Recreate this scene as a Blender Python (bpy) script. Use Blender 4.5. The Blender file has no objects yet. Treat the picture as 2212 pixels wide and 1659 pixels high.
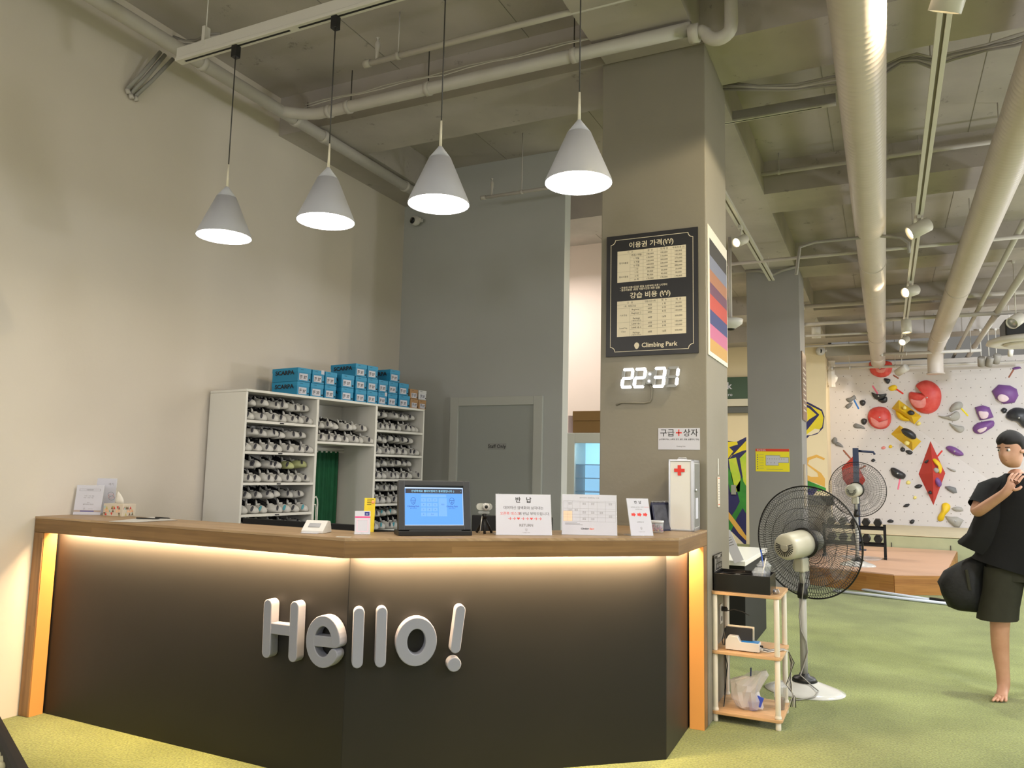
import bpy, bmesh, math, random
from mathutils import Vector, Matrix, Euler
PI = math.pi
R = math.radians
random.seed(7)
SC = bpy.context.scene
COL = SC.collection

# ------------------------------------------------------------------ camera
FPX, CX, CY = 1662.72, 1106.0, 829.5
YAW, PIT, ROL = R(25.848), R(6.353), R(1.2335)
CAM = Vector((0, 0, 1.45))
_F = Vector((-math.sin(YAW)*math.cos(PIT), math.cos(YAW)*math.cos(PIT), math.sin(PIT)))
_R0 = Vector((math.cos(YAW), math.sin(YAW), 0)); _U0 = _R0.cross(_F)
_RT = _R0*math.cos(ROL) + _U0*math.sin(ROL); _UP = -_R0*math.sin(ROL) + _U0*math.cos(ROL)
cd = bpy.data.cameras.new('camera'); cam = bpy.data.objects.new('camera', cd); COL.objects.link(cam)
cd.sensor_width = 36; cd.lens = FPX/2212*36; cd.clip_start = .05; cd.clip_end = 100
cam.matrix_world = Matrix(((_RT.x, _UP.x, -_F.x, 0), (_RT.y, _UP.y, -_F.y, 0), (_RT.z, _UP.z, -_F.z, CAM.z), (0, 0, 0, 1)))
SC.camera = cam

# ------------------------------------------------------------------ world, lamps and fill lights, exposure
w = bpy.data.worlds.new('world'); SC.world = w; w.use_nodes = True
w.node_tree.nodes['Background'].inputs[0].default_value = (.75, .72, .66, 1)
w.node_tree.nodes['Background'].inputs[1].default_value = .25
SC.view_settings.view_transform = 'Standard'; SC.view_settings.look = 'None'
SC.view_settings.exposure = 0.12; SC.view_settings.gamma = 1.0
SC.view_settings.use_curve_mapping = False
def lamp(kind, loc, power, color=(1, 1, 1), size=.1, target=None, spot=60, blend=.3, size_y=None, name='lamp_light'):
    d = bpy.data.lights.new(name, kind); d.energy = power; d.color = color
    if kind == 'AREA':
        d.size = size
        if size_y: d.shape = 'RECTANGLE'; d.size_y = size_y
    else: d.shadow_soft_size = size
    if kind == 'SPOT': d.spot_size = R(spot); d.spot_blend = blend
    o = bpy.data.objects.new(name, d); COL.objects.link(o); o.location = loc
    if target is not None:
        o.rotation_euler = (Vector(target)-Vector(loc)).to_track_quat('-Z', 'Y').to_euler()
    return o
WARM = (1, .80, .56); COOL = (.86, .93, 1); NEUT = (1, .95, .93)
# unseen fill lights added behind and beside the photographer
for x, y, pw in ((-3.2, -1.6, 40), (-.6, -1.6, 40), (2.2, -1.2, 60), (3.6, 2.6, 150), (3.4, 6.4, 170), (3.9, 10.5, 160), (4.6, 14.6, 120)):
    lamp('AREA', (x, y, 4.1), pw, (.93, .96, 1) if x > 3 else NEUT, .8, target=(x, y, 0), name='hall_fill')
for x, y, z, pw in ((-2.8, -2.6, 2.0, 120), (1.4, -2.4, 1.8, 90), (4.4, 3.5, 1.6, 170), (4.4, 8.5, 1.6, 190), (4.6, 13.2, 2.0, 160)):
    lamp('POINT', (x, y, z), pw, (.96, .95, 1), .25, name='hall_fill')  # low point fills added to lift the ceiling, no fittings there
lamp('AREA', (-3.9, 8.4, 4.1), 48, (1, .90, .86), .8, target=(-3.9, 8.4, 0), name='corridor_light')
lamp('AREA', (-3.0, 13.2, 4.1), 120, (1, .93, .80), .9, target=(-3.0, 13.2, 0), name='corridor_light')
# spots hanging just behind the photographer, aimed at the floor before the counter
lamp('SPOT', (.355, 2.3, 4.0), 130, (1, .78, .34), .05, target=(-.4, 3.7, 0), spot=84, blend=.7, name='spot_on_floor')
lamp('SPOT', (-2.9, .7, 4.0), 35, (1, .78, .34), .05, target=(-3.3, 2.2, 0), spot=76, blend=.7, name='spot_on_floor')
lamp('SPOT', (.355, 6.9, 3.75), 260, (.95, 1, .94), .06, target=(.2, 7.6, 0), spot=92, blend=.8, name='spot_on_floor')  # neutral downlight added to brighten the right aisle floor
# can on the track right beside the column: gilds its face below the duct's shadow
lamp('SPOT', (.355, 4.05, 3.86), 190, (1, .82, .52), .03, target=(-1.3, 4.5, 2.6), spot=120, blend=.5, name='spot_on_column')

# ------------------------------------------------------------------ geometry of the view (pixel -> point on a known plane)
def ray(px, py): return _F + _RT*((px-CX)/FPX) - _UP*((py-CY)/FPX)
def at(px, py, **k):
    a, v = list(k.items())[0]; i = 'xyz'.index(a); d = ray(px, py)
    return CAM + d*((v-CAM[i])/d[i])
def atp(px, py, P, N):
    d = ray(px, py); return CAM + d*((Vector(P)-CAM).dot(N)/d.dot(N))
def zat(px, py, x, y):
    d = ray(px, py); t = (d.x*x+d.y*y)/(d.x**2+d.y**2); return CAM.z + d.z*t

# ------------------------------------------------------------------ materials
def lin(c):
    return tuple(((v/255)/12.92 if v/255 <= .04045 else ((v/255+.055)/1.055)**2.4) for v in c[:3]) + (1,)
_M = {}
def mat(name, rgb, rough=.6, metal=0, noise=0, nscale=8, bump=0, bscale=40, emit=None, estr=1, alpha=1, trans=0, spec=None, rgb2=None, coat=0, stretch=None):
    if name in _M: return _M[name]
    m = bpy.data.materials.new(name); m.use_nodes = True; nt = m.node_tree; N = nt.nodes; L = nt.links
    b = N['Principled BSDF']
    b.inputs['Base Color'].default_value = lin(rgb); b.inputs['Roughness'].default_value = rough; b.inputs['Metallic'].default_value = metal
    if spec is not None: b.inputs['Specular IOR Level'].default_value = spec
    if coat: b.inputs['Coat Weight'].default_value = coat
    if alpha < 1: b.inputs['Alpha'].default_value = alpha
    if trans: b.inputs['Transmission Weight'].default_value = trans
    if emit: b.inputs['Emission Color'].default_value = lin(emit); b.inputs['Emission Strength'].default_value = estr
    if noise or bump:
        tc = N.new('ShaderNodeTexCoord'); src = tc.outputs['Object']
        if stretch:
            mp = N.new('ShaderNodeMapping'); mp.inputs['Scale'].default_value = stretch; L.new(src, mp.inputs[0]); src = mp.outputs[0]
    if noise:
        n = N.new('ShaderNodeTexNoise'); n.inputs['Scale'].default_value = nscale; n.inputs['Detail'].default_value = 6
        L.new(src, n.inputs['Vector'])
        r = N.new('ShaderNodeValToRGB'); r.color_ramp.elements[0].position = .3; r.color_ramp.elements[1].position = .7
        c1 = lin(rgb); c2 = lin(rgb2) if rgb2 else tuple(min(1, v*(1+noise)) for v in c1[:3])+(1,)
        if not rgb2: c1 = tuple(v*(1-noise) for v in c1[:3])+(1,)
        r.color_ramp.elements[0].color = c1; r.color_ramp.elements[1].color = c2
        L.new(n.outputs['Fac'], r.inputs[0]); L.new(r.outputs[0], b.inputs['Base Color'])
    if bump:
        n = N.new('ShaderNodeTexNoise'); n.inputs['Scale'].default_value = bscale; n.inputs['Detail'].default_value = 5
        L.new(src, n.inputs['Vector'])
        bp = N.new('ShaderNodeBump'); bp.inputs['Strength'].default_value = bump; bp.inputs['Distance'].default_value = .02
        L.new(n.outputs['Fac'], bp.inputs['Height']); L.new(bp.outputs[0], b.inputs['Normal'])
    _M[name] = m
    return m

def concrete(name, rgb, dark, stain=.5):
    if name in _M: return _M[name]
    m = bpy.data.materials.new(name); m.use_nodes = True; nt = m.node_tree; N = nt.nodes; L = nt.links
    b = N['Principled BSDF']; b.inputs['Roughness'].default_value = .85; b.inputs['Specular IOR Level'].default_value = .2
    tc = N.new('ShaderNodeTexCoord')
    n1 = N.new('ShaderNodeTexNoise'); n1.inputs['Scale'].default_value = 1.4; n1.inputs['Detail'].default_value = 8
    n2 = N.new('ShaderNodeTexNoise'); n2.inputs['Scale'].default_value = 7; n2.inputs['Detail'].default_value = 10; n2.inputs['Roughness'].default_value = .75
    for n in (n1, n2): L.new(tc.outputs['Object'], n.inputs['Vector'])
    r1 = N.new('ShaderNodeValToRGB'); r1.color_ramp.elements[0].position = .35; r1.color_ramp.elements[1].position = .65
    c = lin(rgb); r1.color_ramp.elements[0].color = tuple(v*.86 for v in c[:3])+(1,); r1.color_ramp.elements[1].color = tuple(min(1, v*1.08) for v in c[:3])+(1,)
    r2 = N.new('ShaderNodeValToRGB'); r2.color_ramp.elements[0].position = .61; r2.color_ramp.elements[1].position = .66
    r2.color_ramp.elements[0].color = (0, 0, 0, 1); r2.color_ramp.elements[1].color = (stain, stain, stain, 1)
    mx = N.new('ShaderNodeMix'); mx.data_type = 'RGBA'
    L.new(n1.outputs['Fac'], r1.inputs[0]); L.new(n2.outputs['Fac'], r2.inputs[0])
    L.new(r2.outputs[0], mx.inputs['Factor']); L.new(r1.outputs[0], mx.inputs[6]); mx.inputs[7].default_value = lin(dark)
    L.new(mx.outputs[2], b.inputs['Base Color'])
    bp = N.new('ShaderNodeBump'); bp.inputs['Strength'].default_value = .25; bp.inputs['Distance'].default_value = .01
    L.new(n2.outputs['Fac'], bp.inputs['Height']); L.new(bp.outputs[0], b.inputs['Normal'])
    _M[name] = m; return m

def wood(name, rgb, rgb2, stave=(.45, .045), axis='x', rough=.45):
    """butcher-block: staves from a brick texture in object space, with grain"""
    if name in _M: return _M[name]
    m = bpy.data.materials.new(name); m.use_nodes = True; nt = m.node_tree; N = nt.nodes; L = nt.links
    b = N['Principled BSDF']; b.inputs['Roughness'].default_value = rough
    tc = N.new('ShaderNodeTexCoord'); sp = N.new('ShaderNodeSeparateXYZ'); cb = N.new('ShaderNodeCombineXYZ')
    L.new(tc.outputs['Object'], sp.inputs[0])
    ad = N.new('ShaderNodeMath'); ad.operation = 'ADD'
    if axis == 'x': L.new(sp.outputs[0], cb.inputs[0]); L.new(sp.outputs[1], ad.inputs[0]); L.new(sp.outputs[2], ad.inputs[1])
    elif axis == 'z': L.new(sp.outputs[2], cb.inputs[0]); L.new(sp.outputs[1], ad.inputs[0]); L.new(sp.outputs[0], ad.inputs[1])
    else: L.new(sp.outputs[1], cb.inputs[0]); L.new(sp.outputs[0], ad.inputs[0]); L.new(sp.outputs[2], ad.inputs[1])
    L.new(ad.outputs[0], cb.inputs[1])
    br = N.new('ShaderNodeTexBrick'); br.inputs['Scale'].default_value = 1; br.inputs['Mortar Size'].default_value = 0
    br.inputs['Brick Width'].default_value = stave[0]; br.inputs['Row Height'].default_value = stave[1]
    br.inputs['Color1'].default_value = lin(rgb); br.inputs['Color2'].default_value = lin(rgb2); br.offset = .37
    L.new(cb.outputs[0], br.inputs['Vector'])
    mp = N.new('ShaderNodeMapping'); mp.inputs['Scale'].default_value = (2, 40, 40); L.new(cb.outputs[0], mp.inputs[0])
    n = N.new('ShaderNodeTexNoise'); n.inputs['Scale'].default_value = 1.5; n.inputs['Detail'].default_value = 6; L.new(mp.outputs[0], n.inputs['Vector'])
    mx = N.new('ShaderNodeMix'); mx.data_type = 'RGBA'; mx.blend_type = 'MULTIPLY'; mx.inputs[0].default_value = .55
    rr = N.new('ShaderNodeValToRGB'); rr.color_ramp.elements[0].color = (.55, .5, .45, 1); rr.color_ramp.elements[1].color = (1, 1, 1, 1)
    rr.color_ramp.elements[0].position = .3; rr.color_ramp.elements[1].position = .6
    L.new(n.outputs['Fac'], rr.inputs[0]); L.new(br.outputs['Color'], mx.inputs[6]); L.new(rr.outputs[0], mx.inputs[7]); L.new(mx.outputs[2], b.inputs['Base Color'])
    _M[name] = m; return m

# ------------------------------------------------------------------ mesh builder
class MB:
    def __init__(s): s.v = []; s.f = []; s.sm = []
    def add(s, vs, fs, T=None, smooth=False):
        n = len(s.v)
        s.v += [tuple(T @ Vector(v)) if T else tuple(v) for v in vs]
        s.f += [tuple(i+n for i in f) for f in fs]; s.sm += [smooth]*len(fs); return s
    def box(s, x0, x1, y0, y1, z0, z1, T=None):
        vs = [(x, y, z) for z in (z0, z1) for y in (y0, y1) for x in (x0, x1)]
        return s.add(vs, [(0, 2, 3, 1), (4, 5, 7, 6), (0, 1, 5, 4), (2, 6, 7, 3), (0, 4, 6, 2), (1, 3, 7, 5)], T)
    def bbox(s, x0, x1, y0, y1, z0, z1, b=.004, T=None, seg=2):
        bm = bmesh.new(); bmesh.ops.create_cube(bm, size=1)
        for v in bm.verts:
            v.co = ((x0+x1)/2+v.co.x*(x1-x0), (y0+y1)/2+v.co.y*(y1-y0), (z0+z1)/2+v.co.z*(z1-z0))
        b = min(b, .45*min(x1-x0, y1-y0, z1-z0))
        bmesh.ops.bevel(bm, geom=bm.edges[:], offset=b, segments=seg, profile=.6, affect='EDGES')
        bm.verts.index_update()
        s.add([v.co[:] for v in bm.verts], [tuple(v.index for v in f.verts) for f in bm.faces], T); bm.free(); return s
    def tube(s, pts, r, seg=8, T=None, cap=True, rs=None):
        pts = [Vector(p) for p in pts]; n = len(pts); up = None; vs = []; fs = []
        for i, p in enumerate(pts):
            t = (pts[min(i+1, n-1)]-pts[max(i-1, 0)]).normalized()
            if up is None: up = Vector((0, 0, 1)) if abs(t.z) < .9 else Vector((1, 0, 0))
            a = t.cross(up).normalized(); b = a.cross(t).normalized(); up = b
            rr = rs[i] if rs else r
            for k in range(seg):
                an = 2*PI*k/seg; vs.append(p+a*(math.cos(an)*rr)+b*(math.sin(an)*rr))
        for i in range(n-1):
            for k in range(seg):
                fs.append((i*seg+k, (i+1)*seg+k, (i+1)*seg+(k+1) % seg, i*seg+(k+1) % seg))
        if cap: fs += [tuple(range(seg)), tuple((n-1)*seg+seg-1-k for k in range(seg))]
        return s.add(vs, fs, T, True)
    def lathe(s, prof, seg=32, T=None, a0=0, smooth=True, sx=1, sy=1, cap=True):
        vs = []; fs = []; n = len(prof)
        for r, z in prof:
            for k in range(seg):
                a = a0+2*PI*k/seg; vs.append((r*math.cos(a)*sx, r*math.sin(a)*sy, z))
        for i in range(n-1):
            for k in range(seg):
                k2 = (k+1) % seg; fs.append((i*seg+k, i*seg+k2, (i+1)*seg+k2, (i+1)*seg+k))
        if cap and prof[0][0] > 1e-6: fs.append(tuple(reversed(range(seg))))
        if cap and prof[-1][0] > 1e-6: fs.append(tuple((n-1)*seg+k for k in range(seg)))
        return s.add(vs, fs, T, smooth)
    def prism(s, poly, z0, z1, T=None, smooth=False):
        n = len(poly); vs = [(x, y, z0) for x, y in poly]+[(x, y, z1) for x, y in poly]
        fs = [tuple(reversed(range(n))), tuple(range(n, 2*n))]+[(i, (i+1) % n, n+(i+1) % n, n+i) for i in range(n)]
        return s.add(vs, fs, T, smooth)
    def dome(s, poly, h, T=None, c=None, flat=.0, rings=(1, .97, .88, .7, .45, .2)):
        n = len(poly)
        if c is None: c = (sum(p[0] for p in poly)/n, sum(p[1] for p in poly)/n)
        vs = []; fs = []
        for s_ in rings:
            z = h*math.sqrt(max(0, 1-s_*s_)) if s_ < 1 else 0
            z = min(z, h*(1-flat)) if flat else z
            vs += [(c[0]+(x-c[0])*s_, c[1]+(y-c[1])*s_, z) for x, y in poly]
        k = len(rings)
        for i in range(k-1):
            fs += [(i*n+j, i*n+(j+1) % n, (i+1)*n+(j+1) % n, (i+1)*n+j) for j in range(n)]
        vs.append((c[0], c[1], h*(1-flat) if flat else h)); t = len(vs)-1
        fs += [((k-1)*n+j, (k-1)*n+(j+1) % n, t) for j in range(n)]
        return s.add(vs, fs, T, True)
    def loft(s, secs, T=None, cap=True, smooth=True):
        """secs: list of rings (lists of 3-vectors of equal length)"""
        n = len(secs[0]); vs = [v for r in secs for v in r]; fs = []
        for i in range(len(secs)-1):
            for k in range(n):
                fs.append((i*n+k, i*n+(k+1) % n, (i+1)*n+(k+1) % n, (i+1)*n+k))
        if cap: fs += [tuple(reversed(range(n))), tuple((len(secs)-1)*n+k for k in range(n))]
        return s.add(vs, fs, T, smooth)
    def text(s, body, size, x=0, y=0, z=0, align='CENTER', T=None, bold=0, shear=0, w=1, rot=0):
        key = (body, bold, shear)
        if key not in _TXT:
            c = bpy.data.curves.new('t', 'FONT'); c.body = body; c.size = 1; c.offset = bold; c.shear = shear; c.resolution_u = 2
            o = bpy.data.objects.new('t', c); me = bpy.data.meshes.new_from_object(o)
            vs = [v.co[:] for v in me.vertices]; fs = [tuple(p.vertices) for p in me.polygons]
            bpy.data.objects.remove(o); bpy.data.curves.remove(c); bpy.data.meshes.remove(me)
            _TXT[key] = (vs, fs)
        vs, fs = _TXT[key]
        if not vs: return s
        xs = [v[0] for v in vs]; mn, mx = min(xs), max(xs)
        off = {'CENTER': (mn+mx)/2, 'LEFT': mn, 'RIGHT': mx}[align]
        cr, sr = math.cos(rot), math.sin(rot); out = []
        for v in vs:
            a, b = (v[0]-off)*size*w, v[1]*size
            out.append((x+a*cr-b*sr, y+a*sr+b*cr, z))
        return s.add(out, fs, T)
    def mesh(s, name, m):
        me = bpy.data.meshes.new(name); me.from_pydata(s.v, [], s.f); me.materials.append(m)
        if any(s.sm): me.polygons.foreach_set('use_smooth', s.sm)
        me.update(); return me
    def obj(s, name, m, parent=None, label=None, loc=None, rot=None):
        o = bpy.data.objects.new(name, s.mesh(name, m)); COL.objects.link(o)
        if parent is not None: o.parent = parent
        if label: o['label'] = label
        if loc is not None: o.location = loc
        if rot is not None: o.rotation_euler = rot
        return o
_TXT = {}
def tag(o, label, cat, group=None):
    o['label'] = label; o['category'] = cat
    if group: o['group'] = group
    return o
def thing(name, label, cat, loc=(0, 0, 0), rot=(0, 0, 0), group=None):
    o = bpy.data.objects.new(name, None); COL.objects.link(o); o.empty_display_size = .05
    o.location = loc; o.rotation_euler = rot if not isinstance(rot, (int, float)) else (0, 0, rot)
    return tag(o, label, cat, group)
def struct(o, label=None):
    o['kind'] = 'structure'
    if label: o['label'] = label
    return o
def dup(root, loc=None, rot=None, label=None, group=None, scale=None):
    def rec(o, par):
        c = o.copy(); COL.objects.link(c)
        if par is not None: c.parent = par
        for ch in CH.get(o.name) or [k for k in o.children]: rec(ch, c)
        return c
    r = rec(root, None)
    if loc is not None: r.location = loc
    if rot is not None: r.rotation_euler = rot
    if label: r['label'] = label
    if group: r['group'] = group
    if scale: r.scale = scale
    return r
CH = {}
def Trs(loc=(0, 0, 0), rot=(0, 0, 0), sc=None):
    m = Matrix.Translation(loc) @ Euler(rot).to_matrix().to_4x4()
    if sc: m = m @ Matrix.Diagonal((*sc, 1))
    return m
def arc(cx, cy, r, a0, a1, n=10, ry=None):
    ry = ry or r
    return [(cx+r*math.cos(R(a0+(a1-a0)*i/n)), cy+ry*math.sin(R(a0+(a1-a0)*i/n))) for i in range(n+1)]
def ribbon(pts, w, cap=6):
    """outline polygon of a thick round-ended stroke"""
    pts = [Vector(p) for p in pts]; n = len(pts); Lf = []; Rg = []
    for i, p in enumerate(pts):
        t = (pts[min(i+1, n-1)]-pts[max(i-1, 0)]).normalized(); nn = Vector((-t.y, t.x))*(w/2)
        Lf.append(p+nn); Rg.append(p-nn)
    out = [tuple(p) for p in Lf]
    t = (pts[-1]-pts[-2]).normalized(); a = math.atan2(t.y, t.x)
    out += [(pts[-1].x+w/2*math.cos(a+PI/2-PI*k/cap), pts[-1].y+w/2*math.sin(a+PI/2-PI*k/cap)) for k in range(1, cap)]
    out += [tuple(p) for p in reversed(Rg)]
    t = (pts[0]-pts[1]).normalized(); a = math.atan2(t.y, t.x)
    out += [(pts[0].x+w/2*math.cos(a+PI/2-PI*k/cap), pts[0].y+w/2*math.sin(a+PI/2-PI*k/cap)) for k in range(1, cap)]
    return list(reversed(out))
def ringloft(pts_out, pts_in, z0, z1, mb, T=None):
    n = len(pts_out)
    vs = [(x, y, z) for z in (z0, z1) for P in (pts_out, pts_in) for x, y in P]
    fs = []
    for i in range(n):
        j = (i+1) % n
        fs += [(2*n+i, 2*n+j, 3*n+j, 3*n+i), (j, i, n+i, n+j), (i, j, 2*n+j, 2*n+i), (n+j, n+i, 3*n+i, 3*n+j)]
    mb.add(vs, fs, T)

# palette
WHITE = mat('white_paint', (208, 206, 202), .5)
M_CREAM = mat('cream_wall_paint', (214, 206, 194), .75, noise=.02, nscale=2, bump=.03, bscale=60, spec=.3)
M_GREYWALL = mat('grey_green_wall_paint', (180, 182, 178), .7, noise=.02, nscale=2, bump=.03, bscale=60, spec=.3)
M_COLUMN = mat('grey_column_paint', (138, 133, 120), .6, noise=.03, nscale=3, bump=.04, bscale=50, spec=.3)
M_COLUMN2 = mat('cool_grey_column_paint', (150, 148, 146), .6, noise=.02, nscale=3, spec=.3)
M_CONC = concrete('painted_concrete', (178, 171, 165), (112, 108, 100))
M_PIPE = mat('pipe_paint', (190, 185, 178), .5, noise=.03, nscale=10)
M_DUCT = mat('duct_paint', (198, 188, 180), .42, noise=.03, nscale=6)
M_BLACK = mat('black_plastic', (22, 22, 23), .4)
M_BLACKM = mat('matt_black', (14, 14, 14), .7)
M_METAL = mat('aluminium', (190, 192, 196), .3, metal=.8)
M_PAPER = mat('white_paper', (200, 201, 212), .6)
M_INK = mat('black_ink', (35, 35, 38), .7)
M_GREYINK = mat('grey_ink', (120, 118, 120), .7)
M_REDINK = mat('red_ink', (222, 62, 52), .6)
M_ACR = mat('clear_acrylic', (240, 245, 248), .08, alpha=.22, spec=.6)
M_OAK = wood('oak_butcher_block', (142, 109, 68), (120, 90, 52), (.5, .03))
M_OAKZ = wood('oak_post', (150, 112, 70), (132, 96, 58), (.5, .02), axis='z')
M_OAKT = wood('oak_top', (180, 152, 118), (164, 136, 102), (.5, .035))
M_WIRE = mat('white_cable', (205, 202, 194), .5)
M_DKWIRE = mat('dark_cable', (60, 58, 55), .5)

# ================================================================== THE SETTING
XL, YB, ZS, ZB, YC, YM = -4.49, 6.58, 4.515, 4.185, 18.25, 17.0
X1, Y0 = 7.5, -4.5
def turf():
    m = bpy.data.materials.new('green_turf'); m.use_nodes = True; nt = m.node_tree; N = nt.nodes; L = nt.links
    b = N['Principled BSDF']; b.inputs['Roughness'].default_value = .95; b.inputs['Specular IOR Level'].default_value = .1
    b.inputs['Sheen Weight'].default_value = .25
    tc = N.new('ShaderNodeTexCoord')
    n1 = N.new('ShaderNodeTexNoise'); n1.inputs['Scale'].default_value = 1.6; n1.inputs['Detail'].default_value = 5
    n2 = N.new('ShaderNodeTexNoise'); n2.inputs['Scale'].default_value = 90; n2.inputs['Detail'].default_value = 4
    for n in (n1, n2): L.new(tc.outputs['Object'], n.inputs['Vector'])
    r = N.new('ShaderNodeValToRGB'); r.color_ramp.elements[0].color = lin((116, 126, 62)); r.color_ramp.elements[1].color = lin((142, 152, 86))
    r.color_ramp.elements[0].position = .35; r.color_ramp.elements[1].position = .65
    r2 = N.new('ShaderNodeValToRGB'); r2.color_ramp.elements[0].color = (.62, .62, .55, 1); r2.color_ramp.elements[1].color = (1.12, 1.1, 1.02, 1)
    r2.color_ramp.elements[0].position = .35; r2.color_ramp.elements[1].position = .62
    mx = N.new('ShaderNodeMix'); mx.data_type = 'RGBA'; mx.blend_type = 'MULTIPLY'; mx.inputs[0].default_value = 1
    L.new(n1.outputs['Fac'], r.inputs[0]); L.new(n2.outputs['Fac'], r2.inputs[0]); L.new(r.outputs[0], mx.inputs[6]); L.new(r2.outputs[0], mx.inputs[7])
    L.new(mx.outputs[2], b.inputs['Base Color'])
    bp = N.new('ShaderNodeBump'); bp.inputs['Strength'].default_value = .7; bp.inputs['Distance'].default_value = .012
    L.new(n2.outputs['Fac'], bp.inputs['Height']); L.new(bp.outputs[0], b.inputs['Normal'])
    return m
M_TURF = turf()
struct(MB().box(XL-.3, X1, Y0, YC+.4, -.12, 0).obj('floor', M_TURF), 'green artificial turf floor')
struct(MB().box(XL-.15, XL, Y0, YC, 0, ZS).obj('wall_left', M_CREAM), 'cream painted wall on the left')
wb = struct(MB().box(XL, -2.667, YB, YB+.14, 0, ZS).obj('wall_back', M_GREYWALL), 'grey green wall with the staff door')
struct(MB().box(XL, -2.35, 9.6, 9.72, 0, ZS).obj('wall_corridor', mat('pinkish_white_paint', (226, 214, 204), .7)), 'pinkish white wall behind the doorway')
struct(MB().box(X1, X1+.15, Y0, YC, 0, ZS).obj('wall_right', M_CREAM))
struct(MB().box(XL, X1, Y0-.15, Y0, 0, ZS).obj('wall_front', M_CREAM))
wm = struct(MB().box(XL, -1.055, YM, YC, 0, ZS).obj('wall_mural', mat('warm_cream_paint', (228, 212, 176), .75, noise=.02, nscale=2)), 'cream wall painted with yellow and green graffiti')
# ceiling slab and the beams cast under it
ce = struct(MB().box(XL-.3, X1+.2, Y0-.2, YC+.4, ZS, ZS+.2).obj('ceiling', M_CONC), 'bare grey painted concrete ceiling')
beams = [(XL, X1, y, y+.60, ZB) for y in (-1.17, 1.76, 4.69, 7.62, 10.55, 13.48, 16.3)]
beams += [(-1.62, -.99, Y0, YC, ZB-.001), (XL, -4.02, 4.695, YB, ZB+.001), (4.4, 5.0, Y0, YC, ZB-.001)]
for x0, x1, y0, y1, z in beams: MB().box(x0, x1, y0, y1, z, ZS).obj('beam', M_CONC, ce)
# joints left by the formwork under the slab: shallow recessed strips
jm = mat('joint_concrete', (140, 136, 129), .9)  # darker grey for the joint lines
for x in (-3.3, -2.2, -.35, .75, 1.9, 3.1): MB().box(x, x+.004, Y0, YC, ZS-.003, ZS).obj('formwork_joint', jm, ce)
# drop bulkhead over the climbing wall
struct(MB().box(-1.05, 1.15, 17.2, 18.2, 3.95, ZB).obj('trim_1', mat('bulkhead_grey', (176, 172, 164), .8)), 'grey bulkhead over the climbing wall')

def column(name, x0, x1, y0, y1, z, m, label):
    return struct(MB().bbox(x0, x1, y0, y1, 0, z, .006).obj(name, m), label)
col1 = column('column', -1.640, -.960, 4.69, 5.385, ZB, M_COLUMN, 'grey column beside the counter carrying the price board')
col2 = column('column', -1.620, -.950, 10.55, 11.22, ZB, M_COLUMN2, 'cool grey column farther back with the yellow map')
column('column', 4.4, 5.0, 4.69, 5.3, ZB, M_COLUMN2, 'cool grey column')

# staff door in the back wall
DX0, DX1 = -3.842, -2.853
d = bpy.data.objects.new('door_1', None); COL.objects.link(d); d.location = (0, YB, 0); struct(d, 'grey green door marked Staff Only')
fm = mat('door_frame_paint', (184, 186, 178), .5); dm = mat('door_paint', (158, 162, 156), .55)
m = MB(); m.bbox(DX0, DX0+.09, -.035, .0, 0, 2.144); m.bbox(DX1-.09, DX1, -.035, 0, 0, 2.144); m.bbox(DX0+.09, DX1-.09, -.035, 0, 2.06, 2.144); m.obj('door_frame', fm, d)
MB().bbox(DX0+.09, DX1-.09, -.012, -.0, .01, 2.06, .002).obj('door_panel', dm, d)
m = MB(); m.lathe([(.001, 0), (.028, 0), (.028, .012), (.012, .016), (.012, .045), (.026, .05), (.026, .07), (.001, .075)], 20, Trs((DX1-.15, -.012, .98), (PI/2, 0, 0))); m.obj('door_knob', M_METAL, d)
sc = at(1073, 964, y=YB-.02)
MB().bbox(sc.x-.095, sc.x+.095, -.017, -.012, sc.z-.03, sc.z+.03, .001).obj('door_sign', mat('sign_grey', (148, 150, 146), .4), d, 'grey plate reading Staff Only')
MB().text('Staff Only', .048, 0, -.016, 0, bold=.012).obj('lettering', M_INK, d, loc=(sc.x, -.0176, sc.z), rot=(PI/2, 0, 0))

# climbing wall: two faces meeting at a slanting crease, the upper one leaning into the hall
A3 = at(1797, 795, y=YC); B3 = at(2230, 1103, y=YC)
ZT = at(1900, 787, y=YC).z + .03
XR = X1-.01; LEAN = .75
kk = (B3.z-A3.z)/(B3.x-A3.x)
def crz(x): return A3.z+kk*(x-A3.x)
xk = A3.x+(0.3-A3.z)/kk
NUP = (Vector((1, 0, kk))).cross(Vector((xk+1.5-A3.x, -LEAN, ZT-A3.z))).normalized()
if NUP.y > 0: NUP = -NUP
def wall_y(x, z):
    if z <= crz(x): return YC
    return YC-(NUP.x*(x-A3.x)+NUP.z*(z-A3.z))/NUP.y
def onwall(px, py):
    p = at(px, py, y=YC)
    if p.z > crz(p.x):
        p = atp(px, py, A3, NUP); return p, NUP
    return p, Vector((0, -1, 0))
M_CLIMB = mat('white_climbing_panel', (208, 203, 202), .7, noise=.015, nscale=3, bump=.05, bscale=80)
xl = -1.055
v = [(xl, YC, .2), (XR, YC, .2), (xk, YC, .3), (A3.x, YC, A3.z), (xl, YC, A3.z+.02), (XR, wall_y(XR, .3), .3), (XR, wall_y(XR, ZT), ZT), (A3.x, wall_y(A3.x, ZT), ZT), (xl, YC, ZT)]
m = MB(); m.add(v, [(0, 1, 2, 3, 4), (3, 2, 5, 6, 7), (4, 3, 7, 8), (1, 5, 2)])
v2 = [(a, YC+.35, c) for a, b, c in (v[0], v[1], v[6], v[8])]
m.add([v[0], v[1], v[5], v[6], v[7], v[8]]+v2, [(0, 6, 7, 1), (3, 8, 9, 5, 4), (0, 5, 9, 6)])
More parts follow.
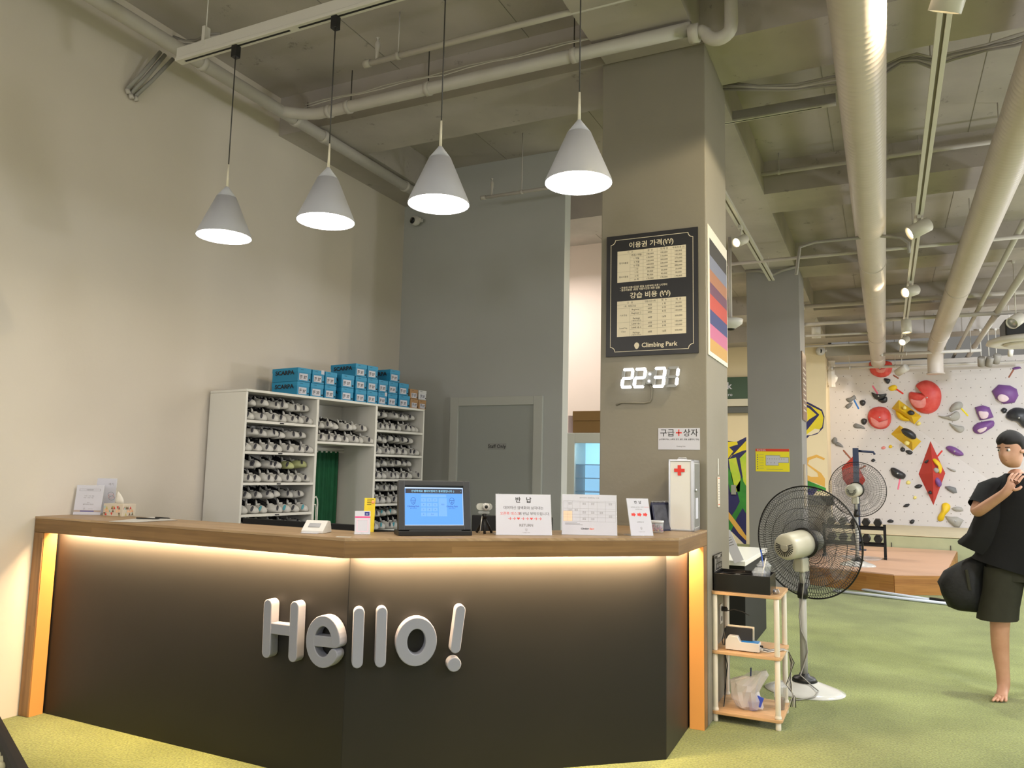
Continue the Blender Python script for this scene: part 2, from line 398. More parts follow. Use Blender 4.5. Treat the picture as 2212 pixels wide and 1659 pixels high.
cw = struct(m.obj('wall_climbing', M_CLIMB), 'white bouldering wall covered in coloured holds')
# rows of bolt holes
m = MB(); k = 0
for i in range(34):
    for j in range(20):
        x = xl+.12+i*.17+(j % 2)*.085; z = .58+j*.17
        if x > 3.6 or z > ZT-.05: continue
        y = wall_y(x, z)
        n = Vector((0, -1, 0)) if z <= crz(x) else NUP
        q = n.to_track_quat('Z', 'Y').to_matrix().to_4x4()
        m.add([(.009*math.cos(a*PI/3), .009*math.sin(a*PI/3), .002) for a in range(6)], [tuple(range(6))], Matrix.Translation((x, y, z)) @ q)
bh = m.obj('bolt_holes', mat('bolt_hole', (120, 112, 104), .8), cw); bh['kind'] = 'stuff'
# landing mat and wooden platform
mt = thing('landing_mat', 'thick pale green landing mat under the climbing wall', 'mat', (0, 15.2, 0))
MB().bbox(-1.04, X1-.02, 0, 3.04, 0, .455, .03).obj('mat_side', mat('mat_cover_green', (176, 182, 146), .7, noise=.05, nscale=4, bump=.35, bscale=5), mt)
MB().bbox(-1.05, X1-.01, -.01, 3.04, .456, .475, .008).obj('mat_top', mat('mat_top_beige', (206, 196, 166), .75, noise=.03, nscale=3), mt)
for x in (-.12, .06, .96): MB().bbox(x, x+.012, -.012, -.002, .24, .33, .002).obj('mat_strap', M_DKWIRE, mt)
pf = thing('wooden_platform', 'low wooden platform with oak block sides before the mat', 'platform', (0, 0, 0))
P = [(-1.3, 11.4), (.06, 10.95), (.636, 11.288), (1.05, 15.17), (-1.3, 15.17)]
MB().prism(P, .0, .236).obj('platform_base', wood('platform_blocks', (176, 124, 62), (150, 98, 44), (.42, .06)), pf)
for (ax_, ay_), (bx_, by_) in zip(P[:3], P[1:4]):
    dx_, dy_ = bx_-ax_, by_-ay_; l_ = math.hypot(dx_, dy_)
    MB().bbox(0, l_, -.012, .0, 0.001, .236, .002).obj('side_board', _M['platform_blocks'], pf, loc=(ax_, ay_, 0), rot=(0, 0, math.atan2(dy_, dx_)))
MB().prism([(x*1.0, y) for x, y in P], .237, .252).obj('platform_top', mat('pinkish_plywood', (206, 168, 142), .5, noise=.04, nscale=2, stretch=(1, 6, 1)), pf)

# ================================================================== RECEPTION COUNTER
F0, F1, F2, F3 = Vector((XL+.002, 2.905)), Vector((-2.243, 2.905)), Vector((-.962, 3.985)), Vector((-.962, 4.683))
P0, P1, P2, P3 = Vector((XL+.07, 3.0)), Vector((-2.28, 3.0)), Vector((-1.045, 4.055)), Vector((-1.06, 4.683))
ZC, ZF = 1.12, 1.030
ct = thing('reception_counter', 'long angled reception counter with oak top and dark front panels', 'counter', (-2.5, 3.2, 0))
O = Vector((2.5, -3.2, 0))
def seg_obj(name, a, b, z0, z1, th, m, par, side=1, label=None, bev=.003):
    """slab standing on the line a->b, thickness th to the inside"""
    d = b-a; L_ = d.length; ang = math.atan2(d.y, d.x)
    mb = MB().bbox(0, L_, 0, th, z0, z1, bev)
    return mb.obj(name, m, par, label, loc=(a.x+2.5, a.y-3.2, 0), rot=(0, 0, ang))
M_PANEL = mat('charcoal_laminate', (36, 35, 33), .45, noise=.05, nscale=3, bump=.03, bscale=9, spec=.3)
# top: thin skin slab plus deep fascia edge
top = [tuple(F0), tuple(F1), tuple(F2), tuple(F3), (-1.55, 4.683), (-1.55, 4.14), (-2.37, 3.27), (XL+.002, 3.27)]
T = Matrix.Translation(O)
MB().prism(top, ZC-.012, ZC, T).obj('counter_top', M_OAKT, ct)
inner = [(F0.x, F0.y+.03), (F1.x-.02, F1.y+.03), (F2.x-.04, F2.y+.01), (F3.x-.04, F3.y), (-1.54, 4.683), (-1.54, 4.14), (-2.37, 3.26), (XL+.002, 3.26)]
MB().prism(inner, ZF+.022, ZC-.0125, T).obj('counter_core', M_OAK, ct)
for a, b in ((F0, F1), (F1, F2), (F2, F3)): seg_obj('fascia', a, b, ZF, ZC-.0125, .03, M_OAK, ct)
# front panels
for a, b in ((P0, P1), (P1, P2), (P2, P3)): seg_obj('front_panel', a, b, 0.0, ZF+.0212, .04, M_PANEL, ct)
# end posts
MB().bbox(XL+.002+2.5, XL+.085+2.5, 2.905-3.2, 2.995-3.2, 0, ZF-.001, .004).obj('end_post', M_OAKZ, ct)
MB().bbox(-1.052+2.5, -.964+2.5, 4.60-3.2, 4.683-3.2, 0, ZF-.001, .004).obj('end_post', M_OAKZ, ct)
# warm LED strips under the fascia; their glow on the end posts is emissive colour
M_LED = mat('warm_led', (255, 190, 110), .5, emit=(255, 196, 124), estr=6)
def led_light(a, b, off, pw):
    d = (b-a); L_ = d.length; d.normalize(); n = Vector((-d.y, d.x)); c = (a+b)/2+n*off
    o = lamp('AREA', (c.x, c.y, ZF+.0115), pw, (1, .68, .38), L_-.12, size_y=.012, name='led_light')
    o.rotation_euler = Euler((R(46), 0, math.atan2(d.y, d.x)))

def led(a, b, off, name='led_strip'):
    d = (b-a).normalized(); n = Vector((-d.y, d.x))
    return seg_obj(name, a+n*off+d*.05, b+n*off-d*.05, ZF+.013, ZF+.0215, .012, M_LED, ct, label='warm glowing strip')
led(F0+Vector((.08, 0)), F1, .036); led(F1, F2, .036); led(F2, F3, .036)
led_light(F0+Vector((.08, 0)), F1, .048, 68); led_light(F1, F2, .048, 58); led_light(F2, F3, .048, 15)
MB().bbox(XL+.086+2.5, XL+.089+2.5, 2.912-3.2, 2.992-3.2, .0, ZF-.004, .0008).obj('post_glow_face', mat('painted_led_glow', (190, 130, 70), .5, emit=(255, 176, 82), estr=.28), ct, 'inner face of the post with painted orange glow')
MB().bbox(-1.050+2.5, -.966+2.5, 4.596-3.2, 4.599-3.2, .0, ZF-.004, .0008).obj('post_glow_face', _M['painted_led_glow'], ct, 'inner face of the post with painted orange glow')
# skirting shadow gap
# Letters of the greeting
M_LET = mat('white_foam_letter', (140, 143, 155), .55)
def panel_uv(a, b, off):
    d = (b-a).normalized(); n = Vector((d.y, -d.x))
    Pp = Vector((a.x+n.x*off, a.y+n.y*off, 0)); N3 = Vector((n.x, n.y, 0)); ang = math.atan2(d.y, d.x)
    def f(cx, cy):
        p = atp(500+cx/3.687, 1240+cy/3.687, Pp, N3)-Pp
        return (p.x*d.x+p.y*d.y, p.z)
    return f, Pp, ang
TH = .055
def letter(name, label, ab, strokes, rings=(), w=.05):
    f, Pp, ang = panel_uv(*ab, TH+.002)
    allp = [f(*p) for s in strokes for p in s]+[f(r[0], r[1]) for r in rings]
    cx = sum(p[0] for p in allp)/len(allp); cz = sum(p[1] for p in allp)/len(allp)
    e = Vector((math.cos(ang), math.sin(ang), 0))
    base = Pp + e*cx + Vector((0, 0, cz))
    m = MB()
    for si, s in enumerate(strokes):
        pts = [(p[0]-cx, p[1]-cz) for p in (f(*q) for q in s)]
        if len(pts) > 3 and s[0] != s[-1]:
            # smooth resample
            pass
        m.prism(ribbon(pts, w, 10), -TH, -.0012*si)
    for (x, y, rx, ry, ww) in rings:
        c = f(x, y); r1 = f(x+rx, y); r2 = f(x, y-ry); ax = abs(r1[0]-c[0]); az = abs(r2[1]-c[1])
        cc = (c[0]-cx, c[1]-cz)
        n = 40
        o1 = [(cc[0]+(ax)*math.cos(2*PI*k/n), cc[1]+(az)*math.sin(2*PI*k/n)) for k in range(n)]
        if ww: 
            i1 = [(cc[0]+(ax-ww)*math.cos(2*PI*k/n), cc[1]+(az-ww)*math.sin(2*PI*k/n)) for k in range(n)]
            ringloft(o1, i1, -TH, 0, m)
        else: m.prism(o1, -TH, 0)
    o = m.obj(name, M_LET); o.location = base; o.rotation_euler = (PI/2, 0, ang)
    bv = o.modifiers.new('bevel', 'BEVEL'); bv.width = .004; bv.segments = 2; bv.limit_method = 'ANGLE'
    return tag(o, label, 'letter', 'letters of the greeting on the counter front')
LP, RP = (P0, P1), (P1, P2)
letter('wall_letter', 'white capital letter H on the dark counter front', LP, [[(288, 245), (273, 625)], [(499, 262), (482, 658)], [(300, 432), (478, 455)]], w=.052)
def ell(cx, cy, rx, ry, a0, a1, n=22): return [(cx+rx*math.cos(R(a0+(a1-a0)*i/n)), cy-ry*math.sin(R(a0+(a1-a0)*i/n))) for i in range(n+1)]
e_arc = ell(726, 540, 102, 166, -2, 322, 30)
letter('wall_letter', 'white small letter e between the H and the double l', LP, [e_arc, [(640, 530), (815, 548)]], w=.050)
letter('wall_letter', 'white small letter l just right of the panel joint', RP, [[(1018, 312), (1003, 708)]], w=.050)
letter('wall_letter', 'white small letter l left of the o', RP, [[(1200, 306), (1187, 702)]], w=.050)
letter('wall_letter', 'white small letter o near the exclamation mark', RP, [], [(1474, 540, 163, 195, .054)])
letter('wall_letter', 'white exclamation mark ending the greeting', RP, [[(1825, 290), (1785, 590)]], [(1775, 722, 56, 58, 0)], w=.050)

# ================================================================== CEILING EQUIPMENT
# front track with four cone pendants
YT, ZTK = 2.92, 3.735
LX = [(-3.140, 2.650), (-2.458, 2.650), (-1.808, 2.650), (-1.125, 2.650)]
tr = thing('lighting_track', 'long white ceiling track holding the four cone pendants', 'light track', (-1.5, YT, ZTK))
M_TRK = mat('track_white', (200, 197, 188), .4)
MB().bbox(-2.085, 1.2, -.018, .018, .012, .075, .002).obj('rail_body', M_TRK, tr)
MB().bbox(-2.085, 1.2, -.026, .026, -.008, .012, .003).obj('rail_face', M_TRK, tr)
for a, b in ((-2.03, -1.26), (-1.2, -.35), (-.3, .5), (.55, 1.15)): MB().box(a, b, -.006, .006, -.0095, -.0078).obj('rail_slot', M_BLACKM, tr)
for x in (-1.88, -.1, 1.1):
    MB().tube([(x, 0, .07), (x, 0, ZS-ZTK)], .003, 6).obj('hanger_wire', M_WIRE, tr)
    MB().bbox(x-.012, x+.012, -.02, .02, .04, .16, .002).obj('hanger_bracket', M_TRK, tr)
M_SHADE = mat('pale_grey_shade', (176, 178, 184), .45)
def pendant(label, x, zb, loc):
    t = thing('pendant_lamp', label, 'lamp', (x, YT, zb), group='cone pendants over the counter')
    r = .142; h = .272
    MB().lathe([(r, 0), (r*.985, .012), (.052, h*.80), (.050, h*.80), (r*.97, .008), (r*.985, 0)], 48, cap=False).obj('lamp_shade', M_SHADE, t)
    MB().lathe([(.052, h*.803), (.012, h), (.010, h+.004), (.0, h+.005)], 40).obj('shade_cap', M_SHADE, t)
    MB().lathe([(.0, .012), (r-.006, .012), (r-.006, .006), (0, .006)], 48).obj('diffuser', mat('lamp_glow', (255, 250, 240), .5, emit=(255, 246, 234), estr=30), t, 'glowing white disc')
    MB().lathe([(.007, h), (.0045, h+.13), (0, h+.13)], 12).obj('cord_grip', mat('ivory_plastic', (214, 208, 186), .5), t)
    MB().tube([(0, 0, h+.12), (0, 0, ZTK-zb-.055)], .0032, 8).obj('cord', M_DKWIRE, t)
    MB().bbox(-.018, .018, -.018, .018, ZTK-zb-.075, ZTK-zb-.005, .003).obj('track_adapter', M_BLACK, t)
    return t
pendant('first cone pendant lamp from the left wall over the counter', *LX[0], None)
pendant('second cone pendant lamp from the left wall over the counter', *LX[1], None)
pendant('third cone pendant lamp from the left, before the back wall', *LX[2], None)
pendant('rightmost cone pendant lamp beside the grey column', *LX[3], None)

# drain pipe along the left wall, its branch along the beam and the trap over the column
pp = thing('drain_pipe', 'thick white drain pipe running along the left wall under the ceiling', 'pipe', (-4.07, 4.4, 4.13))
y0, y1 = -2-4.4, 6.1-4.4
MB().tube([(0, y0, 0), (0, y1, 0)], .046, 20).obj('pipe_run', M_PIPE, pp)
for y in (-1.85, -.9, .02, .35, 1.55): MB().lathe([(.047, -.02), (.053, -.02), (.053, .02), (.047, .02)], 20, Trs((0, y, 0), (PI/2, 0, 0))).obj('pipe_clamp', M_PIPE, pp)
for y in (-1.85, .15, -.9): MB().tube([(0, y, .05), (0, y, .20)], .004, 6).obj('hanger_rod', M_DKWIRE, pp)
br = thing('branch_pipe', 'white branch pipe crossing the room along the concrete beam', 'pipe', (-2.6, 4.41, 4.13))
a = [(-1.47, -.16, 0), (-1.42, -.10, 0), (-1.34, -.04, 0), (-1.24, -.005, 0), (-1.1, 0, 0), (1.62, 0, 0)]
MB().tube(a, .043, 20).obj('pipe_run', M_PIPE, br)
for x in (-1.13, -.95, -.25, .86): MB().lathe([(.045, -.018), (.050, -.018), (.050, .018), (.045, .018)], 20, Trs((x, 0, 0), (0, PI/2, 0))).obj('pipe_collar', M_PIPE, br)
for x in (-.93, -.25, .86): MB().tube([(x, 0, .05), (x, 0, .285)], .004, 6).obj('hanger_rod', M_DKWIRE, br)
tp = at(1510, 70, y=4.41); 
tt = thing('pipe_trap', 'white U shaped drain trap beside the top of the grey column', 'pipe', (tp.x, 4.41, tp.z))
u = [(-.06, 0, 0), (.02, 0, 0)]+[(.06+.055-.075*math.cos(R(20+q*140/8)), 0, .0-.075*math.sin(R(20+q*140/8))*.9) for q in range(9)]+[(.19, 0, .02), (.19, 0, .12), (.19, .0, .3)]
MB().tube(u, .040, 20).obj('pipe_run', M_PIPE, tt)
MB().lathe([(.043, -.03), (.056, -.03), (.056, .03), (.043, .03)], 20, Trs((-.03, 0, 0), (0, PI/2, 0))).obj('pipe_collar', M_PIPE, tt)
# loose white wires lying on the branch pipe
wv = thing('loose_wires', 'pair of thin white wires sagging along the branch pipe', 'wire', (-2.6, 4.41, 4.18))
for s in (0, 1):
    MB().tube([(-1.35+i*.18, -.03+.01*s, .005+.018*abs(math.sin(i*.9+s*.6))+(.02 if s else 0)) for i in range(17)], .004, 6).obj('wire', M_WIRE, wv)

def sprinkler_line(name, label, p0, p1, z, r=.019, heads=(), rods=(), m=None):
    c = (Vector(p0)+Vector(p1))/2; t = thing(name, label, 'pipe', (c.x, c.y, z))
    a = Vector((p0[0]-c.x, p0[1]-c.y, 0)); b = Vector((p1[0]-c.x, p1[1]-c.y, 0)); d = (b-a).normalized()
    MB().tube([a, b], r, 14).obj('pipe_run', m or M_PIPE, t)
    MB().tube([a-d*.03, a+d*.02], r*1.35, 14).obj('end_cap', m or M_PIPE, t)
    for q in heads:
        p = a.lerp(b, q); MB().lathe([(r*.8, 0), (r*.7, .07), (r*.95, .09), (r*.95, .13), (.006, .15), (.006, .165), (.016, .168), (.0, .172)], 12, Trs(tuple(p))).obj('sprinkler_head', M_PIPE, t)
    for q in rods:
        p = a.lerp(b, q); MB().tube([p, p+Vector((0, 0, ZS-z))], .005, 6).obj('hanger_rod', M_PIPE, t)
        MB().lathe([(r*1.05, -.012), (r*1.35, -.012), (r*1.35, .012), (r*1.05, .012)], 14, Matrix.Translation(p) @ Vector(d).to_track_quat('Z', 'Y').to_matrix().to_4x4()).obj('pipe_clamp', M_PIPE, t)
    return t
sprinkler_line('sprinkler_pipe', 'white sprinkler pipe crossing the ceiling above the first beam', (-3.12, 4.06), (-1.2, 4.06), 4.20, heads=(.04,), rods=(.13,))
s0 = at(1045, 427, y=6.1); s1 = at(1290, 388, y=6.1)
sprinkler_line('sprinkler_pipe', 'thin sprinkler pipe in front of the grey green back wall', (s0.x, 6.1), (-1.9, 6.1), s0.z, .015, heads=(.06,), rods=(.28,))

# two round spiral ducts
def duct(label, x, y0, y1, z, r, joints, open_end=False):
    t = thing('air_duct', label, 'duct', (x, y0, z)); prof = []; y = 0; L_ = y1-y0
    prof = [(r-.004, 0)]
    while y < L_:
        prof += [(r, y), (r+.0018, y+.008), (r, y+.016)]; y += .06
    prof += [(r, L_)]
    T = Trs((0, 0, 0), (-PI/2, 0, 0))
    MB().lathe(prof, 48, T).obj('duct_body', M_DUCT, t)
    for q in joints: MB().lathe([(r, q-y0-.02), (r+.007, q-y0-.02), (r+.007, q-y0+.02), (r, q-y0+.02)], 48, T).obj('joint_band', M_DUCT, t)
    for q in range(int(L_/2.4)): 
        MB().tube([(0, .8+q*2.4, r), (0, .8+q*2.4, ZS-z)], .005, 6).obj('hanger_rod', M_PIPE, t)
    return t
d1 = duct('white round air duct nearest the grey columns', -.063, -1.5, 16.9, 3.90, .140, (9.5, 14.6))
d2 = duct('white round air duct right of the spot track', .915, 1.5, 15.9, 3.90, .142, (11.2, 14.8))
# second duct ends in a downturned outlet
m = MB(); q = [(0, 14.35, 0), (0, 14.6, -.02), (0, 14.82, -.10), (0, 14.93, -.26), (0, 14.95, -.46)]
m.tube(q, .135, 32, cap=False); m.obj('outlet_elbow', M_DUCT, d2)
MB().lathe([(.12, -.03), (.155, -.035), (.158, -.045), (.155, -.055), (.118, -.055)], 32, Trs((0, 14.95, -.43))).obj('outlet_rim', M_DUCT, d2)
MB().lathe([(.0, 0), (.118, 0), (.118, .01), (0, .01)], 32, Trs((0, 14.95, -.43))).obj('outlet_mouth', M_BLACKM, d2)
m = MB(); m.tube([(0, 18.35, 0), (0, 18.6, -.03), (0, 18.75, -.12)], .135, 32); m.obj('end_elbow', M_DUCT, d1)

# spot cans
M_CAN = mat('white_spot_can', (206, 202, 194), .4)
M_GLOW = mat('spot_glow', (255, 236, 200), .4, emit=(255, 226, 176), estr=14)
def spot(label, p, aim, r=.05, L_=.15, lit=True, drop=.08, power=0, group='track spotlights', sp=60, color=WARM, m=None):
    t = thing('spotlight', label, 'spotlight', p, group=group)
    d = (Vector(aim)-Vector(p)).normalized(); Q = d.to_track_quat('Z', 'Y').to_matrix().to_4x4()
    MB().lathe([(.0, -L_*.5), (r*.9, -L_*.5), (r, -L_*.45), (r, L_*.5), (r*.88, L_*.5), (r*.86, L_*.36), (0, L_*.36)], 28, Q).obj('spot_can', m or M_CAN, t)
    MB().lathe([(0, L_*.375), (r*.84, L_*.375), (r*.84, L_*.40), (0, L_*.40)], 28, Q).obj('lens', M_GLOW if lit else M_METAL, t)
    MB().tube([(0, 0, r*.2), (0, .0, drop)], .008, 8).obj('stem', M_CAN, t)
    MB().bbox(-.018, .018, -.05, .05, drop, drop+.04, .003).obj('track_adapter', M_CAN, t)
    if power:
        lamp('SPOT', Vector(p)+d*(L_*.5+.01), power, color, .035, target=aim, spot=sp, blend=.5, name='spot_light')
    return t
def track_y(label, x, y0, y1, z, slot=True):
    t = thing('lighting_track', label, 'light track', (x, (y0+y1)/2, z)); h = (y1-y0)/2
    MB().bbox(-.018, .018, -h, h, .01, .07, .002).obj('rail_body', M_TRK, t)
    for s in (-1, 1): MB().bbox(s*.023-.014, s*.023+.014, -h, h, -.004, .012, .002).obj('rail_lip', M_TRK, t)
    MB().box(-.009, .009, -h, h, .003, .008).obj('rail_slot', mat('track_slot', (100, 92, 74), .6), t)
    n = max(2, int((y1-y0)/1.6))
    for i in range(n): MB().tube([(0, -h+.3+i*(2*h-.6)/(n-1), .07), (0, -h+.3+i*(2*h-.6)/(n-1), ZS-z)], .004, 6).obj('hanger_rod', M_PIPE, t)
    return t
TX = .355
track_y('long white spot track running between the two air ducts', TX, 1.5, 17.4, 3.90)
track_y('short white spot track beside the farther grey column', at(1660, 594, z=3.95).x, 5.6, 10.2, 3.95)
def tspot(px, py, label, aimdx, aimdy, aimz, **k):
    # can on the long track: find its y from the pixel height, hanging 0.13 below
    z = k.pop('z', 3.78); p = at(px, py, z=z); x = TX; t = (x/ray(px, py).x) if abs(ray(px, py).x) > 1e-6 else 1
    y = p.y
    return spot(label, (x, y, z), (x+aimdx, y+aimdy, aimz), **k)
tspot(1986, 494, 'white spotlight can nearest the camera, hanging between the ducts', -2.2, -.6, 2.6, r=.068, L_=.20, drop=.09, power=60)
tspot(2050, -22, 'white spotlight can at the top edge of the photo', -.6, .8, 2.2, r=.075, L_=.2, drop=.09, power=50, lit=True)
tspot(1965, 629, 'lit spotlight can second along the track between the ducts', -2.6, -2.4, 2.6, r=.068, L_=.19, drop=.09, power=60)
tspot(1958, 705, 'lit spotlight can aimed straight down between the ducts', .1, -.2, 0, r=.072, L_=.2, drop=.09, power=60, z=3.74)
tspot(1944, 736, 'small lit spotlight can just below the downward one', -1.2, -2.2, 2.4, r=.06, L_=.18, drop=.09, power=30, z=3.74)
tspot(1930, 800, 'farthest lit spotlight can on the track, before the red hold', -2.0, 1.6, 2.4, r=.075, L_=.24, drop=.34, power=60, z=3.55)
q = at(1600, 520, z=3.80); q.x = at(1660, 594, z=3.95).x; spot('lit spotlight can beside the column price poster', tuple(q), (q.x-.9, q.y-1.6, q.z-.9), r=.05, L_=.16, drop=.12, power=20)
q = at(1763, 718, y=14.2); spot('lit spotlight can pointing down beside the yellow mural', tuple(q), (q.x, q.y+.9, 0), r=.075, L_=.2, drop=ZS-q.z-.04, power=60)
for px, lb in ((2120, 'left'), (2137, 'middle'), (2153, 'right')):
    q = at(px, 781 if px != 2153 else 775, y=16.2)
    spot('%s of three unlit grey spot cans below the round ceiling unit' % lb, tuple(q), (q.x+(-.4 if px > 2130 else .1), q.y+1.5, q.z-2), r=.062, L_=.17, drop=ZB-q.z-.04, lit=False, group='unlit spot cans', m=mat('grey_can', (150, 146, 140), .5))
q = at(2195, 692, y=12.5); spot('large unlit spotlight can near the right edge under the ceiling', tuple(q), (q.x-.6, q.y-.6, q.z-.5), r=.085, L_=.2, drop=ZS-q.z-.04, lit=False)
q = at(2183, 762, y=15.5); spot('tiny lit spotlight at the right edge above the purple hold', tuple(q), (q.x-.1, q.y+1, q.z-1.5), r=.04, L_=.12, drop=ZS-q.z-.04, lit=True, power=20, color=COOL)
# unseen cool wash light added to brighten the climbing wall
lamp('SPOT', (3.0, 13.4, 3.7), 260, COOL, .1, target=(.9, 18.2, 2.6), spot=100, blend=.8, name='wall_fill')

# cross pipes in the right-hand bays
def xpipe(label, px0, py0, px1, py1, y, r, cat='pipe', name='ceiling_pipe', m=None, rods=()):
    a = at(px0, py0, y=y); b = at(px1, py1, y=y); z = (a.z+b.z)/2
    return sprinkler_line(name, label, (a.x, y), (b.x, y), z, r, rods=rods, m=m)
xpipe('thin grey pipe crossing behind the first duct, nearest the camera', 1560, 389, 2260, 290, 7.45, .020, rods=(.2, .55))
xpipe('white pipe crossing in front of the farther grey column', 1560, 569, 2240, 512, 9.2, .020)
xpipe('white pipe crossing above the red map column top', 1735, 660, 2230, 632, 12.8, .035)
xpipe('lower white pipe crossing between the farther columns', 1735, 694, 2230, 680, 13.3, .03)
xpipe('thin pipe crossing before the mural wall', 1735, 724, 1880, 721, 14.0, .02)
xpipe('grey pipe near the mural camera', 1735, 747, 1880, 744, 15.6, .022)
xpipe('grey sprinkler pipe above the climbing wall', 1905, 765, 2120, 757, 16.1, .03, rods=(.25, .55, .9))
xpipe('white rail pipe along the top of the climbing wall', 1797, 790, 2213, 788, 17.3, .028, rods=(.1, .35))
# flat grey light rail seen behind the column
a = at(1570, 262, y=5.9); b = at(1806, 232, y=5.9)
t = thing('light_rail', 'dark grey slim light rail behind the first air duct', 'light track', ((a.x+b.x)/2, 5.9, a.z-.01)); h = (b.x-a.x)/2
MB().bbox(-h-.1, h, -.03, .03, 0, .07, .003).obj('rail_body', mat('rail_grey', (150, 146, 142), .5), t)
MB().bbox(-h-.1, h, -.02, .02, -.008, 0, .001).obj('rail_face', M_TRK, t)
MB().box(-h-.1, h*.75, -.004, .004, -.0095, -.0082).obj('rail_slot', M_BLACKM, t)
# cable bundles
def cables(label, pts, n=3, r=.012, spread=.03, m=None, cat='cable', name='cable_bundle'):
    c = Vector(pts[0]); t = thing(name, label, cat, tuple(c))
    for k in range(n):
        MB().tube([Vector(p)-c+Vector((0, 0, (k-n/2)*spread+.01*math.sin(i*1.7+k))) for i, p in enumerate(pts)], r, 8).obj('cable', (m or M_PIPE) if k % 2 else mat('dull_cable', (150, 146, 140), .6), t)
    return t
def P3(px, py, **k): return tuple(at(px, py, **k))
cables('grey cable bundle clipped behind the column on the first bay', [P3(x, y, y=5.34) for x, y in ((1562, 183), (1640, 188), (1720, 184), (1800, 171), (1900, 158))], 3, .010, .022)
cables('cable loops hanging between the two ducts', [P3(x, y, y=5.6) for x, y in ((1915, 146), (1945, 128), (1980, 122), (2010, 132), (2060, 118), (2130, 100), (2190, 85), (2260, 66))], 4, .010, .018)
cables('white conduit running along the ceiling beam to the far column', [P3(x, y, y=8.15) for x, y in ((1720, 590), (1724, 560), (1728, 530), (1760, 518), (1830, 514), (1900, 508), (1945, 508), (1962, 520), (1964, 545))], 1, .016)
cables('conduit curving down onto the farther column top', [P3(x, y, y=10.45) for x, y in ((1610, 583), (1640, 584), (1672, 590), (1690, 580), (1726, 573))], 1, .02)
cables('cable loop near the left wall above the lighting track', [P3(x, y, y=3.6) for x, y in ((375, 85), (400, 90), (425, 88), (450, 78), (475, 78))], 3, .010, .02)
# bracket of three conduits going down the left wall
t = thing('conduit_bracket', 'three grey conduits slanting from the drain pipe down the left wall', 'conduit', (XL+.03, 3.2, 4.0))
for k, (pa, pb) in enumerate((((347, 112), (275, 192)), ((357, 118), (282, 203)), ((374, 127), (292, 208)))):
    a = at(*pa, x=XL+.12)-t.location; b = at(*pb, x=XL+.02)-t.location
    mid = a.lerp(b, .55)+Vector((0, 0, -.008)); MB().tube([a, mid, b], .013, 10).obj('conduit', mat('conduit_grey', (150, 148, 142), .5), t)
    MB().tube([b, b+Vector((.005, .01, -.03))], .015, 10).obj('conduit_end', M_PIPE, t)
# long sloping pipes at right
def lp(label, a, b, r, name='ceiling_pipe', m=None):
    a, b = Vector(a), Vector(b); t = thing(name, label, 'pipe', tuple(a)); MB().tube([(0, 0, 0), b-a], r, 14).obj('pipe_run', m or M_PIPE, t)
    for q in (.35, .7): p = (b-a)*q; MB().lathe([(r, -.02), (r*1.25, -.02), (r*1.25, .02), (r, .02)], 14, Matrix.Translation(p) @ (b-a).to_track_quat('Z', 'Y').to_matrix().to_4x4()).obj('pipe_collar', M_PIPE, t)
    return t
lp('thin pipe running back right of the second duct', P3(2212, 478, z=4.0), P3(2046, 797, z=4.0), .03)
q2 = P3(2078, 790, z=3.95); lp('thick pipe at right ending in a white valve before the wall', P3(2230, 560, z=3.95), q2, .045)
t = thing('pipe_valve', 'white valve with brass tap at the end of the right hand pipe', 'valve', at(2072, 800, y=q2[1]))
MB().lathe([(.0, -.12), (.10, -.12), (.115, -.09), (.11, -.05), (.05, -.02), (.045, .12), (0, .12)], 24).obj('valve_body', mat('valve_cream', (224, 214, 190), .5), t)
MB().tube([(.04, 0, -.02), (.25, 0, -.01)], .02, 10).obj('tap_stem', mat('brass', (170, 130, 80), .4, metal=.6), t)
MB().lathe([(0, -.01), (.05, -.01), (.05, .01), (0, .01)], 14, Trs((.3, 0, -.01), (0, PI/2, 0))).obj('tap_wheel', mat('tap_red', (150, 70, 50), .5), t)
# round ceiling cassette
c = at(2218, 738, y=13.4)
t = thing('ceiling_cassette', 'round white air conditioning unit hanging at the right edge', 'air conditioner', (c.x, 13.4, c.z))
MB().lathe([(0, .06), (.42, .06), (.50, .03), (.52, -.02), (.46, -.04), (.40, -.045), (.38, -.03)], 48).obj('unit_ring', M_CAN, t)
MB().lathe([(.40, -.028), (.29, -.026), (.29, .0), (.40, .0)], 48).obj('air_slot', M_BLACKM, t)
MB().lathe([(0, -.065), (.22, -.06), (.30, -.045), (.30, -.03), (0, -.03)], 48).obj('unit_centre', M_CAN, t)
MB().bbox(-.3, .3, -.3, .3, .06, .3, .02).obj('unit_body', M_BLACK, t)
# cctv cameras
def cctv(label, p, s=1):
    t = thing('security_camera', label, 'camera', p)
    MB().lathe([(0, -.03*s), (.045*s, -.03*s), (.052*s, 0), (.045*s, .03*s), (0, .035*s)], 24, Trs((0, .03, .0), (PI/2, 0, .5))).obj('camera_body', WHITE, t)
    MB().lathe([(0, 0), (.034*s, 0), (.03*s, .012), (0, .016)], 24, Trs((-.012*s, -.006*s, -.006), (PI/2, 0, -.35))).obj('lens', M_BLACK, t)
    MB().bbox(-.01, .07*s, .02, .07, -.012, .02, .004).obj('mount', WHITE, t)
cctv('small white camera with black lens high in the back left corner', tuple(at(894, 475, y=6.46)))
cctv('small white camera on the far mural wall by the pipes', tuple(at(1772, 758, y=16.9)), 1.8)
q = at(1578, 700, y=8.9)
t = thing('dome_camera', 'white dome camera behind the first column edge', 'camera', tuple(q))
MB().lathe([(0, -.06), (.05, -.055), (.09, -.03), (.13, .0), (.14, .05), (0, .05)], 28).obj('dome_body', WHITE, t)
MB().lathe([(0, -.075), (.04, -.07), (.055, -.045), (0, -.045)], 20).obj('dome_lens', M_BLACK, t)
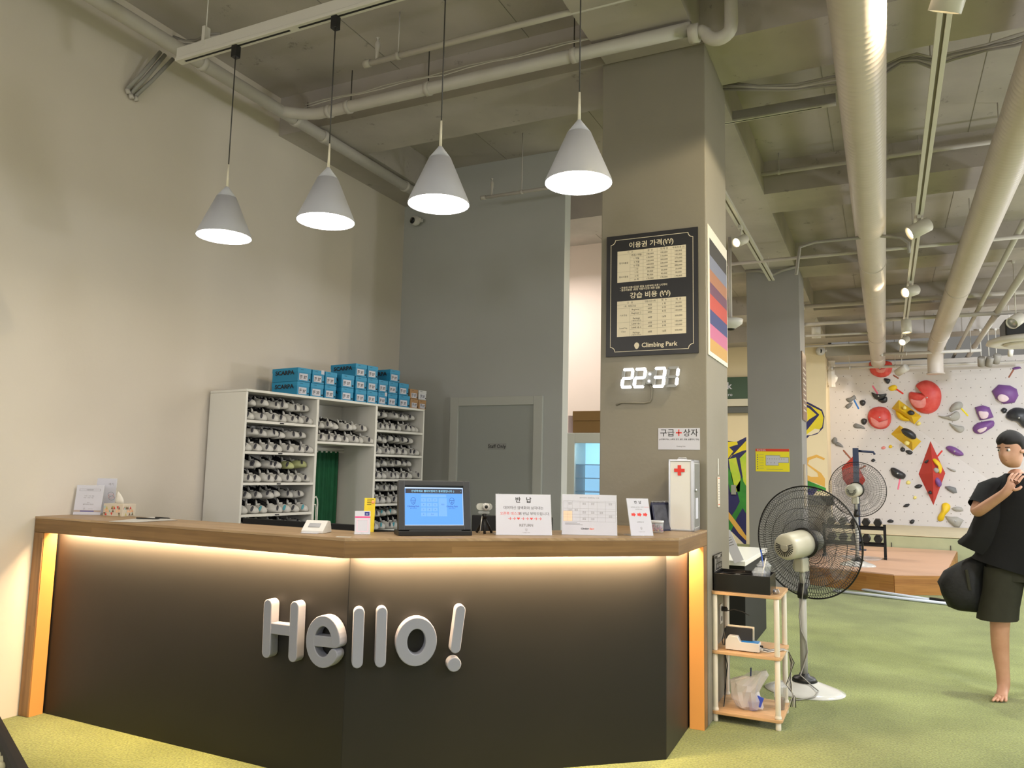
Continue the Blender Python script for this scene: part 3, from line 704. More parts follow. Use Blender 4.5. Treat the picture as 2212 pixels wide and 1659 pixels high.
MB().tube([(0, 0, .05), (0, 0, ZB-q.z)], .02, 8).obj('stem', M_PIPE, t)

# ================================================================== SHOE SHELF, SHOES AND BOXES
SA = Vector((-4.057, 4.076, 0)); SB = Vector((-3.776, 5.996, 0)); SU = (SB-SA).normalized(); SN = Vector((-SU.y, SU.x, 0))
SANG = math.atan2(SU.y, SU.x); SL, SD = 1.925, .42
def shu(px, py, off=0):
    """pixel -> (u along the shelf front, z) on the plane `off` behind the front"""
    p = atp(px, py, SA+SN*off, SN)-SA; return p.dot(SU), p.z
sh = thing('shoe_shelf', 'tall white open shelf unit filled with rental climbing shoes', 'shelf', tuple(SA), SANG)
M_SHELF = mat('white_melamine', (222, 221, 214), .45)
M_SHELFI = M_SHELF
def shb(name, *a, label=None, m=None): return MB().bbox(*a, .0015).obj(name, m or M_SHELF, sh, label)
D1a, D1b, D2a, D2b = .646, .668, 1.293, 1.317
shb('side_panel', -.009, .008, 0, SD, 0, 1.962); shb('side_panel', SL-.018, SL, 0, SD, 0, 1.962)
shb('top_panel', -.009, SL, 0, SD, 1.963, 1.981)
shb('divider', D1a, D1b, .001, SD, 0, 1.962); shb('divider', D2a, D2b, .001, SD, 0, 1.962)
LZ = [1.763, 1.541, 1.320, 1.097, .875, .65, .42, .2]; RZ = [1.765, 1.557, 1.347, 1.139, .921, .70, .45, .2]
for z in LZ: shb('shelf_board', .008, D1a, .002, SD, z-.019, z)
for z in RZ: shb('shelf_board', D2b, SL-.018, .002, SD, z-.019, z)
shb('shelf_board', D1b, D2a, .002, SD, 1.620, 1.639)
shb('back_panel', .0, D1a, SD-.012, SD-.003, 0, 1.962); shb('back_panel', D2b, SL-.018, SD-.012, SD-.003, 0, 1.962); shb('back_panel', D1b, D2a, SD-.012, SD-.003, 1.6, 1.962)
shb('cross_rail', D1b, D2a, SD-.06, SD-.03, 1.56, 1.60)
for z in (1.763, 1.541, 1.320, 1.097): MB().bbox(.30, .335, -.0015, .002, z-.014, z-.006, .0005).obj('shelf_label', M_INK, sh)
# green curtain hanging in the open middle bay and a white towel rail
cu = thing('green_curtain', 'dark green curtain hanging in the open middle bay of the shelf', 'curtain', tuple(SA+SU*.975+SN*.36), SANG)
m = MB(); n = 40; rows = [[(i/n*.25, .012*math.sin(i*.75)+.006*math.sin(i*2.1), z) for i in range(n+1)] for z in (.05, .5, 1.0, 1.572)]
vs = [v for r_ in rows for v in r_]; k = n+1
fs = [(r_*k+i, r_*k+i+1, (r_+1)*k+i+1, (r_+1)*k+i) for r_ in range(3) for i in range(n)]
m.add(vs, fs, None, True); m.add([(x, y+.004, z) for x, y, z in vs], [tuple(reversed(f)) for f in fs], None, True)
m.obj('curtain_cloth', mat('dark_green_cloth', (24, 92, 58), .85, noise=.15, nscale=9), cu)
MB().tube([(-.28, 0, 1.578), (.31, 0, 1.578)], .006, 10).obj('curtain_rod', M_SHELF, cu)
tw = thing('towel_rail', 'white bent tube rail standing in the middle bay beside the curtain', 'rail', tuple(SA+SU*.675+SN*.03), SANG)
MB().tube([(-.0, 0, .2), (-.0, 0, 1.16), (.01, 0, 1.20), (.03, 0, 1.21), (.045, 0, 1.19), (.05, 0, 1.15), (.05, 0, .2)], .006, 10).obj('rail_tube', M_SHELF, tw)
MB().tube([(-.0, 0, .2), (-.0, 0, 1.13), (.01, 0, 1.15), (.03, 0, 1.15), (.036, 0, 1.12), (.036, 0, .2)], .004, 8).obj('inner_tube', M_SHELF, tw)

# one climbing shoe, toe pointing to -y, then copied
M_RUB = mat('shoe_white_leather', (196, 195, 190), .5, noise=.06, nscale=30)
M_DARKIN = mat('shoe_opening_black', (20, 20, 22), .9)
M_PATCH = mat('shoe_dark_patch', (52, 52, 60), .6)
def make_shoe(kind):
    t = thing('climbing_shoe', 'x', 'shoe')
    secs = []
    # (y, half width, height, z-base, x-shift)
    prof = [(-.118, .014, .024, .006, .012), (-.110, .028, .042, .001, .010), (-.088, .038, .054, 0, .006), (-.060, .041, .061, 0, 0), (-.030, .035, .064, 0, -.002),
            (-.005, .031, .060, .003, 0), (.035, .028, .072, .006, .002), (.07, .027, .086, .006, .003), (.098, .025, .098, .005, .003), (.112, .018, .100, .010, .003), (.120, .008, .06, .03, .003)]
    for y, w_, h, zb, xs in prof:
        ring = []
        for k in range(14):
            a = 2*PI*k/14; c, s_ = math.cos(a), math.sin(a)
            zz_ = zb+h*.5+h*.5*abs(s_)**.85*(1 if s_ > 0 else -1); tp_ = 1-.42*max(0, (zz_-zb)/h-.35)/.65
            ring.append((xs+w_*abs(c)**.8*(1 if c > 0 else -1)*tp_, y, zz_))
        secs.append(ring)
    MB().loft(secs[5:]).obj('heel_cup', M_DARKIN, t)
    MB().loft(secs[:6]).obj('upper', {'lime': mat('shoe_lime', (178, 184, 130), .5)}.get(kind, M_RUB), t)
    MB().loft([[(w*math.cos(2*PI*k/14), y+l*math.sin(2*PI*k/14), z+.42*l*math.sin(2*PI*k/14)) for k in range(14)] for (w, l, y, z) in ((.018, .050, .050, .060), (.028, .064, .050, .078), (.023, .058, .050, .084), (.010, .030, .052, .070))]).obj('opening', M_DARKIN, t)
    m = MB()
    for s in (-1, 1): m.tube([(s*.030, -.02, .030), (s*.031, .02, .026), (s*.030, .06, .034), (s*.026, .10, .060)], .004, 6, rs=[.006, .005, .005, .004])
    m.obj('rand_strap', M_RUB, t)
    pm = M_PATCH if kind != 'blue' else mat('shoe_teal_patch', (70, 150, 165), .6)
    m = MB()
    m.dome([(.011*math.cos(a*PI/6)+.35*.022*math.sin(a*PI/6)-.010, .022*math.sin(a*PI/6)) for a in range(12)], .005, Trs((-.010, -.101, .036), (R(66), 0, R(-24))))
    m.obj('side_patch', pm, t)
    m = MB(); m.bbox(-.018, .018, -.036, -.012, .048, .069, .004); m.tube([(0, -.004, .060), (.003, .004, .082), (.004, .012, .096)], .006, 6, rs=[.010, .009, .004]); m.obj('strap', M_RUB if kind != 'x' else M_PATCH, t)
    MB().tube([(0, .100, .095), (0, .104, .108), (0, .109, .112), (0, .115, .106), (0, .116, .09)], .005, 6, rs=[.009, .008, .007, .008, .009]).obj('pull_loop', mat('loop_blue', (40, 100, 200), .6) if kind == 'blue' else M_RUB, t)
    m = MB(); m.bbox(-.01, .01, -.0705, -.064, .056, .0625, .0005); m.obj('size_mark', M_INK, t)
    return t
protos = {k: make_shoe(k) for k in ('white', 'blue', 'lime')}
used = set()
LRI = Matrix.Translation(SA) @ Matrix.Rotation(SANG, 4, 'Z')
def put_shoe(kind, u, v, z, rz, tilt, roll, label, group, s=1):
    pr = protos[kind]
    if kind in used: o = dup(pr)
    else: o = pr; used.add(kind)
    loc = LRI @ Vector((u, v, z)); o.location = loc; o.rotation_euler = (tilt, roll, SANG+rz); o.scale = (s*.96, s, s)
    o['label'] = label; o['group'] = group
rnd = random.Random(3)
nth0 = ['first', 'second', 'third', 'fourth', 'fifth', 'sixth', 'seventh', 'eighth', 'ninth']
ords = ['top', 'second', 'third', 'fourth', 'fifth', 'sixth']
def fill(u0, u1, zs, n, colname, hh):
    for si, z in enumerate(zs):
        g = 'climbing shoes on the %s shelf of the %s column' % (ords[si], colname)
        if colname == 'middle': g = 'climbing shoes on the shelf of the middle column'
        for lay in (0, 1):
            nn = n if lay == 0 else n-1
            for i in range(nn):
                u = u0+.045+(u1-u0-.09)*(i+.0+(.5 if lay else 0)+rnd.uniform(-.12, .12))/(n-1)
                kind = 'white'
                if colname == 'left' and si == 3 and lay == 0: kind = 'blue' if i % 2 == 0 else 'white'
                if colname == 'left' and si == 2 and lay == 1 and i >= nn-2: kind = 'lime'
                if colname == 'right' and si == 4 and i % 2: kind = 'blue'
                lab = {'white': 'white climbing shoe', 'blue': 'blue looped climbing shoe', 'lime': 'lime tinted climbing shoe'}[kind]
                lab += ', %s from left, %s row, %s shelf, %s column' % (nth0[i], 'front' if lay == 0 else 'upper', ords[si], colname) if colname != 'middle' else ', %s from left, %s row, middle column' % (nth0[i], 'front' if lay == 0 else 'upper')
                if lay == 0: put_shoe(kind, u, .125+rnd.uniform(-.01, .02), z+.002, rnd.uniform(-.15, .4), 0, rnd.uniform(-.03, .03), lab, g+(' front row' if kind == 'white' else ' '+kind), rnd.uniform(.95, 1.05))
                else: put_shoe(kind, u, .15+rnd.uniform(0, .03), z+.094+rnd.uniform(0, .008), rnd.uniform(-.3, .6), rnd.uniform(-.2, -.0), rnd.uniform(-.3, .3), lab, g+(' upper row' if kind == 'white' else ' '+kind), rnd.uniform(.93, 1.03))
fill(.008, D1a, LZ[:5], 7, 'left', .2)
fill(D1b, D2a, [1.639], 7, 'middle', .2)
fill(D2b, SL-.018, RZ[:5], 7, 'right', .18)

# shoe boxes on top
M_BLUE = mat('box_blue', (20, 134, 178), .5); M_BLUEL = mat('box_blue_lid', (24, 142, 188), .5)
M_BROWN = mat('box_brown', (164, 128, 88), .7); M_WB = mat('box_white', (200, 202, 204), .6)
BX = 0
def shoebox(u0, u1, z, h, kind, label, v0=.03, rz=0, d=.30, side_text=False, mark=False):
    t = thing('shoe_box', label, 'box', tuple(LRI @ Vector((u0, v0, z))), SANG+rz, group={'blue': 'blue shoe boxes on the shelf', 'brown': 'brown shoe boxes on the shelf', 'white': 'brown shoe boxes on the shelf'}[kind])
    w_ = u1-u0; mm, ml = {'blue': (M_BLUE, M_BLUEL), 'brown': (M_BROWN, M_BROWN), 'white': (M_WB, M_WB)}[kind]
    MB().bbox(.002, w_-.002, .002, d-.002, .0005, h*.72, .001).obj('box_body', mm, t)
    MB().bbox(0, w_, 0, d, h*.66, h-.0015, .0015).obj('box_lid', ml, t)
    lw = w_*.62; x0 = w_*(.12 if kind == 'blue' else .2)
    MB().box(x0, x0+lw, -.0012, 0.002, h*.10, h*.58).obj('paper_label', M_PAPER, t)
    m = MB(); m.text('EU', .012, 0, 0, .0, 'LEFT', bold=.02); 
    for q in range(3): m.box(.0, lw*.28, .012+q*.007, .016+q*.007, -.0003, 0)
    m.box(lw*.5, lw*.68, .002, h*.34, -.0003, 0) if False else m.text('37', .03, lw*.62, .005, 0, 'CENTER', bold=.03)
    m.obj('label_print', M_INK, t, loc=(x0+.006, -.0016, h*.18), rot=(PI/2, 0, 0))
    MB().lathe([(0, 0), (w_*.055, 0), (w_*.05, .001), (0, .001)], 14, Trs((w_*.9, .001 if kind == 'blue' else -.0002, h*.18), (PI/2, 0, 0))).obj('finger_hole', M_BLACKM, t)
    MB().text('climbing', .0085, 0, 0, 0, 'LEFT', bold=.01).obj('lid_print', M_INK, t, loc=(w_*.2, -.0008, h*.84), rot=(PI/2, 0, 0))
    if side_text:
        MB().text('SCARPA', h*.42, 0, 0, 0, 'CENTER', bold=.035, w=1.35).obj('brand_lettering', M_INK, t, loc=(-.0016, d*.5, h*.50), rot=(PI/2, 0, -PI/2))
    if mark: MB().box(w_*.7, w_*.95, -.002, -.0006, h*.72, h*1.02).obj('white_sticker', M_PAPER, t)
    return t
def bx(a, b, yy, off=.03):   # crop coordinates of the row -> u range
    return shu(560+a/5.978, 770+yy/5.978, off)[0], shu(560+b/5.978, 770+yy/5.978, off)[0]
H = .1065; z = 1.982
row = [('bottom', [(485, 648), (662, 830), (842, 990), (1055, 1215), (1240, 1383), (1390, 1528), (1534, 1652), (1660, 1782), (1800, 1944)], 480),
       ('second', [(492, 668), (682, 842), (850, 1002), (1060, 1226), (1243, 1388), (1396, 1532), (1540, 1662), (1668, 1790), (1803, 1930)], 330)]
nth = ['first', 'second', 'third', 'fourth', 'fifth', 'sixth', 'seventh', 'eighth', 'ninth']
for ri, (rn, L_, yy) in enumerate(row):
    for i, (a_, b_) in enumerate(L_):
        u0, u1 = bx(a_, b_, yy-ri*10+i*18)
        lab = '%s blue shoe box from the left in the %s row on the shelf' % (nth[i], 'bottom' if ri == 0 else 'second')
        shoebox(u0+.001, u1-.001, z+ri*(H+.0005), H, 'blue', lab, side_text=i in (0, 3), mark=(ri, i) in ((1, 1), (0, 6)), v0=.03)
for i, (a_, b_, st, nm) in enumerate([(1245, 1393, True, 'blue shoe box topmost in the middle stack, brand name on its side'), (1398, 1535, False, 'blue shoe box topmost, beside the one with the brand name'), (1690, 1818, True, 'blue shoe box alone on top at the right of the pile')]):
    u0, u1 = bx(a_, b_, 170+i*40); shoebox(u0+.001, u1-.001, z+2*(H+.0005), H, 'blue', nm, side_text=st)
for i, (a_, b_, ri, k_, nm) in enumerate([(1950, 2052, 0, 'brown', 'lower left brown shoe box at the end of the pile'), (2056, 2155, 0, 'brown', 'lower right brown shoe box at the end of the pile'), (1945, 2050, 1, 'brown', 'brown shoe box stacked beside the white one'), (2058, 2160, 1, 'white', 'white shoe box at the right end of the pile')]):
    u0, u1 = bx(a_, b_, 620-ri*130); shoebox(u0+.001, u1-.001, z+ri*.0875, .087, k_, nm, d=.26)

# ================================================================== THINGS ON THE COUNTER
ZT_ = ZC+.0005
dR = (F2-F1).normalized(); AR = math.atan2(dR.y, dR.x)
M_WFONT = M_INK
def acrylic_sign(label, pl, pr, h, lean, prints, cat='sign', name='tabletop_sign', paper=None, thick=.003, legs=True, z=None):
    """sheet standing on the counter between two bottom corner pixels, leaning back by `lean`; prints(u, w, h, add)"""
    a = at(*pl, z=ZT_); b = at(*pr, z=ZT_); d = b-a; W = d.length; ang = math.atan2(d.y, d.x)
    t = thing(name, label, cat, tuple(a), ang)
    Q = Trs((0, 0, 0), (PI/2-lean, 0, 0))   # sheet plane: x right, y up along the sheet, z to viewer
    MB().bbox(0, W, 0, h, -thick, 0, .0008, Q).obj('acrylic_sheet', M_ACR, t, 'clear acrylic sheet')
    MB().box(.002, W-.002, .002, h-.002, .0002, .0008, Q).obj('paper', paper or M_PAPER, t)
    back = h*math.sin(lean)
    MB().bbox(0, W, 0, .10, 0, .003, .0008, Trs((0, -.001, .0))).obj('acrylic_foot', M_ACR, t, 'clear acrylic foot')
    if prints:
        layers = {}
        def mb(m):
            if m.name not in layers: layers[m.name] = (MB(), m)
            return layers[m.name][0]
        prints(W, h, mb)
        for k_, (mm, m_) in layers.items():
            o = mm.obj('print', m_, t); o.matrix_local = Q @ Matrix.Translation((0, 0, .0011))
    return t
def arrow(m, x, y, s, w=.28):
    m.box(x-s*.5, x+s*.15, y-s*w*.5, y+s*w*.5, 0, .0002); m.prism([(x+s*.05, y-s*.5), (x+s*.55, y), (x+s*.05, y+s*.5)], 0, .0002)
def arrow2(m, x, y, s):
    m.box(x-s*.5, x+s*.3, y-s*.07, y+s*.07, 0, .0002)
    for q in (1, -1): m.prism([(x+s*.5, y), (x+s*.34, y), (x+s*.02, y+q*s*.36), (x+s*.14, y+q*s*.46)][::q], 0, .0002)
def heart(m, x, y, s):
    m.prism([(x, y-s*.45), (x+s*.48, y+.05*s), (x+s*.45, y+.3*s), (x+s*.25, y+.4*s), (x, y+.22*s), (x-s*.25, y+.4*s), (x-s*.45, y+.3*s), (x-s*.48, y+.05*s)], 0, .0002)
def badge(m, x, y, s):
    """small rounded face-shaped emblem of the gym, drawn as line work"""
    o = [(x+s*.38*math.cos(a*PI/12)*(1 if math.sin(a*PI/12) > 0 else .86), y+s*.5*math.sin(a*PI/12)) for a in range(24)]
    i = [(x+(p[0]-x)*.86, y+(p[1]-y)*.9) for p in o]; ringloft(o, i, 0, .0002, m)
    m.box(x-s*.3, x+s*.32, y+s*.05, y+s*.10, 0, .0002); m.box(x-s*.08, x-s*.02, y-s*.34, y-s*.06, 0, .0002); m.box(x+s*.08, x+s*.14, y-s*.34, y-s*.06, 0, .0002)
def pr1(W, h, mb):
    k = mb(M_INK); g = mb(M_GREYINK); r = mb(M_REDINK)
    k.text('반   납', h*.15, W*.5, h*.80, bold=.02)
    g2 = mb(M_INK)
    g2.text('대여하신 암벽화와 삼각대는', h*.085, W*.5, h*.63)
    r.text('오른쪽 데스크', h*.085, W*.08, h*.49, align='LEFT'); g2.text('에 반납 부탁드립니다.', h*.085, W*.41, h*.49, align='LEFT')
    for i in range(8):
        x = W*(.25+i*.077)
        if i in (2, 5): heart(r, x, h*.40, h*.07)
        else: arrow2(r, x, h*.40, h*.075)
    g.text('RETURN', h*.09, W*.54, h*.21, bold=.02)
    badge(g, W*.54, h*.135, h*.07); g.text('CLIMBING PARK', h*.025, W*.54, h*.055)
acrylic_sign('white tabletop sign reading RETURN with red arrows on the counter', (1071, 1156), (1193, 1157), .212, R(14), pr1)
def pr2(W, h, mb):
    g = mb(M_GREYINK); l = mb(mat('grid_line_grey', (150, 148, 150), .7)); o = mb(mat('pale_orange_print', (244, 206, 178), .7)); r = mb(mat('orange_ink', (235, 92, 40), .6)); k = mb(M_INK)
    g.text('클라이밍파크 종로점 강습 시간표', h*.035, W*.5, h*.90)
    X = [.03, .11, .19, .33, .48, .64, .79, .97]; Y = [.84, .80, .62, .56, .44, .40, .33]
    Y = [.83, .80, .645, .585, .50, .43, .33]
    for x in X: l.box(W*x, W*x+.0006, h*Y[-1], h*Y[0], 0, .0002)
    for y in Y: l.box(W*.03, W*.97, h*y, h*y+.0006, 0, .0002)
    o.box(W*.032, W*.19, h*.332, h*.583, -.0001, .0001)
    for (i, j) in ((1, 1), (1, 2), (2, 2), (3, 3), (4, 3), (6, 1), (3, 1), (4, 1), (3, 5), (4, 5), (6, 4), (5, 3)):
        for q in range(3): g.text('10:00-12:00', h*.017, W*(X[i]+X[i+1])/2 if i < 7 else W*.9, h*(Y[j]-.022-.019*q), bold=.01) if True else 0
    for q in range(3): g.box(W*.06, W*(.28+.05*q), h*(.30-.028*q), h*(.306-.028*q), 0, .0002)
    k.text('Climbing', h*.055, W*.495, h*.14, align='RIGHT', bold=.03, shear=.2); r.text('Start', h*.055, W*.50, h*.14, align='LEFT', bold=.03, shear=.2)
acrylic_sign('white tabletop timetable sheet with an orange cell on the counter', (1213, 1155), (1334, 1158), .215, R(14), pr2)
def pr3(W, h, mb):
    k = mb(M_INK); r = mb(M_REDINK); g = mb(M_GREYINK)
    k.text('반  납', h*.085, W*.5, h*.86, bold=.02); g.text('암벽화와 삼각대는 오른쪽', h*.034, W*.45, h*.745); r.text('데스크에', h*.034, W*.86, h*.745); g.text('반납해주세요', h*.034, W*.5, h*.69)
    for i in range(3): arrow(r, W*(.24+i*.26), h*.56, h*.115, .55)
    k.text('오른쪽입니다', h*.035, W*.5, h*.35); badge(g, W*.5, h*.20, h*.07); g.text('CLIMBING PARK', h*.024, W*.5, h*.10)
acrylic_sign('narrow white sign with three big red arrows on the counter', (1363, 1158), (1412, 1158), .205, R(20), pr3)

# touch screen terminal
def build_screen():
    a = at(861, 1158, z=ZT_); b = at(1021, 1157, z=ZT_); d = b-a; W = d.length*.985; ang = math.atan2(d.y, d.x)
    t = thing('touch_screen', 'black check-in touch screen with blue keypad page on the counter', 'screen', tuple(a), ang)
    h = .275; Q = Trs((0, 0.0, .0), (PI/2-R(13), 0, 0))
    M_BZ = mat('screen_bezel', (46, 47, 50), .38, noise=.03, nscale=20)
    m = MB(); x0, x1, y0, y1 = .032, W-.036, .052, .247
    m.bbox(0, x0, .028, h, -.035, 0, .004, Q); m.bbox(x1, W, .028, h, -.035, 0, .004, Q); m.bbox(x0-.004, x1+.004, .028, y0, -.035, 0, .004, Q); m.bbox(x0-.004, x1+.004, y1, h, -.035, 0, .004, Q); m.obj('bezel', M_BZ, t)
    MB().bbox(.004, W-.004, .03, h-.004, -.07, -.036, .01, Q).obj('housing', M_BLACK, t)
    m = MB(); m.bbox(-.001, W+.002, -.006, .13, 0, .024, .004); m.bbox(.05, W-.05, .10, .14, .0, .2, .01); m.bbox(.05, W-.05, .0, .12, .0, .03, .006); m.obj('stand', M_BLACK, t)
    MB().box(x0-.002, x1+.002, y0-.002, y1+.002, -.014, -.010, Q).obj('display', mat('screen_blue', (10, 20, 40), .25, emit=(106, 172, 255), estr=1.0), t, 'glowing light blue display')
    S = Matrix(Q) @ Matrix.Translation((x0, y0, -.0092)); sw, shh = x1-x0, y1-y0
    def layer(name, m, matl):
        o = m.obj(name, matl, t); o.matrix_local = S; return o
    wl = mat('screen_white', (20, 20, 20), .4, emit=(208, 228, 255), estr=1.0)
    m = MB(); m.box(0, sw, 0, .003, 0, .0001); m.box(0, sw, shh-.012, shh-.006, 0, .0001); m.box(sw-.0025, sw, 0, shh, 0, .0001); layer('page_margin', m, wl)
    m = MB(); m.box(0, sw, shh-.006, shh+.001, .0001, .0002); layer('top_border', m, M_BLACKM)
    m = MB(); m.box(.004, sw-.004, shh-.036, shh-.013, .0002, .0004); layer('title_bar', m, mat('title_bar', (8, 8, 10), .5, emit=(52, 52, 66), estr=.8))
    m = MB(); m.text('안녕하세요 클라이밍파크 종로점입니다 :)', .0128, sw*.48, shh-.029, .0005, bold=.015); m.box(sw-.012, sw-.010, shh-.025, shh-.023, .0005, .0006); layer('title_lettering', m, mat('title_text', (10, 10, 10), .5, emit=(150, 220, 255), estr=1.0))
    kb = mat('key_blue', (10, 10, 20), .4, emit=(124, 184, 255), estr=1.0); m = MB()
    kx0, kw, kh = sw*.275, sw*.098, .021
    for r_ in range(4):
        for c in range(3):
            if r_ == 3 and c > 0: continue
            m.box(kx0+c*kw, kx0+c*kw+kw*.88, shh-.078-r_*(kh+.003), shh-.078-r_*(kh+.003)+kh-.002, .0002, .0004)
    m.box(kx0+kw, kx0+kw*2.88, shh-.078-3*(kh+.003), shh-.078-3*(kh+.003)+kh-.002, .0002, .0004)
    m.box(kx0+kw*3.05, kx0+kw*4.5, shh-.078-3*(kh+.003), shh-.059, .0002, .0004); m.box(kx0, kx0+kw*4.4, shh-.055, shh-.042, .0002, .0004)
    layer('keypad_keys', m, kb)
    kt = mat('key_text', (10, 10, 20), .5, emit=(62, 108, 190), estr=1.0); m = MB()
    for i, s in enumerate(['1', '2', '3', '4', '5', '6', '7', '8', '9', '0']):
        r_, c = divmod(i, 3); m.text(s, .010, kx0+c*kw+kw*.44, shh-.072-r_*(kh+.003), .0006)
    m.text('Del', .010, kx0+kw*1.95, shh-.072-3*(kh+.003), .0006); m.text('확인', .009, kx0+kw*3.8, shh-.095, .0006)
    layer('key_lettering', m, kt)
    m = MB()
    for cx_ in (sw*.145, sw*.805):
        badge(m, cx_, shh*.62, .036); m.text('Climbing Park', .0105, cx_, shh*.62-.030, .0004, bold=.012); m.text('클라이밍파크', .006, cx_, shh*.62-.039, .0004)
    layer('logo_print', m, mat('logo_blue', (5, 10, 30), .5, emit=(34, 76, 160), estr=1.0))
    MB().text('POSBANK', .008, W*.5, .038, .0006, T=Q).obj('bezel_lettering', M_BLACKM, t) if False else MB().text('▪ ▪ ▪ ▪', .006, W*.5, .038, .0006, T=Q).obj('bezel_mark', M_BLACKM, t)
build_screen()
# webcam on a mini tripod
p = at(1046, 1152, z=ZT_)
t = thing('webcam_tripod', 'white webcam on a small black tripod beside the screen', 'webcam', tuple(p), AR)
for an in (-100, 20, 140):
    MB().tube([(0, 0, .085), (.045*math.cos(R(an)), .045*math.sin(R(an)), .003)], .005, 10, rs=[.004, .007]).obj('leg', M_BLACK, t)
MB().lathe([(0, .075), (.012, .075), (.015, .095), (.010, .10), (0, .10)], 16).obj('tripod_head', M_BLACK, t)
MB().bbox(-.035, .025, -.012, .012, .100, .113, .004).obj('mount_plate', M_ACR, t)
m = MB(); m.prism(ribbon([(-.028, 0), (.020, 0)], .036, 12), -.010, .006, Trs((0, -.002, .136), (PI/2, 0, 0))); m.obj('camera_shell', mat('pale_clear', (210, 212, 206), .2, alpha=.75), t)
MB().lathe([(.0, 0), (.019, 0), (.019, .012), (.010, .016), (0, .016)], 24, Trs((.003, -.004, .136), (PI/2, 0, 0))).obj('camera_eye', WHITE, t)
MB().lathe([(.0, 0), (.009, 0), (.008, .002), (0, .002)], 18, Trs((.003, -.0205, .136), (PI/2, 0, 0))).obj('lens', M_BLACK, t)
MB().tube([(-.01, .005, .10), (-.02, -.012, .06), (-.025, -.02, .02), (-.025, 0, .003)], .0025, 6).obj('cable', M_WIRE, t)

# card reader
def reader():
    a = at(650, 1151, z=ZT_); b = at(722, 1148, z=ZT_)
    t = thing('card_reader', 'white wedge shaped card reader with a small grey display', 'card reader', tuple(a), .25)
    W = .115; D = .11
    pts = [(0, 0), (.105, 0), (.085, .055), (.055, .060), (.0, .012)]
    m = MB(); T = Matrix(((0, 0, 1, 0), (1, 0, 0, 0), (0, 1, 0, 0), (0, 0, 0, 1)))
    m.prism(pts, 0, W, T); o = m.obj('reader_body', WHITE, t); bv = o.modifiers.new('b', 'BEVEL'); bv.width = .003; bv.segments = 2
    sl = math.atan2(.048, .055)
    Q = Trs((W*.5, .0265, .0365), (sl, 0, 0)); MB().box(-.030, .030, -.012, .014, .0, .0012, Q).obj('reader_display', mat('lcd_grey', (104, 104, 108), .3), t)
    MB().text('PAY', .008, 0, -.024, .0006, T=Q).obj('reader_print', M_GREYINK, t) if False else None
    MB().bbox(.01, W-.02, -.028, .004, .001, .003, .0008).obj('card', M_PAPER, t, 'white card lying in the slot')
reader()
# payment code stand (code itself left out)
def prq(W, h, mb):
    pk = mb(mat('pink_print', (222, 60, 130), .6)); nv = mb(mat('navy_print', (38, 48, 130), .6)); g = mb(M_GREYINK)
    pk.box(0.002, W-.002, h*.70, h*.76, 0, .0002); nv.prism([(W*.62, h*.79), (W*.92, h*.79), (W*.92, h*.95), (W*.62, h*.95)], 0, .0002)
    pp_ = mb(mat('pale_pink_print', (236, 200, 216), .6)); o = [(W*.14, h*.12), (W*.86, h*.12), (W*.86, h*.64), (W*.14, h*.64)]; i = [(W*.19, h*.15), (W*.81, h*.15), (W*.81, h*.61), (W*.19, h*.61)]; ringloft(o, i, 0, .0002, pp_)
    mb(M_PAPER).text('pay', h*.07, W*.77, h*.845, .0004, bold=.03); g.text('제로페이', h*.03, W*.5, h*.055)
qs = acrylic_sign('white payment stand with pink band and pale pink square on the counter', (765, 1155), (800, 1155), .118, R(16), prq, name='payment_stand', cat='payment stand')
a = at(775, 1150, z=ZT_)
t = thing('yellow_card', 'yellow leaflet sticking up behind the payment stand', 'leaflet', (a.x+.005, a.y+.035, ZT_), .55)
MB().bbox(-.005, .050, 0, .0015, .0, .172, .0005, Trs((0, 0, 0), (R(-10), 0, 0))).obj('card', mat('yellow_card', (238, 212, 40), .5), t)
m = MB(); Q = Trs((0, -.0008, 0), (PI/2-R(-10), 0, 0)) 
for q in range(4): m.box(.008, .042-.004*q, -.0008, -.0004, .165-q*.009, .168-q*.009, Trs((0, 0, 0), (R(-10), 0, 0)))
m.obj('print', mat('olive_ink', (120, 100, 20), .6), t)
MB().lathe([(0, 0), (.009, 0), (.009, .0006), (0, .0006)], 14, Trs((.040, -.0003, .150), (R(-10)+PI/2, 0, 0))).obj('orange_dot', mat('peach_print', (246, 170, 110), .6), t)
a = at(740, 1160, z=ZT_)
t = thing('paper_strip', 'thin clear card lying flat on the counter by the corner', 'card', tuple(a), .3); MB().bbox(-.03, .04, -.012, .012, 0, .0015, .0005).obj('strip', mat('pale_plastic', (214, 216, 212), .3), t)

# left end: two leaflet stands, tissue box, clipboard, pens
def prA(W, h, mb):
    g = mb(M_GREYINK); b_ = mb(mat('violet_band', (110, 108, 160), .6)); t_ = mb(mat('taupe_band', (176, 160, 152), .6))
    o = [(W*.12, h*.80), (W*.88, h*.80), (W*.88, h*.87), (W*.12, h*.87)]; i = [(W*.13, h*.805), (W*.87, h*.805), (W*.87, h*.865), (W*.13, h*.865)]; ringloft(o, i, 0, .0002, g)
    g.text('이용안내문', h*.05, W*.5, h*.82); g.text('09:00 ~ 23:00  평일', h*.04, W*.5, h*.62); g.text('10:00 ~ 20:00  주말', h*.04, W*.48, h*.56); g.text('종로구', h*.03, W*.5, h*.40); g.text('클라이밍파크 종로점', h*.04, W*.5, h*.34)
    t_.box(0.002, W-.002, h*.10, h*.16, 0, .0002); b_.box(W*.24, W*.74, h*.105, h*.15, .0001, .0003); badge(g, W*.38, h*.21, h*.06); g.text('CLIMBING PARK', h*.022, W*.60, h*.20)
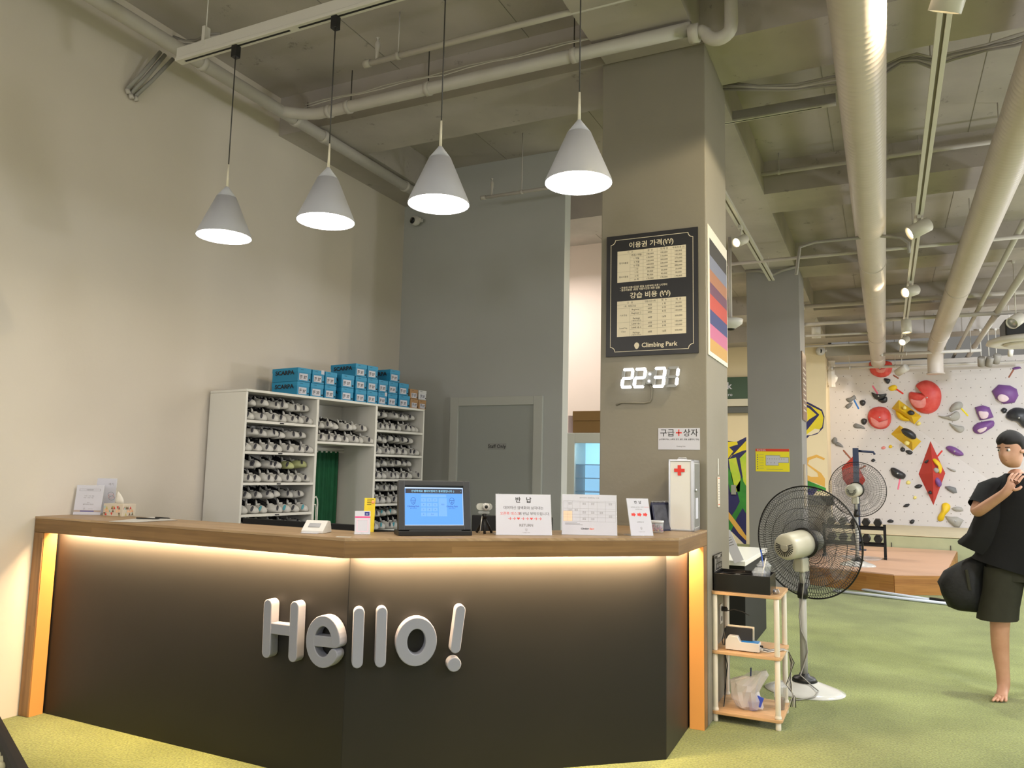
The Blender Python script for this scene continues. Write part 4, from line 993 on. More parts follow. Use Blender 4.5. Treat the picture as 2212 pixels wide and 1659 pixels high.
# sloping leaflet holder
a = at(160, 1113.5, z=ZT_); 
acrylic_sign('white leaflet stand with violet band at the left end of the counter', (157, 1112), (217, 1113), .182, R(8), prA, name='leaflet_stand', cat='leaflet stand')
def prB(W, h, mb):
    g = mb(M_GREYINK); r = mb(mat('pink_line', (226, 150, 140), .6))
    g.text('ㄷ  ㄷ', h*.16, W*.32, h*.62); g.text('여기', h*.08, W*.8, h*.8)
    for q in range(3): ringloft([(W*.82+.018*math.cos(a*PI/8)+.004*q, h*.55+.014*math.sin(a*PI/8)-.012*q) for a in range(16)], [(W*.82+.016*math.cos(a*PI/8)+.004*q, h*.55+.012*math.sin(a*PI/8)-.012*q) for a in range(16)], 0, .0002, r if q % 2 else g)
    for q in range(6): g.box(W*.1, W*.55, h*(.45-.03*q), h*(.455-.03*q), 0, .0002)
acrylic_sign('open white brochure stand behind the leaflet stand near the left wall', (184, 1109), (246, 1110), .222, R(4), prB, name='brochure_stand', cat='leaflet stand')
a = at(232, 1115.5, z=ZT_); b = at(285, 1116, z=ZT_)
t = thing('tissue_box', 'patterned tissue box with coloured triangles and a pulled tissue', 'tissue box', tuple(at(222, 1114, z=ZT_)), .12)
Wb, Db, Hb = .150, .10, .074
MB().bbox(0, Wb, 0, Db, 0, Hb, .003).obj('box_body', mat('tissue_box_cream', (208, 198, 180), .6), t)
tri = {'red': mat('tri_red', (206, 60, 48), .6), 'olive': mat('tri_olive', (190, 180, 110), .6), 'teal': mat('tri_teal', (160, 196, 196), .6), 'brown': mat('tri_brown', (120, 96, 80), .6), 'peach': mat('tri_peach', (236, 190, 150), .6)}
rr = random.Random(5)
for k_ in tri:
    m = MB()
    for i in range(5):
        x = rr.uniform(.01, Wb-.02); y = rr.choice([.004, .024, .042]); w_ = .008; hh = .018
        m.prism([(x-w_, y), (x+w_, y), (x, y+hh)] if rr.random() < .5 else [(x-w_, y+hh), (x, y), (x+w_, y+hh)], .0002, .0005+.0002*list(tri).index(k_), Trs((0, 0, 0), (PI/2, 0, 0)))
        y2 = rr.uniform(.01, Db-.02); m.prism([(y2-w_, y), (y2+w_, y), (y2, y+hh)], .0002, .0005+.0002*list(tri).index(k_), Trs((Wb, 0, 0), (PI/2, 0, PI/2)))
    m.obj('triangle_print', tri[k_], t)
m = MB(); n = 10
m.loft([[(Wb*.5+rx*math.cos(2*PI*k/n)+dx, Db*.5+ry*math.sin(2*PI*k/n), Hb+z_) for k in range(n)] for rx, ry, z_, dx in ((.03, .004, .0, 0), (.032, .007, .02, -.004), (.020, .008, .045, -.01), (.003, .002, .072, -.02))])
m.obj('tissue', mat('tissue_white', (224, 220, 212), .9), t)
c4 = [at(*p_, z=ZT_) for p_ in ((236, 1127), (292, 1128.5), (384, 1124), (330, 1117.5))]
t = thing('paper_sheets', 'white paper form lying on the counter near the left wall', 'paper', tuple(c4[0]))
for k in range(3): MB().prism([((p_-c4[0]).x+.002*k, (p_-c4[0]).y-.003*k) for p_ in c4], .0005+.0008*k, .0011+.0008*k).obj('sheet', WHITE, t)
for i, (pa, pb) in enumerate((((295, 1119), (345, 1121)), ((336, 1118), (368, 1119.5)))):
    a = at(*pa, z=ZT_+.008); b = at(*pb, z=ZT_+.008)
    t = thing('pen', ['long black pen lying on the white form', 'short black pen beyond the long one on the form'][i], 'pen', tuple(a))
    a.z = 0; d_ = b-a; d_.z = 0
    MB().tube([(0, 0, 0), d_*.25, d_*.9, d_], .004, 8, rs=[.0045, .0045, .003, .001]).obj('barrel', M_BLACK, t)
    MB().tube([(0, .005, .003), d_*.22+Vector((0, .005, .003))], .0012, 6).obj('clip', M_METAL, t)

# candy jar, standing calendar, first aid cabinet
p = at(1419, 1151, z=ZT_)
t = thing('candy_jar', 'small clear jar of purple and orange sweets on the counter', 'jar', tuple(p))
r = .036
MB().lathe([(0, .002), (r, .002), (r, .055), (r*.96, .058), (r*.94, .055), (r*.95, .006), (0, .006)], 28).obj('jar_glass', M_ACR, t)
MB().lathe([(r*1.06, .055), (r*1.06, .066), (r*1.0, .068), (r*.9, .068), (r*.9, .066), (r*.98, .06), (r*.98, .055)], 28).obj('jar_rim', mat('clear_lid', (224, 226, 228), .2, alpha=.8), t)
cols = [mat('sweet_%s' % n_, c_, .4) for n_, c_ in (('purple', (130, 70, 120)), ('magenta', (190, 70, 130)), ('orange', (230, 120, 60)), ('yellow', (226, 200, 90)))]
rr = random.Random(2)
for ci, cm in enumerate(cols):
    m = MB()
    for i in range(22 if ci < 2 else 8):
        a_ = rr.uniform(0, 2*PI); q = r*.82*math.sqrt(rr.random()); zz = rr.uniform(.010, .042) if ci < 2 else rr.uniform(.008, .02)
        m.lathe([(0, -.005), (.005, -.002), (.005, .002), (0, .005)], 6, Trs((q*math.cos(a_), q*math.sin(a_), zz), (rr.random()*3, rr.random()*3, 0)))
    o = m.obj('sweets', cm, t); o['kind'] = 'stuff'
t = thing('desk_calendar', 'dark navy tent calendar standing beside the first aid cabinet', 'calendar', (-1.175, 4.43, ZT_), R(62))
for s, n_ in ((-1, 'front_board'), (1, 'rear_board')):
    MB().bbox(-.08, .08, -.0015, .0015, 0, .165, .0008, Trs((0, s*.036, 0), (R(s*12.5), 0, 0))).obj(n_, mat('navy_board', (36, 38, 66), .5), t)
MB().box(-.07, .07, -.0025, -.0016, .01, .15, Trs((0, -.036, 0), (R(-12.5), 0, 0))).obj('picture', mat('dusk_print', (70, 72, 84), .5, noise=.5, nscale=22), t)
m = MB()
for i in range(14):
    x = -.07+i*.0108; m.tube([(x, .006*math.cos(a*PI/4), .163+.006*math.sin(a*PI/4)) for a in range(9)], .0012, 5, cap=False)
m.obj('wire_binding', M_METAL, t)
# first aid cabinet
a = at(1453, 1147, z=ZC); 
t = thing('first_aid_cabinet', 'white metal first aid cabinet with red cross and glass door', 'first aid cabinet', (-1.135, 4.452, ZC), R(3))
W_, D_, H_ = .145, .205, .41
wm_ = mat('cabinet_white', (226, 224, 218), .4)
MB().bbox(.002, W_-.002, .002, D_, .004, H_-.004, .004).obj('cabinet_body', wm_, t)
m = MB(); e = .012
for x0_, x1_ in ((0, e), (W_-e-.006, W_)): m.bbox(x0_, x1_, -.001, e, 0, H_, .003)
for z0_, z1_ in ((0, e), (H_-e, H_)): m.bbox(0, W_, -.001, e, z0_, z1_, .003)
for z0_, z1_ in ((0, e+.006), (H_-e-.006, H_)): m.bbox(W_-e, W_+.002, 0, D_, z0_, z1_, .003)
m.bbox(W_-e, W_+.002, D_-e, D_, 0, H_, .003); m.bbox(W_-e, W_+.002, .0, .02, 0, H_, .003); m.obj('aluminium_edges', M_METAL, t)
MB().bbox(W_-.001, W_+.0015, .022, D_-.014, .022, H_-.022, .0005).obj('glass_door', mat('door_glass', (150, 152, 152), .06, spec=.8), t, 'tinted glass door')
MB().bbox(W_+.0015, W_+.004, .05, .13, .07, .19, .001).obj('paper_note', M_PAPER, t)
MB().lathe([(0, 0), (.011, 0), (.010, .010), (0, .012)], 16, Trs((W_+.001, .034, .235), (0, PI/2, 0))).obj('door_lock', M_METAL, t)
m = MB(); m.box(.034, .094, -.0022, -.001, H_-.073, H_-.053); m.box(.054, .074, -.0023, -.001, H_-.093, H_-.033); m.obj('red_cross', mat('red_cross', (222, 52, 38), .5), t)
m = MB(); m.tube([(W_*.5-.022, .05, H_), (W_*.5-.022, .05, H_+.010), (W_*.5+.022, .05, H_+.010), (W_*.5+.022, .05, H_)], .003, 8); m.bbox(W_*.5-.028, W_*.5+.028, .04, .06, H_-.001, H_+.004, .001); m.obj('handle', M_METAL, t)

# black panel of the inner desk behind the counter
def behind():
    a = at(524, 1119, y=3.62); b = at(762, 1118, y=3.62)
    t = thing('inner_desk', 'black inner desk screen seen just behind the counter top', 'desk', (a.x, 3.62, 0))
    L_ = b.x-a.x
    MB().bbox(0, L_+.06, 0, .03, .3, a.z, .003).obj('desk_screen', M_BLACKM, t)
    MB().bbox(L_+.06, L_+.62, .02, .05, .3, a.z-.02, .003, Trs((0, 0, 0))).obj('desk_screen', mat('black_gloss', (22, 23, 25), .25), t)
    MB().bbox(0, L_+.5, .03, .55, .72, .75, .003).obj('desk_top', M_BLACK, t)
    c1 = at(1065, 1126, y=4.05); c2 = at(1215, 1120, y=4.05)
    t = thing('monitor', 'black monitor top showing between the webcam and the RETURN sign', 'monitor', (c1.x-.25, 4.25, 0), .3)
    MB().bbox(.05, .45, -.1, .14, 0, .03, .004).obj('monitor_foot', M_BLACK, t)
    MB().bbox(0, .5, 0, .03, .85, 1.165, .004).obj('monitor_body', M_BLACKM, t); MB().bbox(.2, .3, .0, .03, .03, .86, .004).obj('monitor_neck', M_BLACK, t)
behind()

# ================================================================== ON THE COLUMN
YF = 4.689
def wallboard(name, label, cat, px, plane, th=.008, ang=0, m=None, mb_bevel=.001, board='board'):
    """board on a wall from its top-left, top-right and bottom-left pixels; returns (thing, W, H) with local x right, y up, z out of the wall"""
    tl, trr, bl = (at(*p, **plane) for p in px)
    d = trr-tl; W = math.hypot(d.x, d.y); z1 = (tl.z+trr.z)/2; H_ = z1-bl.z
    o = tl.copy(); o.z = z1-H_
    t = thing(name, label, cat, tuple(o), (PI/2, 0, ang))
    MB().bbox(0, W, 0, H_, 0, th, mb_bevel).obj(board, m or M_PAPER, t)
    return t, W, H_
t, W, H_ = wallboard('price_board', 'black price board with two cream tables on the grey column', 'sign', ((1312, 514), (1508, 490), (1308, 772)), dict(y=YF), .012, m=mat('board_black', (30, 30, 33), .45))
M_CRM = mat('board_cream', (226, 216, 192), .55); M_LINE = mat('board_line', (150, 142, 124), .6)
b = MB(); q = .055; zz = .0125
def frame(mb, W, H_, e, r, w_, z):
    def path(e):
        P_ = []
        for cx_, cy_, a0 in ((e, H_-e, 0), (e, e, 90), (W-e, e, 180), (W-e, H_-e, 270)):
            P_ += [(cx_+(r)*math.cos(R(a0-90*k/8)) if False else cx_+r*math.cos(R(a0-90+90-90*k/8)), cy_+r*math.sin(R(a0-90*k/8))) for k in range(9)]
        return P_
    ringloft(path(e-w_/2), path(e+w_/2), z, z+.0004, mb)
frame(b, W, H_, .030, .030, .0032, .012); b.obj('frame_line', M_CRM, t)
b = MB(); b.text('이용권 가격(₩)', .042, W*.5, H_*.890, .0126, bold=.018, w=1.08); b.text('강습 비용 (₩)', .042, W*.49, H_*.472, .0126, bold=.018, w=1.08)
b.text('• 주중권 이용시간은 평일 오전부터 오후 5시까지', .0155, W*.155, H_*.553, .0126, 'LEFT', bold=.02); b.text('• 횟수이용권 1회당 이용시간은 제한 없음', .0155, W*.155, H_*.533, .0126, 'LEFT', bold=.02)
b.text('Climbing Park', .040, W*.40, H_*.066, .0126, 'LEFT', bold=.02)
o_ = [(W*.345+.0165*math.cos(a*PI/10)*(1 if math.sin(a*PI/10) > -.1 else .85), H_*.080+.021*math.sin(a*PI/10)) for a in range(20)]; b.prism(o_, .012, .0127)
b.obj('lettering', M_CRM, t)
tb = MB(); ln = MB(); tx = MB()
def table(x0, x1, y0, y1, rows, cols, hgt=None):
    tb.box(x0, x1, y0, y1, .012, .0126)
    tot = sum(hgt); y = y1; ys = [y1]
    for h_ in hgt: y -= (y1-y0)*h_/tot; ys.append(y)
    xs = [x0+(x1-x0)*c for c in cols]
    for c in xs[1:-1][1:]: ln.box(c-.0005, c+.0005, y0, y1, .0126, .0128)
    return xs, ys
x0, x1 = W*.125, W*.875
xs, ys = table(x0, x1, H_*.606, H_*.866, None, (0, .19, .385, .59, .79, 1), [1]*9)
ln.box(xs[1]-.0005, xs[1]+.0005, ys[9], ys[1], .0126, .0128)
for i in range(1, 9): ln.box(xs[0] if i in (1, 6) else xs[1], x1, ys[i]-.0005, ys[i]+.0005, .0126, .0128)
rowsT = [('주중(1개월)', '100,000', '100,000', '100,000'), ('1 개월', '130,000', '110,000', '100,000'), ('3 개월', '330,000', '300,000', '270,000'), ('6 개월', '600,000', '540,000', '480,000'), ('1 년', '1,080,000', '960,000', '840,000'), ('1 회', '20,000', '20,000', '20,000'), ('5 회', '90,000', '90,000', '90,000'), ('10 회', '170,000', '170,000', '170,000')]
fs = .0148; ty = .0047
def cell(s, i, j, dy=0, f=fs): tx.text(s, f, (xs[j]+xs[j+1])/2, (ys[i]+ys[i+1])/2-ty+dy, .0129, bold=.008)
tx.text('기   간', fs, (xs[0]+xs[2])/2, (ys[0]+ys[1])/2-ty, .0129); cell('성  인', 0, 2); cell('대 학 생', 0, 3); cell('학생(초.중.고)', 0, 4, f=.0135)
for i, r_ in enumerate(rowsT):
    for j, s in enumerate(r_): cell(s, i+1, j+1)
tx.text('정기이용권', .0135, (xs[0]+xs[1])/2, (ys[1]+ys[6])/2-ty, .0129, bold=.01); tx.text('횟수이용권', .0135, (xs[0]+xs[1])/2, (ys[6]+ys[9])/2-ty, .0129, bold=.01)
xs, ys = table(x0, x1, H_*.159, H_*.450, None, (0, .19, .385, .59, .79, 1), [1, 1, 1, 1, 1.9, 1, 1, 1.9])
ln.box(xs[1]-.0005, xs[1]+.0005, ys[8], ys[2], .0126, .0128)
for i in range(1, 8): ln.box(xs[0] if i in (1, 2, 5) else xs[1], x1, ys[i]-.0005, ys[i]+.0005, .0126, .0128)
tx.text('강   습', fs, (xs[0]+xs[2])/2, (ys[0]+ys[1])/2-ty, .0129); cell('강습시간/1회', 0, 2, f=.0135); cell('횟  수', 0, 3); cell('비  용', 0, 4)
tx.text('1회  체험강습', fs, (xs[0]+xs[2])/2, (ys[1]+ys[2])/2-ty, .0129)
for i, r_ in enumerate([(None, '40분', '1 회', '30,000'), ('Beginner 1', '60분', '8 회', '100,000'), ('Beginner 2', '60분', '8 회', '100,000'), ('Package', '60분', '16회', '350,000'), ('Level Up 1', '60분', '8 회', '100,000'), ('Level Up 2', '60분', '8 회', '100,000'), ('Package', '60분', '16회', '350,000')]):
    for j, s in enumerate(r_):
        if s: cell(s, i+1, j+1)
for i in (4, 7): cell('(1개월자유+8회강습)', i, 1, -.012, .0075)
tx.text('기초강습', .0135, (xs[0]+xs[1])/2, (ys[2]+ys[5])/2-ty, .0129); tx.text('Level Up', .0145, (xs[0]+xs[1])/2, (ys[5]+ys[8])/2+.004, .0129); tx.text('Class', .0145, (xs[0]+xs[1])/2, (ys[5]+ys[8])/2-.018, .0129)
tb.obj('table_print', M_CRM, t); ln.obj('table_lines', M_LINE, t); tx.obj('table_lettering', mat('table_ink', (84, 78, 68), .6), t)

# digital clock
p = at(1406, 817, y=YF)
t = thing('digital_clock', 'white digital wall clock showing 22:31 under the price board', 'clock', (p.x, YF, p.z), (PI/2, 0, 0))
M_OFF = mat('segment_off', (150, 152, 152), .4); M_ON = mat('segment_on', (255, 255, 255), .4, emit=(255, 255, 255), estr=1.5)
on = {'2': 'abged', '3': 'abgcd', '1': 'bc'}
def segpoly(kind, w_, h_, s, cx_):
    g = .0015; a_ = s/2
    def Hs(y): return [(-w_/2+a_+g-s*.5+.004, y), (-w_/2+s*.55+g, y+a_), (w_/2-s*.55-g, y+a_), (w_/2-a_-g+s*.5-.004, y), (w_/2-s*.55-g, y-a_), (-w_/2+s*.55+g, y-a_)]
    def Vs(x, y0_, y1_): return [(x, y0_+g), (x+a_, y0_+a_+g), (x+a_, y1_-a_-g), (x, y1_-g), (x-a_, y1_-a_-g), (x-a_, y0_+a_+g)]
    X = w_/2-a_
    P_ = {'a': Hs(h_/2-a_), 'g': Hs(0), 'd': Hs(-h_/2+a_), 'f': Vs(-X, 0, h_/2-a_), 'b': Vs(X, 0, h_/2-a_), 'e': Vs(-X, -h_/2+a_, 0), 'c': Vs(X, -h_/2+a_, 0)}[kind]
    return [(x+cx_+.12*y, y) for x, y in P_]
dw, dh, ss = .078, .128, .017
for dgt, cx_ in (('2', -.142), ('2', -.062), ('3', .062), ('1', .144)):
    mon, moff = MB(), MB()
    for kd in 'abcdefg':
        (mon if kd in on[dgt] else moff).prism(list(reversed(segpoly(kd, dw, dh, ss, cx_))), .022, .040 if kd in on[dgt] else .038)
    dg = moff.obj('digit', M_OFF, t); mon.obj('lit_segments', M_ON, dg, 'glowing white digit segments')
for y in (-.022, .022): MB().lathe([(0, .030), (.008, .030), (.008, .036), (0, .037)], 18, Trs((.12*y, y, 0))).obj('colon_dot', M_ON, t)
MB().bbox(-.028, .028, -.040, .040, .004, .028, .003).obj('clock_body', M_OFF, t)
m = MB(); m.bbox(-.17, .17, -.006, .006, .010, .022, .002); m.obj('back_bar', M_OFF, t)
m = MB(); m.bbox(-.02, .02, -.02, .02, 0, .012, .002); m.obj('wall_mount', M_OFF, t)
cb = [(0, -.04, .01), (.008, -.07, .006), (.006, -.125, .006), (-.004, -.148, .006), (-.04, -.155, .006), (-.12, -.152, .006), (-.19, -.150, .007), (-.225, -.165, .006)]
MB().tube(cb, .006, 8).obj('power_cable', M_COLUMN, t, 'grey painted cable on the column')

t, W, H_ = wallboard('first_aid_notice', 'white paper notice with a red plus sign above the first aid cabinet', 'notice', ((1422, 926), (1512, 923), (1423, 971)), dict(y=YF), .0012, m=M_PAPER, mb_bevel=.0003, board='paper')
m = MB(); m.text('구급', .050, W*.22, H_*.64, .0014, bold=.008); m.text('상자', .050, W*.78, H_*.64, .0014, bold=.008); m.text('(스프레이 파스, 소독약, 연고, 밴드, 면봉, 손톱깎이, 가위)', .0118, W*.5, H_*.44, .0014, bold=.02, w=.9); badge(m, W*.43, H_*.14, .016); m.text('Climbing Park', .010, W*.55, H_*.125, .0014); m.obj('lettering', M_INK, t)
m = MB(); m.box(W*.43, W*.57, H_*.78-.004, H_*.78+.004, .0012, .0016); m.box(W*.5-.0035, W*.5+.0035, H_*.78-.020, H_*.78+.020, .0012, .0016); m.obj('plus_print', _M['red_cross'], t)

# striped poster on the column side (faces +x)
XF = -.959
tl = at(1527, 491, x=XF); trr = at(1568, 534, x=XF); bl = at(1526.5, 764, x=XF)
W = trr.y-tl.y; H_ = (tl.z+trr.z)/2-bl.z
t = thing('striped_poster', 'poster of slanting colour stripes on the side of the grey column', 'poster', (XF, tl.y, bl.z), (PI/2, 0, PI/2))
MB().bbox(0, W, 0, H_, 0, .006, .001).obj('board', mat('poster_white', (222, 218, 206), .4), t)
st = [(.905, 0.72, (62, 60, 60)), (.775, .0, (140, 146, 172)), (.665, 0, (190, 128, 92)), (.565, 0, (116, 62, 96)), (.475, 0, (214, 70, 50)), (.355, 0, (36, 54, 130)), (.245, 0, (220, 110, 160)), (.135, 0, (226, 172, 70)), (.035, 0, None)]
e = .045; 
for i in range(len(st)-1):
    a_, b_ = st[i][0]*H_, st[i+1][0]*H_; sl = -.13*H_*0
    lo = max(b_, .03*H_)
    MB().prism([(e, lo), (W-e*.4, lo), (W-e*.4, a_), (e, a_)], .006, .0066+.00005*i).obj('stripe_print', mat('stripe_%s' % 'abcdefgh'[i], tuple(c_*.84 for c_ in st[i][2]), .4), t)

# hanging hygrometer strips on the column side
a = at(1550, 990, x=XF); b = at(1550, 1095, x=XF)
t = thing('hanging_tag', 'narrow white tag strip taped on the side of the grey column', 'tag', (XF, a.y-.02, b.z), (PI/2, 0, PI/2))
hh = a.z-b.z
MB().bbox(.012, .040, hh*.66, hh*.995, 0, .003, .001).obj('upper_strip', mat('clear_tape', (214, 212, 204), .3), t)
MB().bbox(.0, .055, 0, hh*.62, 0, .006, .001).obj('lower_card', mat('tag_card', (226, 218, 206), .5), t)
m = MB()
for z0_, c in ((.04, 1), (.58, 1)): m.box(.004, .051, hh*z0_, hh*(z0_+.018), .006, .0064)
m.obj('orange_print', mat('tag_orange', (222, 120, 80), .6), t)
m = MB()
for q in range(7): m.box(.014, .040-.003*(q % 3), hh*(.14+.055*q), hh*(.155+.055*q), .006, .0064)
m.obj('print', M_GREYINK, t)
m = MB().bbox(-.958+.959, .003, .30, .345, .29, .37, .001); 
t = thing('wall_socket', 'white wall socket low on the column behind the rack', 'socket', (XF, 5.02, .52), (PI/2, 0, PI/2))
MB().bbox(0, .07, 0, .12, 0, .008, .002).obj('socket_plate', WHITE, t)
for z_ in (.03, .09): MB().lathe([(0, .0), (.016, 0), (.016, .002), (0, .002)], 16, Trs((.035, z_, .008))).obj('socket_hole', M_GREYINK, t)
MB().lathe([(0, 0), (.016, 0), (.014, .03), (.006, .036), (0, .036)], 14, Trs((.035, .09, .010))).obj('plug', M_BLACK, t)
t = thing('column_cable', 'dark cables looping from the socket behind the white legs', 'cable', (XF+.03, 4.95, .6))
MB().tube([(.01, .10, 0), (.05, .12, .01), (.10, .13, .0), (.14, .14, -.02)], .003, 6).obj('cable', M_DKWIRE, t)
MB().tube([(.005, .09, -.10), (.01, .02, -.2), (.01, .06, -.35), (.015, .02, -.45), (.01, .0, -.52), (.02, -.10, -.56)], .003, 6).obj('cable', M_BLACK, t)
MB().tube([(.005, .07, -.10), (.0, .0, -.16), (.01, .11, -.33), (.01, .03, -.44), (.02, -.05, -.5)], .003, 6).obj('cable', M_BLACK, t)

# yellow safety map on the second column
t, W, H_ = wallboard('safety_map', 'yellow safety map with a red heading on the farther grey column', 'sign', ((1632, 970), (1705, 969), (1633, 1018)), dict(y=10.549), .004, m=mat('map_yellow', (240, 226, 30), .5))
MB().box(0.002, W-.002, H_*.88, H_-.001, .004, .0048).obj('heading_band', mat('map_red', (214, 58, 40), .5), t)
m = MB(); m.text('피난안내도', H_*.085, W*.04, H_*.905, .005, 'LEFT', bold=.02); m.text('RUNNER', H_*.06, W*.78, H_*.91, .005, 'LEFT') if False else None; m.obj('heading_lettering', M_PAPER, t)
m = MB(); m.prism([(W*.31, H_*.28), (W*.67, H_*.28), (W*.67, H_*.40), (W*.97, H_*.40), (W*.97, H_*.62), (W*.72, H_*.62), (W*.72, H_*.70), (W*.31, H_*.70)], .004, .0046); m.obj('floor_plan', M_PAPER, t)
m = MB(); o = [(W*.31, H_*.28), (W*.67, H_*.28), (W*.67, H_*.40), (W*.97, H_*.40), (W*.97, H_*.62), (W*.72, H_*.62), (W*.72, H_*.70), (W*.31, H_*.70)]
m.prism([(x+(.004 if x > W*.6 else -.004), y+(.004 if y > H_*.5 else -.004)) for x, y in o], .0040, .0043)
for q in range(8): m.box(W*(.34+.07*q), W*(.36+.07*q), H_*.54, H_*.57, .0046, .005)
for q in range(3): m.box(W*(.35+.10*q), W*(.37+.10*q), H_*.37, H_*.40, .0046, .005)
for q in range(7): m.lathe([(0, 0), (.008, 0), (.008, .0006), (0, .0006)], 8, Trs((W*.06, H_*(.12+.1*q), .004)))
for q in range(6): m.box(W*.11, W*.24, H_*(.13+.12*q), H_*(.14+.12*q), .004, .0046)
m.box(W*.32, W*.8, H_*.10, H_*.115, .004, .0046)
m.obj('map_print', M_GREYINK, t)
# metal strips on the side of the second column
a = at(1733, 770, x=-.949); b = at(1733, 900, x=-.949)
t = thing('bronze_plate', 'narrow shiny brown panel on the side of the farther column', 'panel', (-.949, 10.6, at(1731, 905, x=-.949).z), (PI/2, 0, PI/2))
MB().bbox(0, .5, 0, .9, 0, .02, .003).obj('panel_face', mat('bronze_panel', (150, 130, 112), .3, metal=.4), t)
m = MB()
for q in range(9): m.box(.05, .4, .12+.07*q, .14+.07*q, .02, .021)
m.obj('panel_print', mat('panel_print', (214, 204, 188), .5), t)
t = thing('door_handle_bar', 'pale vertical bar low on the side of the farther column', 'panel', (-.949, 10.62, 1.05), (PI/2, 0, PI/2))
MB().bbox(0, .08, 0, .55, 0, .03, .006).obj('bar', mat('bar_cream', (206, 190, 170), .4), t)

# ================================================================== SIDE RACK
RX0, RX1, RY0, RY1 = -.946, -.592, 4.815, 5.185
t = rack = thing('side_rack', 'three tier rack with round white legs and pale wooden shelves', 'rack', ((RX0+RX1)/2, (RY0+RY1)/2, 0))
hx, hy = (RX1-RX0)/2, (RY1-RY0)/2
M_LEG = mat('white_tube', (226, 220, 206), .4); M_RSH = wood('rack_shelf_wood', (214, 176, 132), (206, 166, 120), (.6, .1))
def rshelf(z0, z1):
    e = .025; r = .03; P_ = []
    for cx_, cy_, a0 in ((hx+e-r, hy+e-r, 0), (-hx-e+r, hy+e-r, 90), (-hx-e+r, -hy-e+r, 180), (hx+e-r, -hy-e+r, 270)):
        P_ += [(cx_+r*math.cos(R(a0+90*k/5)), cy_+r*math.sin(R(a0+90*k/5))) for k in range(6)]
    o = MB().prism(P_, z0, z1).obj('shelf', M_RSH, t); bv = o.modifiers.new('b', 'BEVEL'); bv.width = .003; bv.segments = 2; bv.limit_method = 'ANGLE'
ZR = (.062, .407, .752)
for z_ in ZR: rshelf(z_-.018, z_)
for sx in (-1, 1):
    for sy in (-1, 1):
        m = MB(); r = .0155
        for z0_, z1_ in ((0, ZR[0]-.018), (ZR[0], ZR[1]-.018), (ZR[1], ZR[2]-.018)):
            m.lathe([(r*.9, z0_), (r, z0_+.004), (r, z1_-.004), (r*.9, z1_)], 20, Trs((sx*hx, sy*hy, 0)))
        m.lathe([(r*1.25, ZR[0]), (r*1.3, ZR[0]+.008), (r, ZR[0]+.02), (r, ZR[0]+.021)], 20, Trs((sx*hx, sy*hy, 0)))
        m.obj('leg', M_LEG, t)
# cup disposal tray on top
t = thing('cup_tray', 'black tray with round holes for cups on the top of the rack', 'tray', (RX0-.005, RY0-.0, ZR[2]))
W_, D_, H_ = .325, .26, .105
m = MB(); e = .006
m.bbox(0, W_, 0, e, 0, H_, .002); m.bbox(0, W_, D_-e, D_, 0, H_, .002); m.bbox(0, e, e, D_-e, 0, H_, .002); m.bbox(W_-e, W_, e, D_-e, 0, H_, .002); m.bbox(e, W_-e, e, D_-e, 0, .006, .001); m.obj('tray_walls', mat('black_acrylic', (18, 17, 17), .25), t)
# perforated deck: ring of quads round each hole
m = MB(); nx, ny = 3, 2; gx, gy = (W_-2*e)/nx, (D_-2*e)/ny; zd = .082
for i in range(nx):
    for j in range(ny):
        cx_, cy_ = e+gx*(i+.5), e+gy*(j+.5); n = 24; sq = []; ci = []
        for k in range(n):
            a_ = 2*PI*k/n; c, s_ = math.cos(a_), math.sin(a_); f_ = 1/max(abs(c), abs(s_))
            sq.append((cx_+c*f_*gx/2, cy_+s_*f_*gy/2)); ci.append((cx_+.040*c, cy_+.040*s_))
        ringloft(sq, ci, zd, zd+.003, m)
m.obj('holed_deck', mat('tray_deck', (40, 38, 36), .35), t)
Q = Trs((0, 0, H_), (PI/2, 0, PI/2))
MB().bbox(.0, .25, 0, .105, 0, .004, .001, Q).obj('tray_sign', M_BLACK, t, 'upright black sign plate on the left edge')
m = MB(); fr = [(.008, .006), (.242, .006), (.242, .099), (.008, .099)]; fi = [(.011, .009), (.239, .009), (.239, .096), (.011, .096)]; ringloft(fr, fi, .004, .0044, m, Q)
m.text('컵 안의 음료를', .030, .15, .052, .0045, bold=.02, T=Q); m.text('비워 주세요', .030, .15, .018, .0045, bold=.02, T=Q); m.box(.10, .20, .080, .094, .004, .0044, Q); m.prism(ribbon([(.04, .02), (.04, .07)], .02, 8), .004, .0044, Q)
m.obj('sign_print', mat('sign_grey_print', (150, 144, 134), .6), t)
def cup(label, loc, h=.12, r0=.030, r1=.043, fill=None, straw=None, lid=True, rot=(0, 0, 0)):
    t = thing('plastic_cup', label, 'cup', loc, rot)
    MB().lathe([(0, .001), (r0, .001), (r1, h), (r1+.003, h+.002), (r1-.001, h), (r0-.0015, .003), (0, .003)], 28).obj('cup_body', M_ACR, t)
    if fill: MB().lathe([(0, .004), (r0-.003, .004), (r0+(r1-r0)*.45-.003, h*.5), (0, h*.5)], 24).obj('drink', mat('iced_coffee', fill, .2), t)
    if lid: MB().lathe([(r1+.004, h-.002), (r1+.004, h+.005), (r1-.004, h+.012), (r1*.55, h+.03), (r1*.5, h+.028), (r1-.006, h+.010)], 28).obj('cup_lid', M_ACR, t)
    if straw:
        c_, a_, b_ = straw; MB().tube([a_, b_], .0038, 8).obj('straw', c_, t)
    return t
M_STRB = mat('blue_straw', (34, 86, 190), .4); M_STRW = mat('white_straw', (226, 220, 208), .4)
tp_ = Vector((RX0-.005, RY0, ZR[2]))
cup('clear cup of coffee with white straw in the black tray', (tp_.x+e+gx*2.5-.012, tp_.y+e+gy*.5, tp_.z+.006), .112, .028, .039, (92, 52, 26), (M_STRW, (.0, 0, .02), (.040, .0, .200)))
